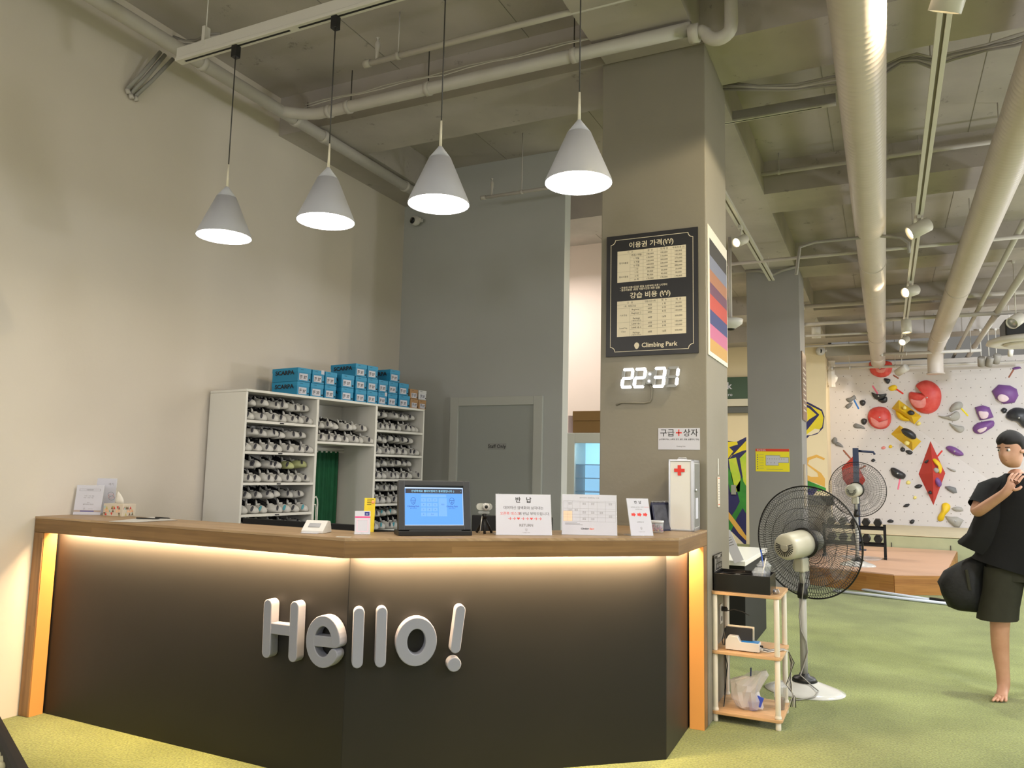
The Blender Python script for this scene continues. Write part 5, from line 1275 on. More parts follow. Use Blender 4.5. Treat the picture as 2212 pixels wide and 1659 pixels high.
cup('clear empty cup with blue straw standing behind the coffee cup', (tp_.x+e+gx*2.5+.0, tp_.y+e+gy*1.5, tp_.z+.006), .14, .028, .040, (60, 50, 110), (M_STRB, (.012, 0, .02), (-.02, .01, .235)))
t = thing('crumpled_wrapper', 'small crumpled silver wrapper beside the black tray', 'wrapper', (tp_.x+W_+.025, tp_.y+.06, ZR[2]+.001))
rr = random.Random(4); bm = bmesh.new(); bmesh.ops.create_icosphere(bm, subdivisions=2, radius=.018)
for v in bm.verts: v.co *= rr.uniform(.6, 1.3); v.co.z = max(-.014, v.co.z)+.014
m = MB(); bm.verts.index_update(); m.add([v.co[:] for v in bm.verts], [tuple(v.index for v in f.verts) for f in bm.faces]); bm.free(); m.obj('wrapper', M_METAL, t)
# middle shelf: charging station with phones
t = thing('charging_station', 'white charging station with a blue top on the middle shelf', 'charger', (RX0+.055, RY0+.03, ZR[1]))
pts = [(0, .005), (0, .055), (.018, .085), (.07, .085), (.085, .055), (.19, .055), (.195, .05), (.195, .005)]
o = MB().prism([(x, z_) for x, z_ in pts], -.075, 0, Trs((0, 0, 0), (PI/2, 0, 0))).obj('charger_body', WHITE, t); bv = o.modifiers.new('b', 'BEVEL'); bv.width = .003; bv.segments = 2
MB().bbox(.09, .19, .004, .071, .0552, .0575, .0005).obj('blue_pad', mat('charger_blue', (30, 130, 210), .4), t)
for x in (.02, .16): MB().bbox(x, x+.02, .01, .06, 0, .006, .001).obj('foot', M_BLACK, t)
for z_ in (.018, .036): MB().bbox(.195, .212, .02+z_*.3, .034+z_*.3, z_-.005, z_+.005, .002).obj('usb_plug', M_WIRE if z_ < .03 else M_BLACK, t)
t = thing('phone', 'black phone standing sideways in the charging station', 'phone', (RX0+.05, RY0+.072, ZR[1]+.056), (R(-6), 0, 0))
MB().bbox(0, .155, 0, .008, .0, .075, .003).obj('phone_body', M_BLACK, t)
t = thing('phone', 'phone with a cream case standing behind the black phone', 'phone', (RX0+.058, RY0+.090, ZR[1]+.058), (R(-6), 0, 0))
MB().bbox(0, .155, 0, .009, .0, .08, .003).obj('phone_case', mat('cream_case', (232, 220, 196), .4), t)
t = thing('charging_cables', 'white and grey charging cables hanging off the rack at its right back', 'cable', (RX1, RY1-.1, ZR[1]))
for k in range(5):
    pts = [(-.14+.01*k, -.22+.015*k, .02), (-.06, -.2+.02*k, .006), (.01, -.10+.01*k, .008), (.035, -.03, -.01), (.040+.006*k, .0, -.08), (.045-.008*k, .02, -.18-.01*k), (.05+.004*k, .0, -.28), (.03+.01*k, -.02, -.335)]
    MB().tube(pts, .0028, 6).obj('cable', [M_WIRE, M_DKWIRE, mat('grey_cable', (140, 138, 134), .5)][k % 3], t)
# bottom shelf: plastic bag with cup, another cup
t = thing('plastic_bag', 'crumpled translucent plastic bag around a cup on the bottom shelf', 'bag', (RX0+.165, RY0+.12, ZR[0]))
rr = random.Random(9); secs = []
for i, (z_, rx, ry, dx) in enumerate([(.001, .045, .04, .01), (.01, .075, .06, .01), (.05, .085, .065, 0), (.10, .085, .06, -.01), (.14, .095, .06, -.005), (.175, .105, .055, .01), (.20, .08, .05, .03)]):
    secs.append([(dx+rx*math.cos(2*PI*k/22)*(1+rr.uniform(-.13, .13)), ry*math.sin(2*PI*k/22)*(1+rr.uniform(-.15, .15)), z_+rr.uniform(-.0, .014)*(1 if i else 0)+(.03*math.cos(2*PI*k/22) if i > 4 else 0)) for k in range(22)])
MB().loft(secs, cap=False, smooth=False).obj('bag_film', mat('bag_film', (222, 218, 222), .25, alpha=.55, spec=.6), t)
cup('clear cup with dark straw inside the plastic bag', (RX0+.175, RY0+.13, ZR[0]+.002), .125, .028, .040, None, (mat('navy_straw', (40, 50, 110), .4), (0, 0, .02), (-.005, 0, .235)), rot=(0, R(4), 0))
t = thing('blue_napkin', 'crumpled blue wrapper showing through the plastic bag', 'wrapper', (RX0+.215, RY0+.09, ZR[0]+.002))
m = MB(); m.bbox(-.02, .02, -.004, .004, .03, .09, .003, Trs((0, 0, 0), (0, R(20), 0))); m.bbox(-.03, .01, -.005, .003, .002, .06, .003, Trs((0, 0, 0), (0, R(-18), 0))); m.obj('wrapper', mat('wrapper_blue', (50, 76, 186), .5), t)
cup('clear cup with blue sleeve and blue straw at the back of the bottom shelf', (RX1-.015, RY1-.16, ZR[0]+.001), .13, .028, .038, (40, 60, 170), (M_STRB, (0.005, 0, .02), (-.025, 0, .2)))

# ================================================================== PEDESTAL FANS
def fan(name, label, base, hub_z, R0, yaw, tilt, wires, mcol, base_r=.26, seg=96, pole_m=None):
    t = thing(name, label, 'fan', tuple(base))
    hm = mcol
    # domed steel base
    MB().lathe([(0, .075), (.05, .075), (.085, .066), (.15, .044), (.215, .022), (base_r, .006), (base_r, 0), (0, 0)], 56, sx=1.0, sy=.85).obj('base', mat('fan_base_white', (206, 206, 202), .18, coat=.6), t)
    MB().lathe([(0, .06), (.085, .068), (.07, .09), (.036, .10), (.032, .115), (0, .115)], 28).obj('base_collar', M_BLACK, t)
    ph = hub_z-.34
    MB().lathe([(0, .09), (.024, .09), (.024, ph), (0, ph)], 24).obj('pole', pole_m or mat('fan_pole_grey', (172, 172, 166), .35), t)
    MB().lathe([(0, ph-.03), (.033, ph-.03), (.036, ph), (.028, ph+.07), (0, ph+.07)], 24).obj('pole_clamp', M_BLACK, t)
    MB().lathe([(0, ph+.06), (.018, ph+.06), (.018, hub_z-.12), (0, hub_z-.12)], 20).obj('upper_tube', pole_m or _M['fan_pole_grey'], t)
    H = Matrix.Translation((0, 0, hub_z)) @ Euler((0, 0, yaw)).to_matrix().to_4x4() @ Euler((tilt, 0, 0)).to_matrix().to_4x4()   # local -y = rear of the motor, +y = blowing side
    m = MB(); m.bbox(-.035, .035, -.06, .03, -.19, -.095, .01, H); m.obj('neck_box', hm, t)
    m = MB(); m.lathe([(0, -.01), (.03, -.01), (.034, .012), (0, .014)], 18, H @ Trs((-.035, -.02, -.15), (0, -PI/2, 0))); m.obj('tilt_knob', hm, t)
    m = MB(); m.bbox(-.03, .03, -.05, .05, -.11, -.07, .01, H); m.obj('yoke', M_METAL, t)
    Y = H @ Trs((0, 0, 0), (-PI/2, 0, 0))      # lathe axis -> +y
    MB().lathe([(0, -.225), (.062, -.225), (.080, -.218), (.088, -.20), (.092, -.04), (.092, .03), (0, .03)], 40, Y).obj('motor_housing', hm, t)
    m = MB()
    for k in range(17):
        a = R(-20+220*k/16); m.box(.030, .064, -.0024, .0024, -.228, -.2245, Y @ Trs((0, 0, 0), (0, 0, a)))
    m.obj('motor_vents', M_BLACKM, t)
    MB().bbox(-.022, .022, -.014, .014, -.230, -.2245, .004, Y).obj('motor_badge', mat('fan_badge', (176, 174, 160), .4), t)
    MB().lathe([(.092, .015), (.105, .015), (.105, .035), (.092, .035)], 40, Y).obj('motor_ring', M_BLACK, t)
    # guards: rear from the motor ring to the rim, front from a hub disc to the rim
    M_GW = mat('guard_wire_black', (22, 22, 24), .4)
    zr = .085
    for nm, prof in (('rear_guard', [(.10, .025), (.18, .010), (R0*.72, .015), (R0*.93, .045), (R0, zr)]), ('front_guard', [(.07, .175), (.16, .185), (R0*.6, .175), (R0*.90, .140), (R0, zr+.012)])):
        m = MB(); w_ = .0016
        for k in range(wires):
            a0 = 2*PI*k/wires; vs = []; fs = []
            sw = .16 if nm == 'rear_guard' else -.10
            pts = [Vector((r_*math.cos(a0+sw*(r_/R0)), r_*math.sin(a0+sw*(r_/R0)), z_)) for r_, z_ in prof]
            m.tube(pts, w_, 3, Y, cap=False)
        m.obj(nm, M_GW, t)
        m = MB()
        for f_ in (.42, .62, .80, .93):
            r_ = R0*f_; z_ = None
            for (ra, za), (rb, zb_) in zip(prof, prof[1:]):
                if ra <= r_ <= rb: z_ = za+(zb_-za)*(r_-ra)/(rb-ra)
            if z_ is None or (f_ == .93 and nm == 'rear_guard' and False): continue
            m.tube([(r_*math.cos(2*PI*k/64), r_*math.sin(2*PI*k/64), z_) for k in range(65)], .0015, 4, Y, cap=False)
        m.obj('guard_ring', M_GW, t)
    MB().tube([(R0*math.cos(2*PI*k/96), R0*math.sin(2*PI*k/96), zr) for k in range(97)], .0055, 8, Y, cap=False).obj('rim', M_BLACK, t)
    MB().lathe([(0, .172), (.07, .172), (.072, .18), (.05, .19), (0, .192)], 32, Y).obj('front_cap', mat('fan_cap_silver', (170, 172, 174), .3, metal=.3), t)
    # three clear blades at rest
    bl = mat('clear_blade', (186, 190, 192), .25, alpha=.26, spec=.6)
    for k in range(3):
        m = MB(); vs = []; n = 9; rows = []
        for i in range(n):
            r_ = .05+(R0*.86-.05)*i/(n-1); wd = R(18+58*math.sin(PI*min(1, (i+.6)/n)*.62)) * (1 if i < n-1 else .82)
            for s_ in range(7):
                a = 2*PI*k/3+wd*(s_/6-.5)*1.5; rows.append((r_*math.cos(a), r_*math.sin(a), .10+.035*(s_/6-.5)*(1-.3*i/n)))
        fs = [(i*7+s_, i*7+s_+1, (i+1)*7+s_+1, (i+1)*7+s_) for i in range(n-1) for s_ in range(6)]
        m.add(rows, fs, Y, True); m.obj('blade', bl, t)
    MB().lathe([(0, .06), (.05, .06), (.05, .135), (.03, .15), (0, .152)], 28, Y).obj('blade_hub', mat('hub_grey', (150, 152, 150), .4), t)
    return t, H
fb = at(1738, 1492, z=0); 
f1, H1 = fan('pedestal_fan', 'large pedestal fan in front, seen from behind beside the rack', (fb.x, fb.y, 0), .985, .388, R(-24), R(4), 124, mat('fan_motor_cream', (196, 194, 178), .35))
MB().tube([(.0, -.035, .80), (.012, -.04, .72), (.0, -.03, .62), (-.022, -.03, .5), (-.012, -.03, .40), (.02, -.03, .33), (.026, -.02, .26), (.0, -.03, .17), (-.02, -.05, .11), (.05, -.09, .065), (.10, -.14, .045), (.08, -.2, .02), (.0, -.26, .006), (-.06, -.3, .006)], .0045, 8).obj('power_cord', mat('grey_cord', (150, 148, 142), .5), f1)
fb2 = at(1852, 1195, z=.252); 
s2 = .252
f2y = 11.7; c2 = at(1850, 1058, y=f2y)
f2, H2 = fan('pedestal_fan', 'smaller looking pedestal fan farther back, standing on the wooden platform', (c2.x-.01, f2y, s2), c2.z-s2, .375, R(-12), R(4), 72, _M['fan_motor_cream'], base_r=.23)

# ================================================================== FAR HALL
# white topped desk
t = thing('white_desk', 'white topped desk with dark sides behind the rack', 'desk', (-1.6, 7.2, 0))
MB().bbox(-.75, .555, -.62, .70, .71, .75, .004).obj('desk_top', mat('desk_white', (232, 232, 226), .25), t)
MB().bbox(-.72, .30, -.60, .66, 0, .709, .003).obj('desk_body', mat('desk_grey_green', (74, 78, 72), .6), t)
MB().bbox(.305, .54, -.55, .66, 0, .709, .003).obj('desk_side', M_BLACKM, t)
a = at(1600, 1212, z=.751); 
t = thing('desk_stand', 'white slanting paper stand on the white desk', 'stand', (a.x, a.y-.02, .751), .1)
MB().bbox(-.05, .03, 0, .004, 0, .26, .001, Trs((0, 0, 0), (0, R(-24), 0))).obj('stand_sheet', M_PAPER, t)
m = MB()
for q in range(4): m.box(-.03, .01, -.001, -.0002, .14+q*.02, .146+q*.02, Trs((0, 0, 0), (0, R(-24), 0)))
m.obj('print', M_GREYINK, t)
t = thing('wall_switch', 'small grey switch plate on the mural seen past the first column', 'switch', tuple(at(1585, 1058, y=16.99)), (PI/2, 0, 0))
MB().bbox(-.05, .05, -.10, .10, 0, .03, .004).obj('switch_plate', mat('switch_grey', (150, 152, 140), .5), t)
# green sign
a = at(1560, 816, y=16.93); b = at(1612, 862, y=16.93)
t = thing('green_sign', 'dark green sign reading Climbing Park behind the first column', 'sign', (a.x-1.4, 16.93, b.z), (PI/2, 0, 0))
W = 2.1; H_ = a.z-b.z
MB().bbox(0, W, 0, H_, 0, .06, .004).obj('sign_board', mat('sign_green', (44, 74, 50), .5), t)
m = MB(); kx = at(1583, 840, y=16.93).x-(a.x-1.4)
m.text('Climbing Park', .21, kx, H_*.46, .061, 'RIGHT', bold=.02); m.text('Jong-ro', .10, kx, H_*.14, .061, 'RIGHT', bold=.01); m.obj('lettering', M_PAPER, t)
MB().bbox(-.1, W+.1, -.16, -.001, -.045, .1, .01).obj('ledge', mat('ledge_cream', (206, 200, 180), .6), t)
MB().bbox(-.1, W+.1, -.30, -.17, -.045, .08, .01).obj('ledge_lower_board', mat('ledge_grey', (96, 98, 94), .7), t)  # darker grey board below the ledge

# mural: flat painted shapes on the wall
mu = thing('mural_graffiti', 'yellow, navy and green graffiti painted on the far wall', 'mural', (-2, YM-.001, 0), (PI/2, 0, 0))
def mpx(P_, m, k, name='painted_shape'):
    q = []
    for x, y in P_:
        p = at(x, y, y=YM-.001); q.append((p.x+2, p.z))
    mb = MB(); mb.prism(q, 0, .0012+.0006*k); mb.obj(name, m, mu)
Yl = mat('mural_yellow', (228, 208, 44), .6, noise=.12, nscale=2); Nv = mat('mural_navy', (38, 36, 92), .6); Gn = mat('mural_green', (58, 150, 50), .6, noise=.3, nscale=3, rgb2=(36, 110, 44)); Or = mat('mural_orange', (222, 172, 80), .6); Cr = mat('mural_cream', (230, 216, 184), .6); Lg = mat('mural_lime', (150, 200, 50), .6, noise=.1, rgb2=(220, 214, 70), nscale=3)
# left window between the columns (1568-1612)
mpx([(1560, 950), (1590, 955), (1612, 944), (1612, 1180), (1560, 1180)], Nv, 0)
mpx([(1560, 955), (1592, 954), (1594, 960), (1575, 966), (1584, 975), (1573, 990), (1560, 995)], Yl, 2)
mpx([(1576, 990), (1612, 952), (1612, 972), (1604, 974), (1580, 984)], Yl, 2)
mpx([(1574, 992), (1590, 988), (1594, 1006), (1600, 1030), (1598, 1062), (1588, 1062), (1580, 1030)], Lg, 3)
mpx([(1598, 990), (1612, 976), (1612, 1050), (1606, 1040)], Lg, 4)
mpx([(1572, 1008), (1580, 1022), (1588, 1060), (1578, 1064), (1570, 1030)], Gn, 3)
mpx([(1590, 1052), (1604, 1030), (1612, 1052), (1612, 1110), (1600, 1090)], Gn, 3)
mpx([(1570, 1130), (1590, 1100), (1604, 1072), (1606, 1095), (1592, 1118), (1578, 1150), (1570, 1152)], Gn, 5)
mpx([(1570, 1102), (1576, 1108), (1600, 1140), (1612, 1158), (1612, 1168), (1596, 1152), (1572, 1118)], Or, 6)
mpx([(1572, 1160), (1580, 1148), (1600, 1168), (1612, 1180), (1572, 1182)], Cr, 6)
# right window (1735-1785)
mpx([(1730, 862), (1752, 872), (1776, 885), (1781, 900), (1778, 925), (1765, 938), (1748, 942), (1730, 960)], Nv, 0)
mpx([(1730, 866), (1750, 876), (1774, 888), (1779, 902), (1776, 922), (1764, 934), (1746, 938), (1730, 954)], Yl, 1)
mpx([(1730, 868), (1752, 878), (1770, 896), (1752, 918), (1730, 945), (1730, 925), (1748, 906), (1764, 896), (1748, 882), (1730, 873)], Nv, 2)
mpx([(1740, 940), (1760, 926), (1772, 928), (1768, 934), (1752, 940)], Cr, 2)
mpx([(1730, 893), (1744, 893), (1744, 905), (1730, 912)], Cr, 2)
mpx([(1740, 990), (1764, 982), (1782, 990), (1780, 994), (1764, 988), (1748, 994), (1745, 1002), (1774, 1022), (1782, 1034), (1782, 1052), (1764, 1044), (1730, 1034), (1730, 1020), (1752, 1030), (1768, 1030), (1766, 1022), (1740, 1002)], Or, 1)
mpx([(1730, 1032), (1764, 1046), (1784, 1054), (1784, 1060), (1730, 1062)], Gn, 1)
mpx([(1730, 1056), (1770, 1054), (1750, 1078), (1730, 1082)], Nv, 2)
# dark box and cabinet below the mural on the right
a = at(1736, 1070, y=14.6); b = at(1800, 1092, y=14.6)
t = thing('dark_shelf', 'dark grey shelf box below the mural seen through the front fan', 'shelf', (a.x, 14.6, b.z))
MB().bbox(0, b.x-a.x, 0, .35, 0, a.z-b.z, .01).obj('shelf_box', mat('dark_grey_box', (66, 68, 66), .6), t)
MB().bbox(0.05, b.x-a.x-.05, .05, .33, -b.z+.253, -.001, .01).obj('shelf_body', mat('mid_grey_box', (136, 134, 126), .6), t)
# blue steel post with arm
q = at(1848, 1180, z=.26); yq = 14.2
p0 = at(1848, 968, y=yq)
t = thing('steel_post', 'dark blue steel post with a short arm behind the farther fan', 'post', (p0.x, yq, .252))
MB().bbox(-.045, .045, -.045, .045, .012, p0.z-.252, .005).obj('post', mat('post_blue', (50, 62, 92), .45), t)
MB().bbox(-.12, .12, -.12, .12, 0, .012, .003).obj('base_plate', _M['post_blue'], t)
a = at(1852, 974, y=yq)
MB().tube([(.04, 0, a.z-.252), (.27, 0, a.z-.252-.02), (.29, 0, a.z-.252-.06)], .02, 10).obj('arm', _M['post_blue'], t)
# dumbbell rack
t = thing('dumbbell_rack', 'black rack standing on the platform behind the front fan', 'rack', (at(1845, 1160, y=12.9).x, 12.9, .252))
m = MB()
for s in (-1, 1): m.bbox(s*.42-.02, s*.42+.02, -.15, .15, 0, .03, .004); m.bbox(s*.42-.02, s*.42+.02, -.02, .02, .03, .50, .004)
m.obj('side_frame', M_BLACKM, t)
for z_ in (.18, .42):
    MB().bbox(-.42, .42, -.09, -.05, z_, z_+.03, .004).obj('rail', M_BLACKM, t); MB().bbox(-.42, .42, .05, .09, z_+.02, z_+.05, .004).obj('rail', M_BLACKM, t)
rk = t.location
def dumbbell(label, x, z_, r=.062):
    t = thing('dumbbell', label, 'dumbbell', (rk.x+x, rk.y, rk.z+z_), (PI/2, 0, 0), group='black hexagonal dumbbells')
    MB().lathe([(0, -.12), (.014, -.12), (.014, .12), (0, .12)], 14).obj('handle', M_METAL, t)
    for s in (-1, 1): MB().lathe([(0, s*.07), (r*.85, s*.07), (r, s*.085), (r, s*.15), (r*.85, s*.165), (0, s*.165)][::s], 6, smooth=False).obj('weight_head', M_BLACK, t)
for i in range(5):
    dumbbell('black hex dumbbell, %s from the right on the upper rail' % ['first', 'second', 'third', 'fourth', 'fifth'][i], .33-i*.16, .42+.03+.08, .06)
    dumbbell('black hex dumbbell, %s from the right on the lower rail' % ['first', 'second', 'third', 'fourth', 'fifth'][i], .33-i*.16, .18+.03+.08, .062)
# aluminium poles on the floor
for i, (pa, pb, lb) in enumerate((((1790, 1262), (2032, 1299), 'upper white pole lying on the turf before the platform'), ((1800, 1276), (2056, 1305), 'lower longer white pole lying on the turf before the platform'))):
    a = at(*pa, z=.02); b = at(*pb, z=.02)
    t = thing('floor_pole', lb, 'pole', tuple(a)); MB().tube([(0, 0, 0), b-a], .018, 12).obj('pole_tube', mat('pole_white', (206, 212, 226), .3), t)
    MB().tube([b-a, (b-a)*1.02], .015, 10).obj('end_cap', M_BLACK, t)
    if i == 0: MB().bbox(-.02, .16, -.02, .02, -.019, .03, .004, Trs(tuple((b-a)*.93), (0, 0, math.atan2((b-a).y, (b-a).x)))).obj('bracket', M_BLACK, t)
# clear plastic hoop or tray lying on the platform
a = at(1862, 1208, z=.256); t = thing('clear_dish', 'shallow clear plastic dish lying on the platform', 'dish', tuple(a))
MB().lathe([(0, 0), (.22, 0), (.27, .03), (.275, .03), (.225, -.003), (0, -.003)], 40).obj('dish', M_ACR, t)

# fridge and boxes in the corridor
YFR = 8.2
a = at(1222, 935, y=YFR); zt = a.z
t = thing('display_fridge', 'white glass door fridge glowing blue beyond the back wall opening', 'fridge', (a.x, YFR, 0))
W = .66; g0 = at(1241, 957, y=YFR); gx = g0.x-a.x
FW = mat('fridge_white', (196, 200, 194), .4)
m = MB(); m.bbox(0, gx, 0, .05, 0, zt, .006); m.bbox(W-gx, W, 0, .05, 0, zt, .006); m.bbox(gx, W-gx, 0, .05, g0.z, zt, .006); m.bbox(gx, W-gx, 0, .05, 0, .35, .006); m.obj('door_frame', FW, t)
m = MB(); m.bbox(0, .03, .05, .60, 0, zt, .004); m.bbox(W-.03, W, .05, .6, 0, zt, .004); m.bbox(.03, W-.03, .58, .6, 0, zt, .004); m.bbox(.03, W-.03, .05, .58, zt-.06, zt, .004); m.bbox(.03, W-.03, .05, .58, 0, .3, .004); m.obj('fridge_body', FW, t)
MB().box(.032, W-.032, .570, .578, .31, zt-.07).obj('lit_back', mat('fridge_glow', (190, 225, 245), .5, emit=(150, 212, 245), estr=.85), t, 'glowing pale blue interior')
MB().box(.04, W-.04, .08, .16, zt-.075, zt-.062).obj('lamp_tube', mat('fridge_lamp', (255, 255, 255), .5, emit=(216, 250, 255), estr=9), t)
for i in range(6): MB().bbox(.035, W-.035, .10, .56, zt-.36-.155*i, zt-.352-.155*i, .001).obj('wire_shelf', mat('fridge_shelf', (120, 170, 210), .3), t)
MB().bbox(gx, W-gx, .01, .016, .35, g0.z, .001).obj('door_glass', mat('fridge_glass', (220, 240, 250), .03, alpha=.12), t)
MB().bbox(-.03, -.004, .02, .5, 0, zt-.04, .003).obj('side_gap', M_BLACKM, t)
t = thing('drink_carton', 'red and white carton standing inside the lit fridge', 'carton', (a.x+W*.60, YFR+.25, zt-.36-.155*4+.010))
MB().bbox(0, .07, 0, .07, 0, .14, .003).obj('carton_body', mat('carton_red', (226, 50, 36), .4), t); MB().prism([(0, 0), (.07, 0), (.035, .045)], 0, .07, Trs((0, .07, .14), (PI/2, 0, 0))).obj('carton_top', M_PAPER, t)
b0 = at(1237, 888, y=YFR+.02)
t = thing('cardboard_box', 'flat brown cardboard box on top of the fridge', 'box', (b0.x, YFR+.03, zt+.001))
MB().bbox(0, .55, 0, .45, 0, .135, .004).obj('box_body', mat('cardboard', (134, 104, 62), .8), t)
t2 = thing('cardboard_box', 'upper brown cardboard box stacked on the flat one', 'box', (b0.x, YFR+.03, zt+.138)); MB().bbox(0, .56, -.01, .45, 0, b0.z-zt-.138, .004).obj('box_body', _M['cardboard'], t2)
t2 = thing('carton', 'small pinkish carton beside the cardboard boxes on the fridge', 'box', (a.x+.005, YFR+.06, zt+.001)); MB().bbox(0, .075, 0, .3, 0, .20, .003, Trs((0, 0, 0))).obj('box_body', mat('pink_carton', (186, 168, 172), .7), t2)

# ================================================================== CLIMBING HOLDS
RED = mat('hold_red', (204, 52, 46), .45, noise=.08, nscale=7, rgb2=(218, 92, 84)); YEL = mat('hold_yellow', (226, 190, 28), .5, noise=.05, nscale=6)
BLK = mat('hold_black', (44, 46, 50), .4, noise=.2, nscale=9); GRY = mat('hold_grey', (166, 164, 158), .6, noise=.08, nscale=9); DGR = mat('hold_dark_grey', (120, 122, 124), .6, noise=.1, nscale=9)
PUR = mat('hold_purple', (118, 76, 142), .5, noise=.08, nscale=8); CHK = mat('chalked_plastic', (224, 204, 212), .8, noise=.06, nscale=12); CHR = mat('chalked_red', (226, 150, 144), .7, noise=.1, nscale=6, rgb2=(214, 110, 104))
CRM = mat('hold_cream', (232, 218, 130), .5); VRED = mat('volume_red', (186, 54, 46), .5, noise=.05, nscale=5)
def smooth_poly(P_, k=3):
    """Catmull-Rom resample of a closed outline"""
    n = len(P_); out = []
    for i in range(n):
        p0, p1, p2, p3 = (Vector(P_[(i+j-1) % n]) for j in range(4))
        for s in range(k):
            t_ = s/k; out.append(tuple(.5*((2*p1)+(-p0+p2)*t_+(2*p0-5*p1+4*p2-p3)*t_*t_+(-p0+3*p1-3*p2+p3)*t_**3)))
    return out
def crop4(P_): return [(1730+x/4.589, 580+y/4.589) for x, y in P_]
def crop5(P_): return [(1780+x/3.6875, 750+y/3.6875) for x, y in P_]
def hold(label, P_, h, m, cat='climbing hold', name='climbing_hold', sm=3, c=None, flat=0, dish=None, dish_m=None, bolt=True, rings=None, group='holds on the climbing wall'):
    cx_ = sum(p[0] for p in P_)/len(P_); cy_ = sum(p[1] for p in P_)/len(P_)
    o, N_ = onwall(cx_, cy_)
    X = Vector((1, 0, 0)); Yv = N_.cross(X).normalized(); X = Yv.cross(N_).normalized()
    Mx = Matrix((X, Yv, N_)).transposed().to_4x4(); Mx.translation = o+N_*.001
    def loc(p): v_ = atp(p[0], p[1], o, N_)-o; return (v_.dot(X), v_.dot(Yv))
    L_ = [loc(p) for p in P_]
    if sum(L_[i][0]*L_[(i+1) % len(L_)][1]-L_[(i+1) % len(L_)][0]*L_[i][1] for i in range(len(L_))) < 0: L_.reverse()
    if sm: L_ = smooth_poly(L_, sm)
    t = thing(name, label, cat, (0, 0, 0), group=group); t.matrix_world = Mx
    kw = dict(c=loc(c) if c else None, flat=flat)
    if rings: kw['rings'] = rings
    MB().dome(L_, h, **kw).obj('hold_body', m, t)
    if dish:
        dp = [loc(p) for p in dish]
        if sum(dp[i][0]*dp[(i+1) % len(dp)][1]-dp[(i+1) % len(dp)][0]*dp[i][1] for i in range(len(dp))) < 0: dp.reverse()
        dp = smooth_poly(dp, 3)
        mb = MB(); mb.dome(dp, h*.26, Trs((0, 0, h*.80))); mb.obj('chalky_face', dish_m or CHK, t)
    ext = max(abs(p[0]-q[0]) for p in L_ for q in L_[::4])
    if bolt and ext > .28:
        cc = kw['c'] or (sum(p[0] for p in L_)/len(L_), sum(p[1] for p in L_)/len(L_))
        MB().lathe([(0, 0), (.018, 0), (.016, .006), (0, .006)], 12, Trs((cc[0], cc[1], h*(1-flat)-.003))).obj('bolt', M_METAL, t)
    return t
hold('large red notched round hold, biggest on the wall', crop4([(1140, 1165), (1180, 1125), (1250, 1108), (1330, 1140), (1385, 1210), (1390, 1310), (1350, 1400), (1270, 1440), (1180, 1425), (1110, 1370), (1070, 1290), (1080, 1225), (1140, 1228), (1195, 1235), (1190, 1205)]), .16, RED, c=(1730+1255/4.589, 580+1275/4.589), dish=crop4([(1090, 1290), (1150, 1300), (1220, 1290), (1260, 1250), (1270, 1300), (1230, 1370), (1160, 1380), (1110, 1345)]), dish_m=CHR, sm=4)
hold('red round hold with a chalky bowl, left of the yellow volumes', crop4([(662, 1470), (690, 1400), (760, 1370), (840, 1380), (890, 1440), (890, 1530), (840, 1585), (760, 1590), (690, 1550)]), .15, RED, dish=crop4([(690, 1480), (740, 1500), (800, 1540), (860, 1500), (850, 1560), (780, 1582), (710, 1548)]), dish_m=CHR)
hold('red round hold behind the ducts at the top of the wall', crop4([(680, 930), (740, 916), (840, 916), (900, 935), (905, 1000), (870, 1060), (790, 1080), (710, 1050), (682, 1000)]), .15, RED, dish=crop4([(740, 960), (790, 1000), (850, 985), (830, 1030), (760, 1025)]), dish_m=CHR)
hold('small black hold under the top red hold', crop4([(822, 1092), (850, 1088), (887, 1100), (880, 1130), (862, 1145), (838, 1125)]), .06, BLK)
hold('small yellow blob hold at the red tape', crop4([(868, 1180), (900, 1158), (935, 1155), (955, 1175), (945, 1200), (905, 1215), (878, 1205)]), .05, YEL)
hold('black half moon hold at the pink tape', crop4([(700, 1228), (740, 1240), (800, 1246), (848, 1240), (840, 1270), (800, 1300), (750, 1300), (715, 1270)]), .08, BLK)
hold('smaller black crescent hold tucked under the half moon', crop4([(765, 1305), (810, 1295), (845, 1270), (858, 1290), (850, 1325), (810, 1335), (780, 1320)]), .06, BLK)
hold('grey angular hold at the blue tape', crop4([(450, 1290), (500, 1275), (530, 1255), (550, 1290), (520, 1305), (490, 1330), (460, 1315)]), .06, DGR)
hold('lower grey wedge hold near the blue tape', crop4([(442, 1360), (480, 1335), (515, 1330), (500, 1365), (470, 1390), (447, 1380)]), .05, DGR)
hold('small black round hold right of the blue tape', crop4([(585, 1315), (615, 1302), (642, 1320), (635, 1350), (612, 1363), (590, 1345)]), .06, BLK)
hold('small black hold left of the red bowl hold', crop4([(598, 1500), (625, 1485), (655, 1500), (648, 1535), (625, 1550), (602, 1530)]), .06, BLK)
hold('grey slug shaped hold low left of the red bowl hold', crop4([(517, 1560), (540, 1535), (580, 1545), (620, 1565), (638, 1590), (600, 1585), (545, 1582)]), .05, DGR)
hold('pale grey teardrop hold at the yellow tape', crop4([(1472, 1400), (1500, 1350), (1545, 1322), (1590, 1325), (1608, 1360), (1580, 1395), (1530, 1405), (1495, 1425)]), .08, GRY)
hold('pale grey long teardrop hold below the yellow tape', crop4([(1360, 1458), (1420, 1465), (1480, 1450), (1540, 1415), (1575, 1440), (1570, 1490), (1520, 1512), (1450, 1495), (1395, 1480)]), .08, GRY)
hold('pale grey hook shaped hold right of centre', crop4([(1470, 1530), (1510, 1545), (1560, 1558), (1610, 1565), (1618, 1600), (1590, 1628), (1545, 1615), (1500, 1575)]), .07, GRY)
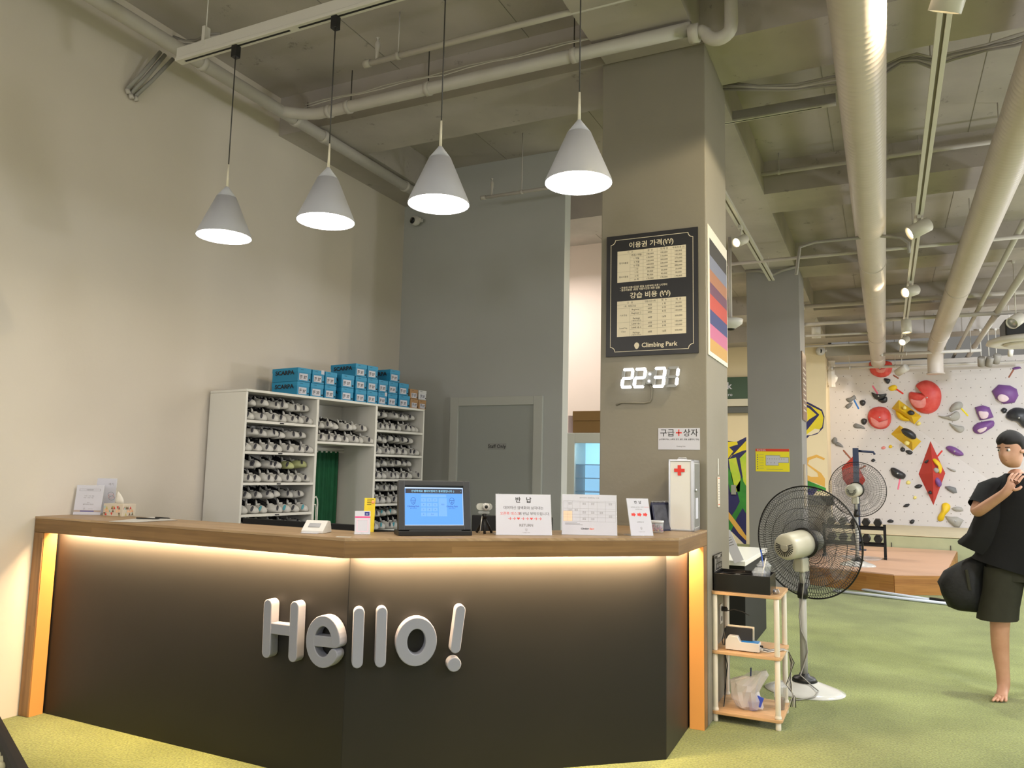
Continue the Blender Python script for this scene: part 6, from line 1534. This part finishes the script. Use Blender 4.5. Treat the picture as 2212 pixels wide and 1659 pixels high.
hold('purple faceted ring hold at the upper right', crop4([(1892, 1215), (1960, 1150), (2075, 1160), (2140, 1195), (2158, 1260), (2120, 1330), (2010, 1345), (1930, 1290)]), .14, PUR, sm=0, dish=crop4([(1950, 1270), (1990, 1235), (2050, 1245), (2065, 1290), (2020, 1320), (1970, 1310)]), bolt=False)
hold('purple pointed hold with a white hollow', crop4([(1725, 1375), (1800, 1355), (1870, 1375), (1912, 1475), (1840, 1495), (1775, 1505), (1745, 1440)]), .11, PUR, sm=0, dish=crop4([(1762, 1415), (1810, 1405), (1860, 1425), (1850, 1475), (1790, 1485)]), bolt=False)
hold('purple curved hold just below the pointed one', crop4([(1702, 1580), (1750, 1530), (1840, 1512), (1910, 1508), (1915, 1560), (1860, 1600), (1790, 1640), (1725, 1630)]), .10, PUR, sm=2, dish=crop4([(1750, 1600), (1800, 1570), (1850, 1560), (1830, 1600), (1780, 1625)]), bolt=False)
hold('small black hold right of the purple hollow hold', crop4([(1983, 1400), (2010, 1380), (2045, 1395), (2035, 1425), (2012, 1437), (1990, 1420)]), .06, BLK)
hold('large black rounded hold at the right edge', crop4([(2030, 1470), (2060, 1410), (2130, 1378), (2230, 1395), (2290, 1450), (2280, 1560), (2210, 1580), (2150, 1520), (2080, 1505)]), .15, BLK)
hold('purple bar hold high at the right by the brown tape', crop4([(2095, 990), (2130, 975), (2175, 975), (2178, 990), (2150, 998), (2110, 1002)]), .05, PUR)
hold('purple oval hold hidden near the shoulder of the person', crop5([(970, 800), (1000, 785), (1050, 800), (1100, 835), (1110, 860), (1060, 865), (1000, 835)]), .08, PUR)
hold('grey hold cluster at the far left of the wall', crop5([(60, 745), (85, 715), (105, 735), (100, 765), (75, 770)]), .05, DGR)
hold('grey pointed hold beside the left edge', crop5([(85, 765), (110, 755), (140, 775), (155, 798), (120, 790), (95, 785)]), .04, DGR)
hold('yellow small ring hold under the lower yellow volume', crop5([(515, 790), (530, 777), (545, 790), (538, 803), (520, 803)]), .03, YEL)
hold('faint pink small hold beside the yellow ring', crop5([(456, 800), (475, 788), (492, 798), (480, 812), (462, 812)]), .03, CHR)
hold('left one of two black holds under the lower yellow volume', crop5([(606, 812), (622, 796), (645, 808), (642, 830), (618, 832)]), .04, BLK)
hold('right one of two black holds under the lower yellow volume', crop5([(648, 825), (680, 820), (708, 838), (690, 856), (665, 850)]), .04, BLK)
hold('black small hold above the farther fan', crop5([(376, 900), (392, 888), (410, 900), (396, 914), (380, 912)]), .03, BLK)
hold('large black wedge hold at the lower pink tape', crop5([(531, 965), (560, 960), (610, 985), (650, 1015), (640, 1045), (600, 1050), (555, 1030), (535, 1000)]), .09, BLK)
hold('yellow ring hold below the black wedge', crop5([(654, 1075), (670, 1060), (690, 1075), (683, 1092), (660, 1092)]), .03, CRM)
hold('black eye shaped hold left of the red volume', crop5([(720, 1110), (750, 1092), (783, 1100), (765, 1122), (735, 1125)]), .04, BLK)
hold('yellow small hold low in the middle', crop5([(711, 1195), (724, 1184), (740, 1196), (730, 1210), (714, 1208)]), .03, CRM)
hold('black eye shaped hold low in the middle', crop5([(630, 1268), (650, 1250), (682, 1250), (670, 1270), (645, 1275)]), .04, BLK)
hold('black foothold low left near the mat', crop5([(503, 1388), (520, 1372), (552, 1378), (550, 1396), (520, 1398)]), .04, BLK)
hold('black foothold low near the mat, below the red volume', crop5([(680, 1390), (700, 1372), (722, 1378), (712, 1404), (690, 1406)]), .04, BLK)
hold('yellow double blob hold low at the right', crop5([(935, 1300), (940, 1250), (975, 1238), (1005, 1262), (1000, 1300), (965, 1340), (950, 1380), (912, 1385), (905, 1350)]), .09, YEL)
hold('pale grey faceted hold below the yellow double blob', crop5([(965, 1345), (1010, 1350), (1060, 1350), (1115, 1378), (1100, 1400), (1080, 1435), (1035, 1430), (990, 1390)]), .09, GRY, sm=0)
hold('pale grey flat hold beside the elbow of the person', crop5([(1015, 1285), (1050, 1270), (1095, 1275), (1110, 1305), (1050, 1308)]), .05, GRY, sm=2)
hold('grey faceted hold right of the red volume', crop5([(962, 1110), (1000, 1105), (1050, 1120), (1060, 1160), (1030, 1165), (985, 1140)]), .06, DGR, sm=0)
hold('pale thin hold right of the red volume top', crop5([(978, 958), (1010, 968), (1048, 980), (1048, 994), (1010, 984)]), .04, GRY)
def volume(label, P_, ridge, m, h, faces, group='volumes on the climbing wall'):
    """faceted plywood volume: outline pixels plus raised points"""
    cx_ = sum(p[0] for p in P_)/len(P_); cy_ = sum(p[1] for p in P_)/len(P_)
    o, N_ = onwall(cx_, cy_)
    X = Vector((1, 0, 0)); Yv = N_.cross(X).normalized(); X = Yv.cross(N_).normalized()
    Mx = Matrix((X, Yv, N_)).transposed().to_4x4(); Mx.translation = o+N_*.001
    def loc(p, z): v_ = atp(p[0], p[1], o, N_)-o; return (v_.dot(X), v_.dot(Yv), z)
    vs = [loc(p, 0) for p in P_]+[loc(p, h_) for p, h_ in ridge]
    t = thing('climbing_volume', label, 'climbing volume', (0, 0, 0), group=group); t.matrix_world = Mx
    mb = MB(); mb.add(vs, faces+[tuple(range(len(P_)))]); me = mb.obj('volume_body', m, t)
    bm = bmesh.new(); bm.from_mesh(me.data); bmesh.ops.recalc_face_normals(bm, faces=bm.faces); bm.to_mesh(me.data); bm.free()
    return t, Mx
YV = mat('volume_yellow', (222, 184, 30), .5, noise=.05, nscale=4)
v1, M1 = volume('upper yellow faceted volume beside the big red hold', crop4([(902, 1385), (970, 1302), (1195, 1465), (1125, 1545)]), [(crop4([(985, 1385)])[0], .22), (crop4([(1110, 1460)])[0], .22)], YV, .2, [(0, 1, 4), (1, 2, 5, 4), (2, 3, 5), (3, 0, 4, 5)])
hold('yellow rounded hold under the upper yellow volume', crop4([(940, 1410), (985, 1420), (1040, 1470), (1090, 1500), (1060, 1515), (1000, 1505), (955, 1470)]), .12, YEL)
v2_, M2 = volume('lower yellow faceted volume with the black hold', crop5([(533, 692), (603, 622), (775, 750), (705, 825)]), [(crop5([(622, 690)])[0], .22), (crop5([(700, 760)])[0], .22)], YV, .2, [(0, 1, 4), (1, 2, 5, 4), (2, 3, 5), (3, 0, 4, 5)])
v3_, M3 = volume('tall red diamond volume in the middle of the wall', crop5([(848, 748), (966, 1005), (872, 1258), (753, 1010)]), [(crop5([(862, 1005)])[0], .28)], VRED, .28, [(0, 1, 4), (1, 2, 4), (2, 3, 4), (3, 0, 4)])
v4_, M4 = volume('red diamond volume behind the farther fan', crop5([(232, 868), (330, 1060), (250, 1190), (150, 1050), (140, 960)]), [(crop5([(240, 1020)])[0], .25)], VRED, .25, [(0, 1, 5), (1, 2, 5), (2, 3, 5), (3, 4, 5), (4, 0, 5)])
def onvol(label, P_, h, m, off, **k):
    t = hold(label, P_, h, m, **k); t.matrix_world = Matrix.Translation((0, -off, 0)) @ t.matrix_world; return t
onvol('small cream round hold on the upper yellow volume', crop4([(1010, 1380), (1025, 1365), (1045, 1385), (1038, 1405), (1015, 1402)]), .05, CRM, .20)
onvol('black oval hold on the upper yellow volume', crop4([(1055, 1430), (1080, 1412), (1118, 1425), (1124, 1448), (1095, 1462), (1065, 1450)]), .06, BLK, .20)
onvol('large black oval hold on the lower yellow volume', crop5([(614, 660), (640, 648), (690, 665), (728, 700), (730, 730), (700, 736), (650, 710), (622, 685)]), .10, BLK, .20)
onvol('small cream round hold on the lower yellow volume', crop5([(638, 762), (655, 746), (680, 760), (672, 782), (648, 782)]), .05, CRM, .17)
onvol('curved yellow hold on the red diamond volume', crop5([(860, 895), (885, 890), (920, 920), (938, 960), (928, 1004), (908, 1000), (910, 960), (880, 930)]), .07, YEL, .15)
onvol('grey round hold on the red diamond volume', crop5([(862, 975), (885, 960), (912, 975), (905, 998), (880, 1000)]), .05, GRY, .20)
onvol('purple oval hold low on the red diamond volume', crop5([(870, 1045), (890, 1030), (925, 1060), (935, 1095), (915, 1115), (885, 1085)]), .07, PUR, .12)
onvol('black hold near the top of the red diamond volume', crop5([(795, 918), (812, 902), (830, 895), (832, 905), (815, 925)]), .04, BLK, .08)
onvol('black hold near the bottom of the red diamond volume', crop5([(826, 1155), (845, 1142), (862, 1152), (855, 1170), (835, 1168)]), .04, BLK, .06)
hold('tiny cream hold under the upper yellow volume', crop4([(1145, 1535), (1170, 1515), (1192, 1535), (1175, 1555), (1150, 1555)]), .05, CRM)
def tape(label, a, b, c, w_=.05):
    pa, pb = crop4([a, b]) if len(a) == 2 else (a, b)
    P_ = ribbon([pa, pb], 3.6, 2); hold(label, [(p[0], p[1]) for p in P_], .006, c, cat='marker tape', name='marker_tape', sm=0, bolt=False, rings=(1, .9), flat=.3, group='route marker tapes')
Tp = {k: mat('tape_'+k, v_, .6) for k, v_ in dict(pink=(238, 120, 150), red=(216, 50, 40), blue=(40, 110, 190), yellow=(236, 216, 40), brown=(150, 92, 72)).items()}
tape('pink marker tape above the black half moon hold', (712, 1165), (760, 1238), Tp['pink'])
tape('red marker tape beside the yellow blob hold', (945, 1195), (1012, 1240), Tp['red'])
tape('blue marker tape beside the grey angular hold', (530, 1308), (572, 1388), Tp['blue'])
tape('yellow marker tape beside the grey teardrop hold', (1592, 1390), (1655, 1458), Tp['yellow'])
tape('brown marker tape below the top right purple hold', (2110, 1000), (2062, 1078), Tp['brown'])
tape('brown marker tape below the spotlight and top red hold', (918, 1058), (965, 1088), Tp['brown'])
def tape5(label, a, b, c): a, b = crop5([a, b]); P_ = ribbon([a, b], 3.6, 2); hold(label, P_, .006, c, cat='marker tape', name='marker_tape', sm=0, bolt=False, rings=(1, .9), flat=.3, group='route marker tapes')
tape5('pink marker tape hanging below the black wedge hold', (605, 1052), (590, 1130), Tp['pink'])
tape5('brown marker tape above the red volume at the left', (155, 822), (210, 885), Tp['brown'])
tape5('red marker tape at the right shoulder of the red diamond volume', (905, 868), (940, 826), Tp['red'])
tape5('brown marker tape seen through the farther fan', (275, 975), (330, 945), Tp['brown'])
# brick-like bright patches of shade cloth at wall end
t = thing('crumpled_plastic', 'strip of crumpled clear plastic hanging at the left top of the climbing wall', 'plastic', tuple(at(1796, 795, y=17.6)))
m = MB(); rr = random.Random(1)
m.loft([[(.10*math.cos(2*PI*k/8)*rr.uniform(.5, 1.2), .05*math.sin(2*PI*k/8), z_) for k in range(8)] for z_ in [.15-.07*i for i in range(9)]], smooth=False); m.obj('plastic_film', mat('crumpled_film', (216, 210, 202), .4), t)

# ================================================================== PLANTER AT THE LEFT FRONT
e1 = at(7, 1555, z=.42); e2 = at(65, 1659, z=.42); dd = e2-e1
t = thing('pebble_planter', 'black rimmed trough of pale pebbles at the bottom left corner', 'planter', (e1.x, e1.y, 0), math.atan2(dd.y, dd.x))
L0, L1, WP = -.25, 1.15, .55
m = MB()
m.bbox(L0, L1, -.05, 0, 0, .425, .018); m.bbox(L0, L1, -WP, -WP+.075, 0, .425, .018); m.bbox(L0, L0+.075, -WP+.07, -.07, 0, .425, .018); m.bbox(L1-.075, L1, -WP+.07, -.07, 0, .425, .018)
m.obj('trough_rim', M_BLACKM, t)
MB().bbox(L0+.07, L1-.07, -WP+.07, -.045, .0, .36, .01).obj('soil', M_BLACKM, t)
rr = random.Random(11); bm = bmesh.new(); bmesh.ops.create_icosphere(bm, subdivisions=2, radius=1); bm.verts.index_update()
PV = [v_.co.copy() for v_ in bm.verts]; PF = [tuple(v_.index for v_ in f.verts) for f in bm.faces]; bm.free()
base = MB().add([tuple(v_) for v_ in PV], PF, None, True).mesh('pebble', mat('pale_pebble', (176, 172, 138), .6, noise=.12, nscale=30))
for i in range(24):
    for j in range(12):
        o = bpy.data.objects.new('pebble', base); COL.objects.link(o); o.parent = t
        s = rr.uniform(.018, .026); o.location = (L0+.10+i*.0505+rr.uniform(-.01, .01), -WP+.10+j*.0355+rr.uniform(-.008, .008), .378+rr.uniform(0, .014)); o.scale = (s*1.25, s, s*.75); o.rotation_euler = (rr.uniform(-.4, .4), rr.uniform(-.4, .4), rr.uniform(0, 3))

# ================================================================== PERSON
def skin_obj(name, verts, edges, m, parent, root=0, sub=2, radii=None):
    me = bpy.data.meshes.new(name); me.from_pydata([v[:3] for v in verts], edges, []); me.materials.append(m)
    o = bpy.data.objects.new(name, me); COL.objects.link(o); o.parent = parent
    sk = o.modifiers.new('skin', 'SKIN'); sk.use_smooth_shade = True
    if not me.skin_vertices: me.skin_vertices_new() if hasattr(me, 'skin_vertices_new') else None
    for i, v in enumerate(verts):
        r_ = v[3]; rx, ry = (r_ if isinstance(r_, tuple) else (r_, r_)); me.skin_vertices[0].data[i].radius = (rx, ry); me.skin_vertices[0].data[i].use_root = (i == root)
    sb = o.modifiers.new('sub', 'SUBSURF'); sb.levels = sub; sb.render_levels = sub
    return o
M_SKIN = mat('skin', (196, 146, 118), .55, noise=.05, nscale=14, rgb2=(206, 158, 130))
M_SHIRT = mat('black_cotton', (12, 12, 13), .9, bump=.2, bscale=12); M_SHORT = mat('dark_olive_cotton', (46, 46, 34), .9, noise=.1, nscale=20)
pr = thing('person', 'barefoot person in black T-shirt and dark olive shorts carrying a black bag', 'person', (.80, 6.30, 0))
PX, PY = .80, 6.30
# local frame: x to the viewer's right, -y towards the camera; person walks towards the camera-left
V = []
def v(x, y, z, r): V.append((x, y, z, r)); return len(V)-1
pel = v(.02, .0, .92, .125); sp1 = v(.02, .0, 1.08, .115); sp2 = v(.02, -.005, 1.24, .125); ch = v(.02, -.005, 1.37, .115); nk = v(.01, -.02, 1.475, .055); nk2 = v(.0, -.04, 1.53, .052)
hR = v(-.085, .0, .87, .095); kR = v(-.135, -.055, .47, .062); cR = v(-.135, -.03, .33, .058); aR = v(-.120, -.02, .085, .036); heelR = v(-.118, .0, .040, .034); fR = v(-.145, -.085, .032, .036); tR = v(-.175, -.165, .018, .022)
hL = v(.125, .0, .87, .095); kL = v(.165, .02, .47, .062); cL = v(.17, .11, .34, .058); aL = v(.18, .22, .135, .036); heelL = v(.18, .25, .09, .034); fL = v(.165, .19, .045, .034); tL = v(.155, .12, .02, .022)
shR = v(-.15, -.01, 1.40, .062); elR = v(-.255, -.10, 1.215, .043); wrR = v(-.08, -.26, 1.375, .030)
shL = v(.19, .0, 1.40, .062); elL = v(.27, .03, 1.13, .044); wrL = v(.26, -.10, .90, .030)
E = [(pel, sp1), (sp1, sp2), (sp2, ch), (ch, nk), (nk, nk2), (pel, hR), (hR, kR), (kR, cR), (cR, aR), (aR, heelR), (aR, fR), (fR, tR), (pel, hL), (hL, kL), (kL, cL), (cL, aL), (aL, heelL), (aL, fL), (fL, tL), (ch, shR), (shR, elR), (elR, wrR), (ch, shL), (shL, elL), (elL, wrL)]
# hands grown from the same skeleton: palm and five fingers each
def hand(wr, wp, dirv, side, palm_n, curl, s=1.0):
    d = Vector(dirv).normalized(); n = Vector(palm_n).normalized(); c = d.cross(n).normalized()*side
    W0 = Vector(wp); pm = W0+d*.045*s; p1 = v(*pm, (.022)); E.append((wr, p1))
    for i, (off, ln) in enumerate(((-.030, .066), (-.010, .076), (.010, .070), (.028, .056))):
        k0 = W0+d*.088*s+c*off*s; a_ = v(*k0, .0105); E.append((p1, a_)); q = k0; dd = d.copy(); prev = a_
        for j in range(2):
            dd = (dd*math.cos(curl)+n*math.sin(curl)).normalized() if j else (dd*math.cos(curl*.6)+n*math.sin(curl*.6)).normalized()
            q = q+dd*ln*.5*s; b_ = v(*q, .0088-.0012*j); E.append((prev, b_)); prev = b_
    k0 = W0+d*.03*s-c*.035*s; a_ = v(*k0, .012); E.append((p1, a_)); q = k0+(d*.7-c*.5+n*.3).normalized()*.03*s; b_ = v(*q, .010); E.append((a_, b_)); q = q+(d*.8+n*.5).normalized()*.026*s; b2 = v(*q, .009); E.append((b_, b2))
hand(wrR, (-.08, -.26, 1.375), (.45, .05, .85), 1, (.3, .9, -.2), .55)
hand(wrL, (.26, -.10, .90), (-.05, -.25, -.95), -1, (-.8, -.3, .1), .5)
# toes
for fx, fy, fz, tp_, sgn in ((-.145, -.085, .032, fR, 1), (.165, .19, .045, fL, 1)):
    for i in range(4):
        off = -.026+.018*i; a_ = v(fx+off-.028+.006*i, fy-.085+.006*i, .016, .0095); E.append((tp_, a_)); b_ = v(fx+off-.038+.006*i, fy-.108+.010*i, .011, .0075); E.append((a_, b_))
body = skin_obj('body', V, E, M_SKIN, pr, root=pel)
# head: sculpted from rings, facing the viewer's left and down a little
HD = Matrix.Translation((-.012, -.06, 1.555)) @ Euler((R(6), 0, R(-38))).to_matrix().to_4x4()
def head():
    secs = []; n = 28
    prof = [(-.020, .030, .034, .012), (.0, .044, .052, -.004), (.018, .055, .072, -.012), (.045, .062, .084, -.012), (.075, .068, .092, -.006), (.105, .073, .097, 0), (.135, .076, .099, .004), (.165, .073, .095, .006), (.195, .060, .080, .006), (.215, .038, .052, .006), (.224, .010, .014, .006)]
    for z_, rx, ry, yo in prof:
        ring = []
        for k in range(n):
            a = 2*PI*k/n; x, y = rx*math.cos(a), ry*math.sin(a)+yo
            if math.sin(a) < -.2:      # face side (-y)
                f_ = (-math.sin(a)-.2)/.8; ax = abs(math.cos(a))
                y += .010*f_ if .10 < z_ < .12 else 0             # eye sockets
                if ax < .23: y -= {.045: .004, .075: .022, .105: .012}.get(z_, 0)   # nose
                if ax < .3 and z_ in (.018,): y -= .006           # lips
                if z_ == .0: y -= .006*(1-ax)
            ring.append((x, y, z_))
        secs.append(ring)
    o = MB().loft(secs).obj('head', M_SKIN, pr); o.matrix_local = HD; sb = o.modifiers.new('s', 'SUBSURF'); sb.levels = 1; sb.render_levels = 2
    for s in (-1, 1):
        e = MB().lathe([(0, -.012), (.009, -.008), (.012, 0), (.009, .008), (0, .012)], 14, Trs((s*.030, -.083, .108), (PI/2, 0, 0))).obj('eye', mat('eye_white', (226, 222, 216), .3), pr); e.matrix_local = HD
        e = MB().lathe([(0, 0), (.0055, 0), (.0045, .002), (0, .003)], 14, Trs((s*.030, -.0945, .108), (PI/2, 0, 0))).obj('iris', M_BLACK, pr); e.matrix_local = HD
        m = MB(); m.bbox(s*.030-.016, s*.030+.016, -.094, -.088, .124, .129, .002); e = m.obj('eyebrow', mat('dark_hair', (26, 22, 20), .8), pr); e.matrix_local = HD
        m = MB(); m.dome([(.014*math.cos(a*PI/8), .028*math.sin(a*PI/8)) for a in range(16)], .010, Trs((s*.072, .004, .092), (0, s*PI/2, 0))); m.dome([(.010*math.cos(-a*PI/8), .022*math.sin(-a*PI/8)) for a in range(16)], .004, Trs((s*.072, .004, .092), (0, -s*PI/2, 0))); e = m.obj('ear', M_SKIN, pr); e.matrix_local = HD
    m = MB(); m.prism([(-.022, 0), (-.008, .004), (0, .002), (.008, .004), (.022, 0), (.010, -.006), (0, -.008), (-.010, -.006)], 0, .004, Trs((0, -.090, .040), (PI/2, 0, 0))); e = m.obj('mouth', mat('lip', (170, 104, 92), .5), pr); e.matrix_local = HD
    # hair cap, longer at the back
    secs = []
    for z_, rx, ry, yo, cut in [(.045, .064, .094, .010, .25), (.075, .076, .102, .008, .1), (.110, .081, .106, .008, -.1), (.140, .083, .108, .006, -.35), (.160, .083, .107, .004, -1), (.185, .076, .100, .004, -1), (.210, .060, .080, .004, -1), (.232, .034, .046, .004, -1), (.242, .004, .006, .004, -1)]:
        ring = []
        for k in range(n):
            a = 2*PI*k/n; sn = math.sin(a)
            kk_ = 1 if sn > cut else .86
            ring.append((rx*math.cos(a)*kk_*(1+.02*math.sin(k*5)), (ry*sn*kk_)+yo, z_))
        secs.append(ring)
    o = MB().loft(secs).obj('hair', _M['dark_hair'], pr); o.matrix_local = HD; sb = o.modifiers.new('s', 'SUBSURF'); sb.levels = 1; sb.render_levels = 2
head()
def ring(cx_, cy_, z_, rx, ry, n=28, tilt=(0, 0), rot=0, wob=0, ph=0):
    out = []
    for k in range(n):
        a = 2*PI*k/n; w_ = 1+wob*math.sin(a*5+ph)+wob*.6*math.sin(a*9+ph*2)
        x, y = rx*w_*math.cos(a), ry*w_*math.sin(a); c, s_ = math.cos(rot), math.sin(rot)
        out.append((cx_+x*c-y*s_, cy_+x*s_+y*c, z_+tilt[0]*x+tilt[1]*y))
    return out
# shirt torso
m = MB()
m.loft([ring(-.015, .0, .835, .260, .165, wob=.03, tilt=(-.28, 0)), ring(-.010, .0, .90, .250, .160, wob=.03, ph=1, tilt=(-.15, 0)), ring(.0, .0, 1.02, .222, .145, wob=.02), ring(.015, 0, 1.18, .200, .140, wob=.012), ring(.02, 0, 1.32, .205, .135), ring(.02, 0, 1.40, .195, .120), ring(.018, -.005, 1.45, .150, .095), ring(.012, -.015, 1.482, .088, .078), ring(.01, -.018, 1.498, .068, .068)], cap=False)
m.obj('t_shirt', M_SHIRT, pr)
# sleeves: the raised right sleeve hangs wide, the left one hangs straight
def orient_ring(c, d, r1, r2, up=(0, 0, 1), n=20, wob=0):
    d = Vector(d).normalized(); a = d.cross(Vector(up)).normalized(); b = a.cross(d).normalized()
    return [tuple(Vector(c)+a*(r1*math.cos(2*PI*k/n))+b*(r2*math.sin(2*PI*k/n)*(1+wob*math.sin(k*1.9)))) for k in range(n)]
dR_ = Vector((-.255, -.10, 1.215))-Vector((-.15, -.01, 1.40))
m = MB(); m.loft([orient_ring((-.07, 0, 1.42), dR_, .085, .080), orient_ring((-.15, -.02, 1.385), dR_, .080, .080), orient_ring((-.195, -.05, 1.31), dR_, .076, .076), orient_ring((-.222, -.072, 1.265), dR_, .074, .076)], cap=False); m.loft([ring(-.08, 0, 1.425, .080, .08), ring(-.115, -.02, 1.36, .085, .085), ring(-.145, -.035, 1.28, .085, .085, wob=.02), ring(-.165, -.04, 1.19, .088, .09, wob=.03), ring(-.200, -.03, 1.08, .098, .09, wob=.03), ring(-.245, -.01, .97, .108, .085, tilt=(-.45, 0), wob=.04), ring(-.250, -.01, .955, .100, .078, tilt=(-.45, 0), wob=.04)], cap=False); m.obj('sleeve', M_SHIRT, pr)
dL_ = Vector((.27, .03, 1.13))-Vector((.19, 0, 1.40))
m = MB(); m.loft([orient_ring((.14, 0, 1.41), dL_, .08, .085), orient_ring((.20, .0, 1.36), dL_, .083, .088), orient_ring((.245, .02, 1.24), dL_, .082, .09, wob=.02), orient_ring((.27, .03, 1.13), dL_, .084, .094, wob=.03)], cap=False); m.obj('sleeve', M_SHIRT, pr)
# shorts
m = MB()
m.loft([ring(.02, 0, 1.0, .165, .12), ring(.02, 0, .90, .205, .140, wob=.01), ring(.02, .0, .78, .225, .145, wob=.015)], cap=False)
m.loft([ring(-.080, -.005, .86, .125, .13, wob=.01), ring(-.105, -.015, .70, .118, .128, wob=.02), ring(-.130, -.035, .60, .120, .126, wob=.03), ring(-.142, -.045, .515, .122, .122, wob=.03, tilt=(.05, 0))], cap=False)
m.loft([ring(.125, .0, .86, .125, .13, wob=.01), ring(.150, .005, .70, .114, .126, wob=.02), ring(.170, .012, .60, .114, .124, wob=.03), ring(.180, .016, .49, .114, .122, wob=.03)], cap=False)
m.obj('shorts', M_SHORT, pr)
m = MB(); m.bbox(-.235, -.215, -.06, .05, .72, .86, .006, Trs((0, 0, 0), (0, R(-6), 0))); m.obj('pocket_flap', M_SHORT, pr)
# bag carried at the right side
bg = thing('shoulder_bag', 'black cloth bag hanging behind the hip of the person', 'bag', (PX-.33, PY+.03, .545))
secs = [ring(.03, 0, .0, .085, .05, wob=.04), ring(.02, 0, .015, .115, .075, wob=.05), ring(.0, 0, .10, .140, .085, wob=.05, ph=2), ring(-.01, 0, .18, .145, .085, wob=.04), ring(.01, 0, .26, .13, .07, wob=.04, ph=1), ring(.07, 0, .33, .085, .045, wob=.05), ring(.11, 0, .38, .04, .02)]
MB().loft(secs).obj('bag_body', mat('black_nylon', (13, 15, 16), .65, bump=.5, bscale=9), bg)
MB().tube([(.10, 0, .36), (.16, -.03, .50), (.22, -.06, .70), (.26, -.07, .86)], .012, 8).obj('strap', _M['black_nylon'], bg)
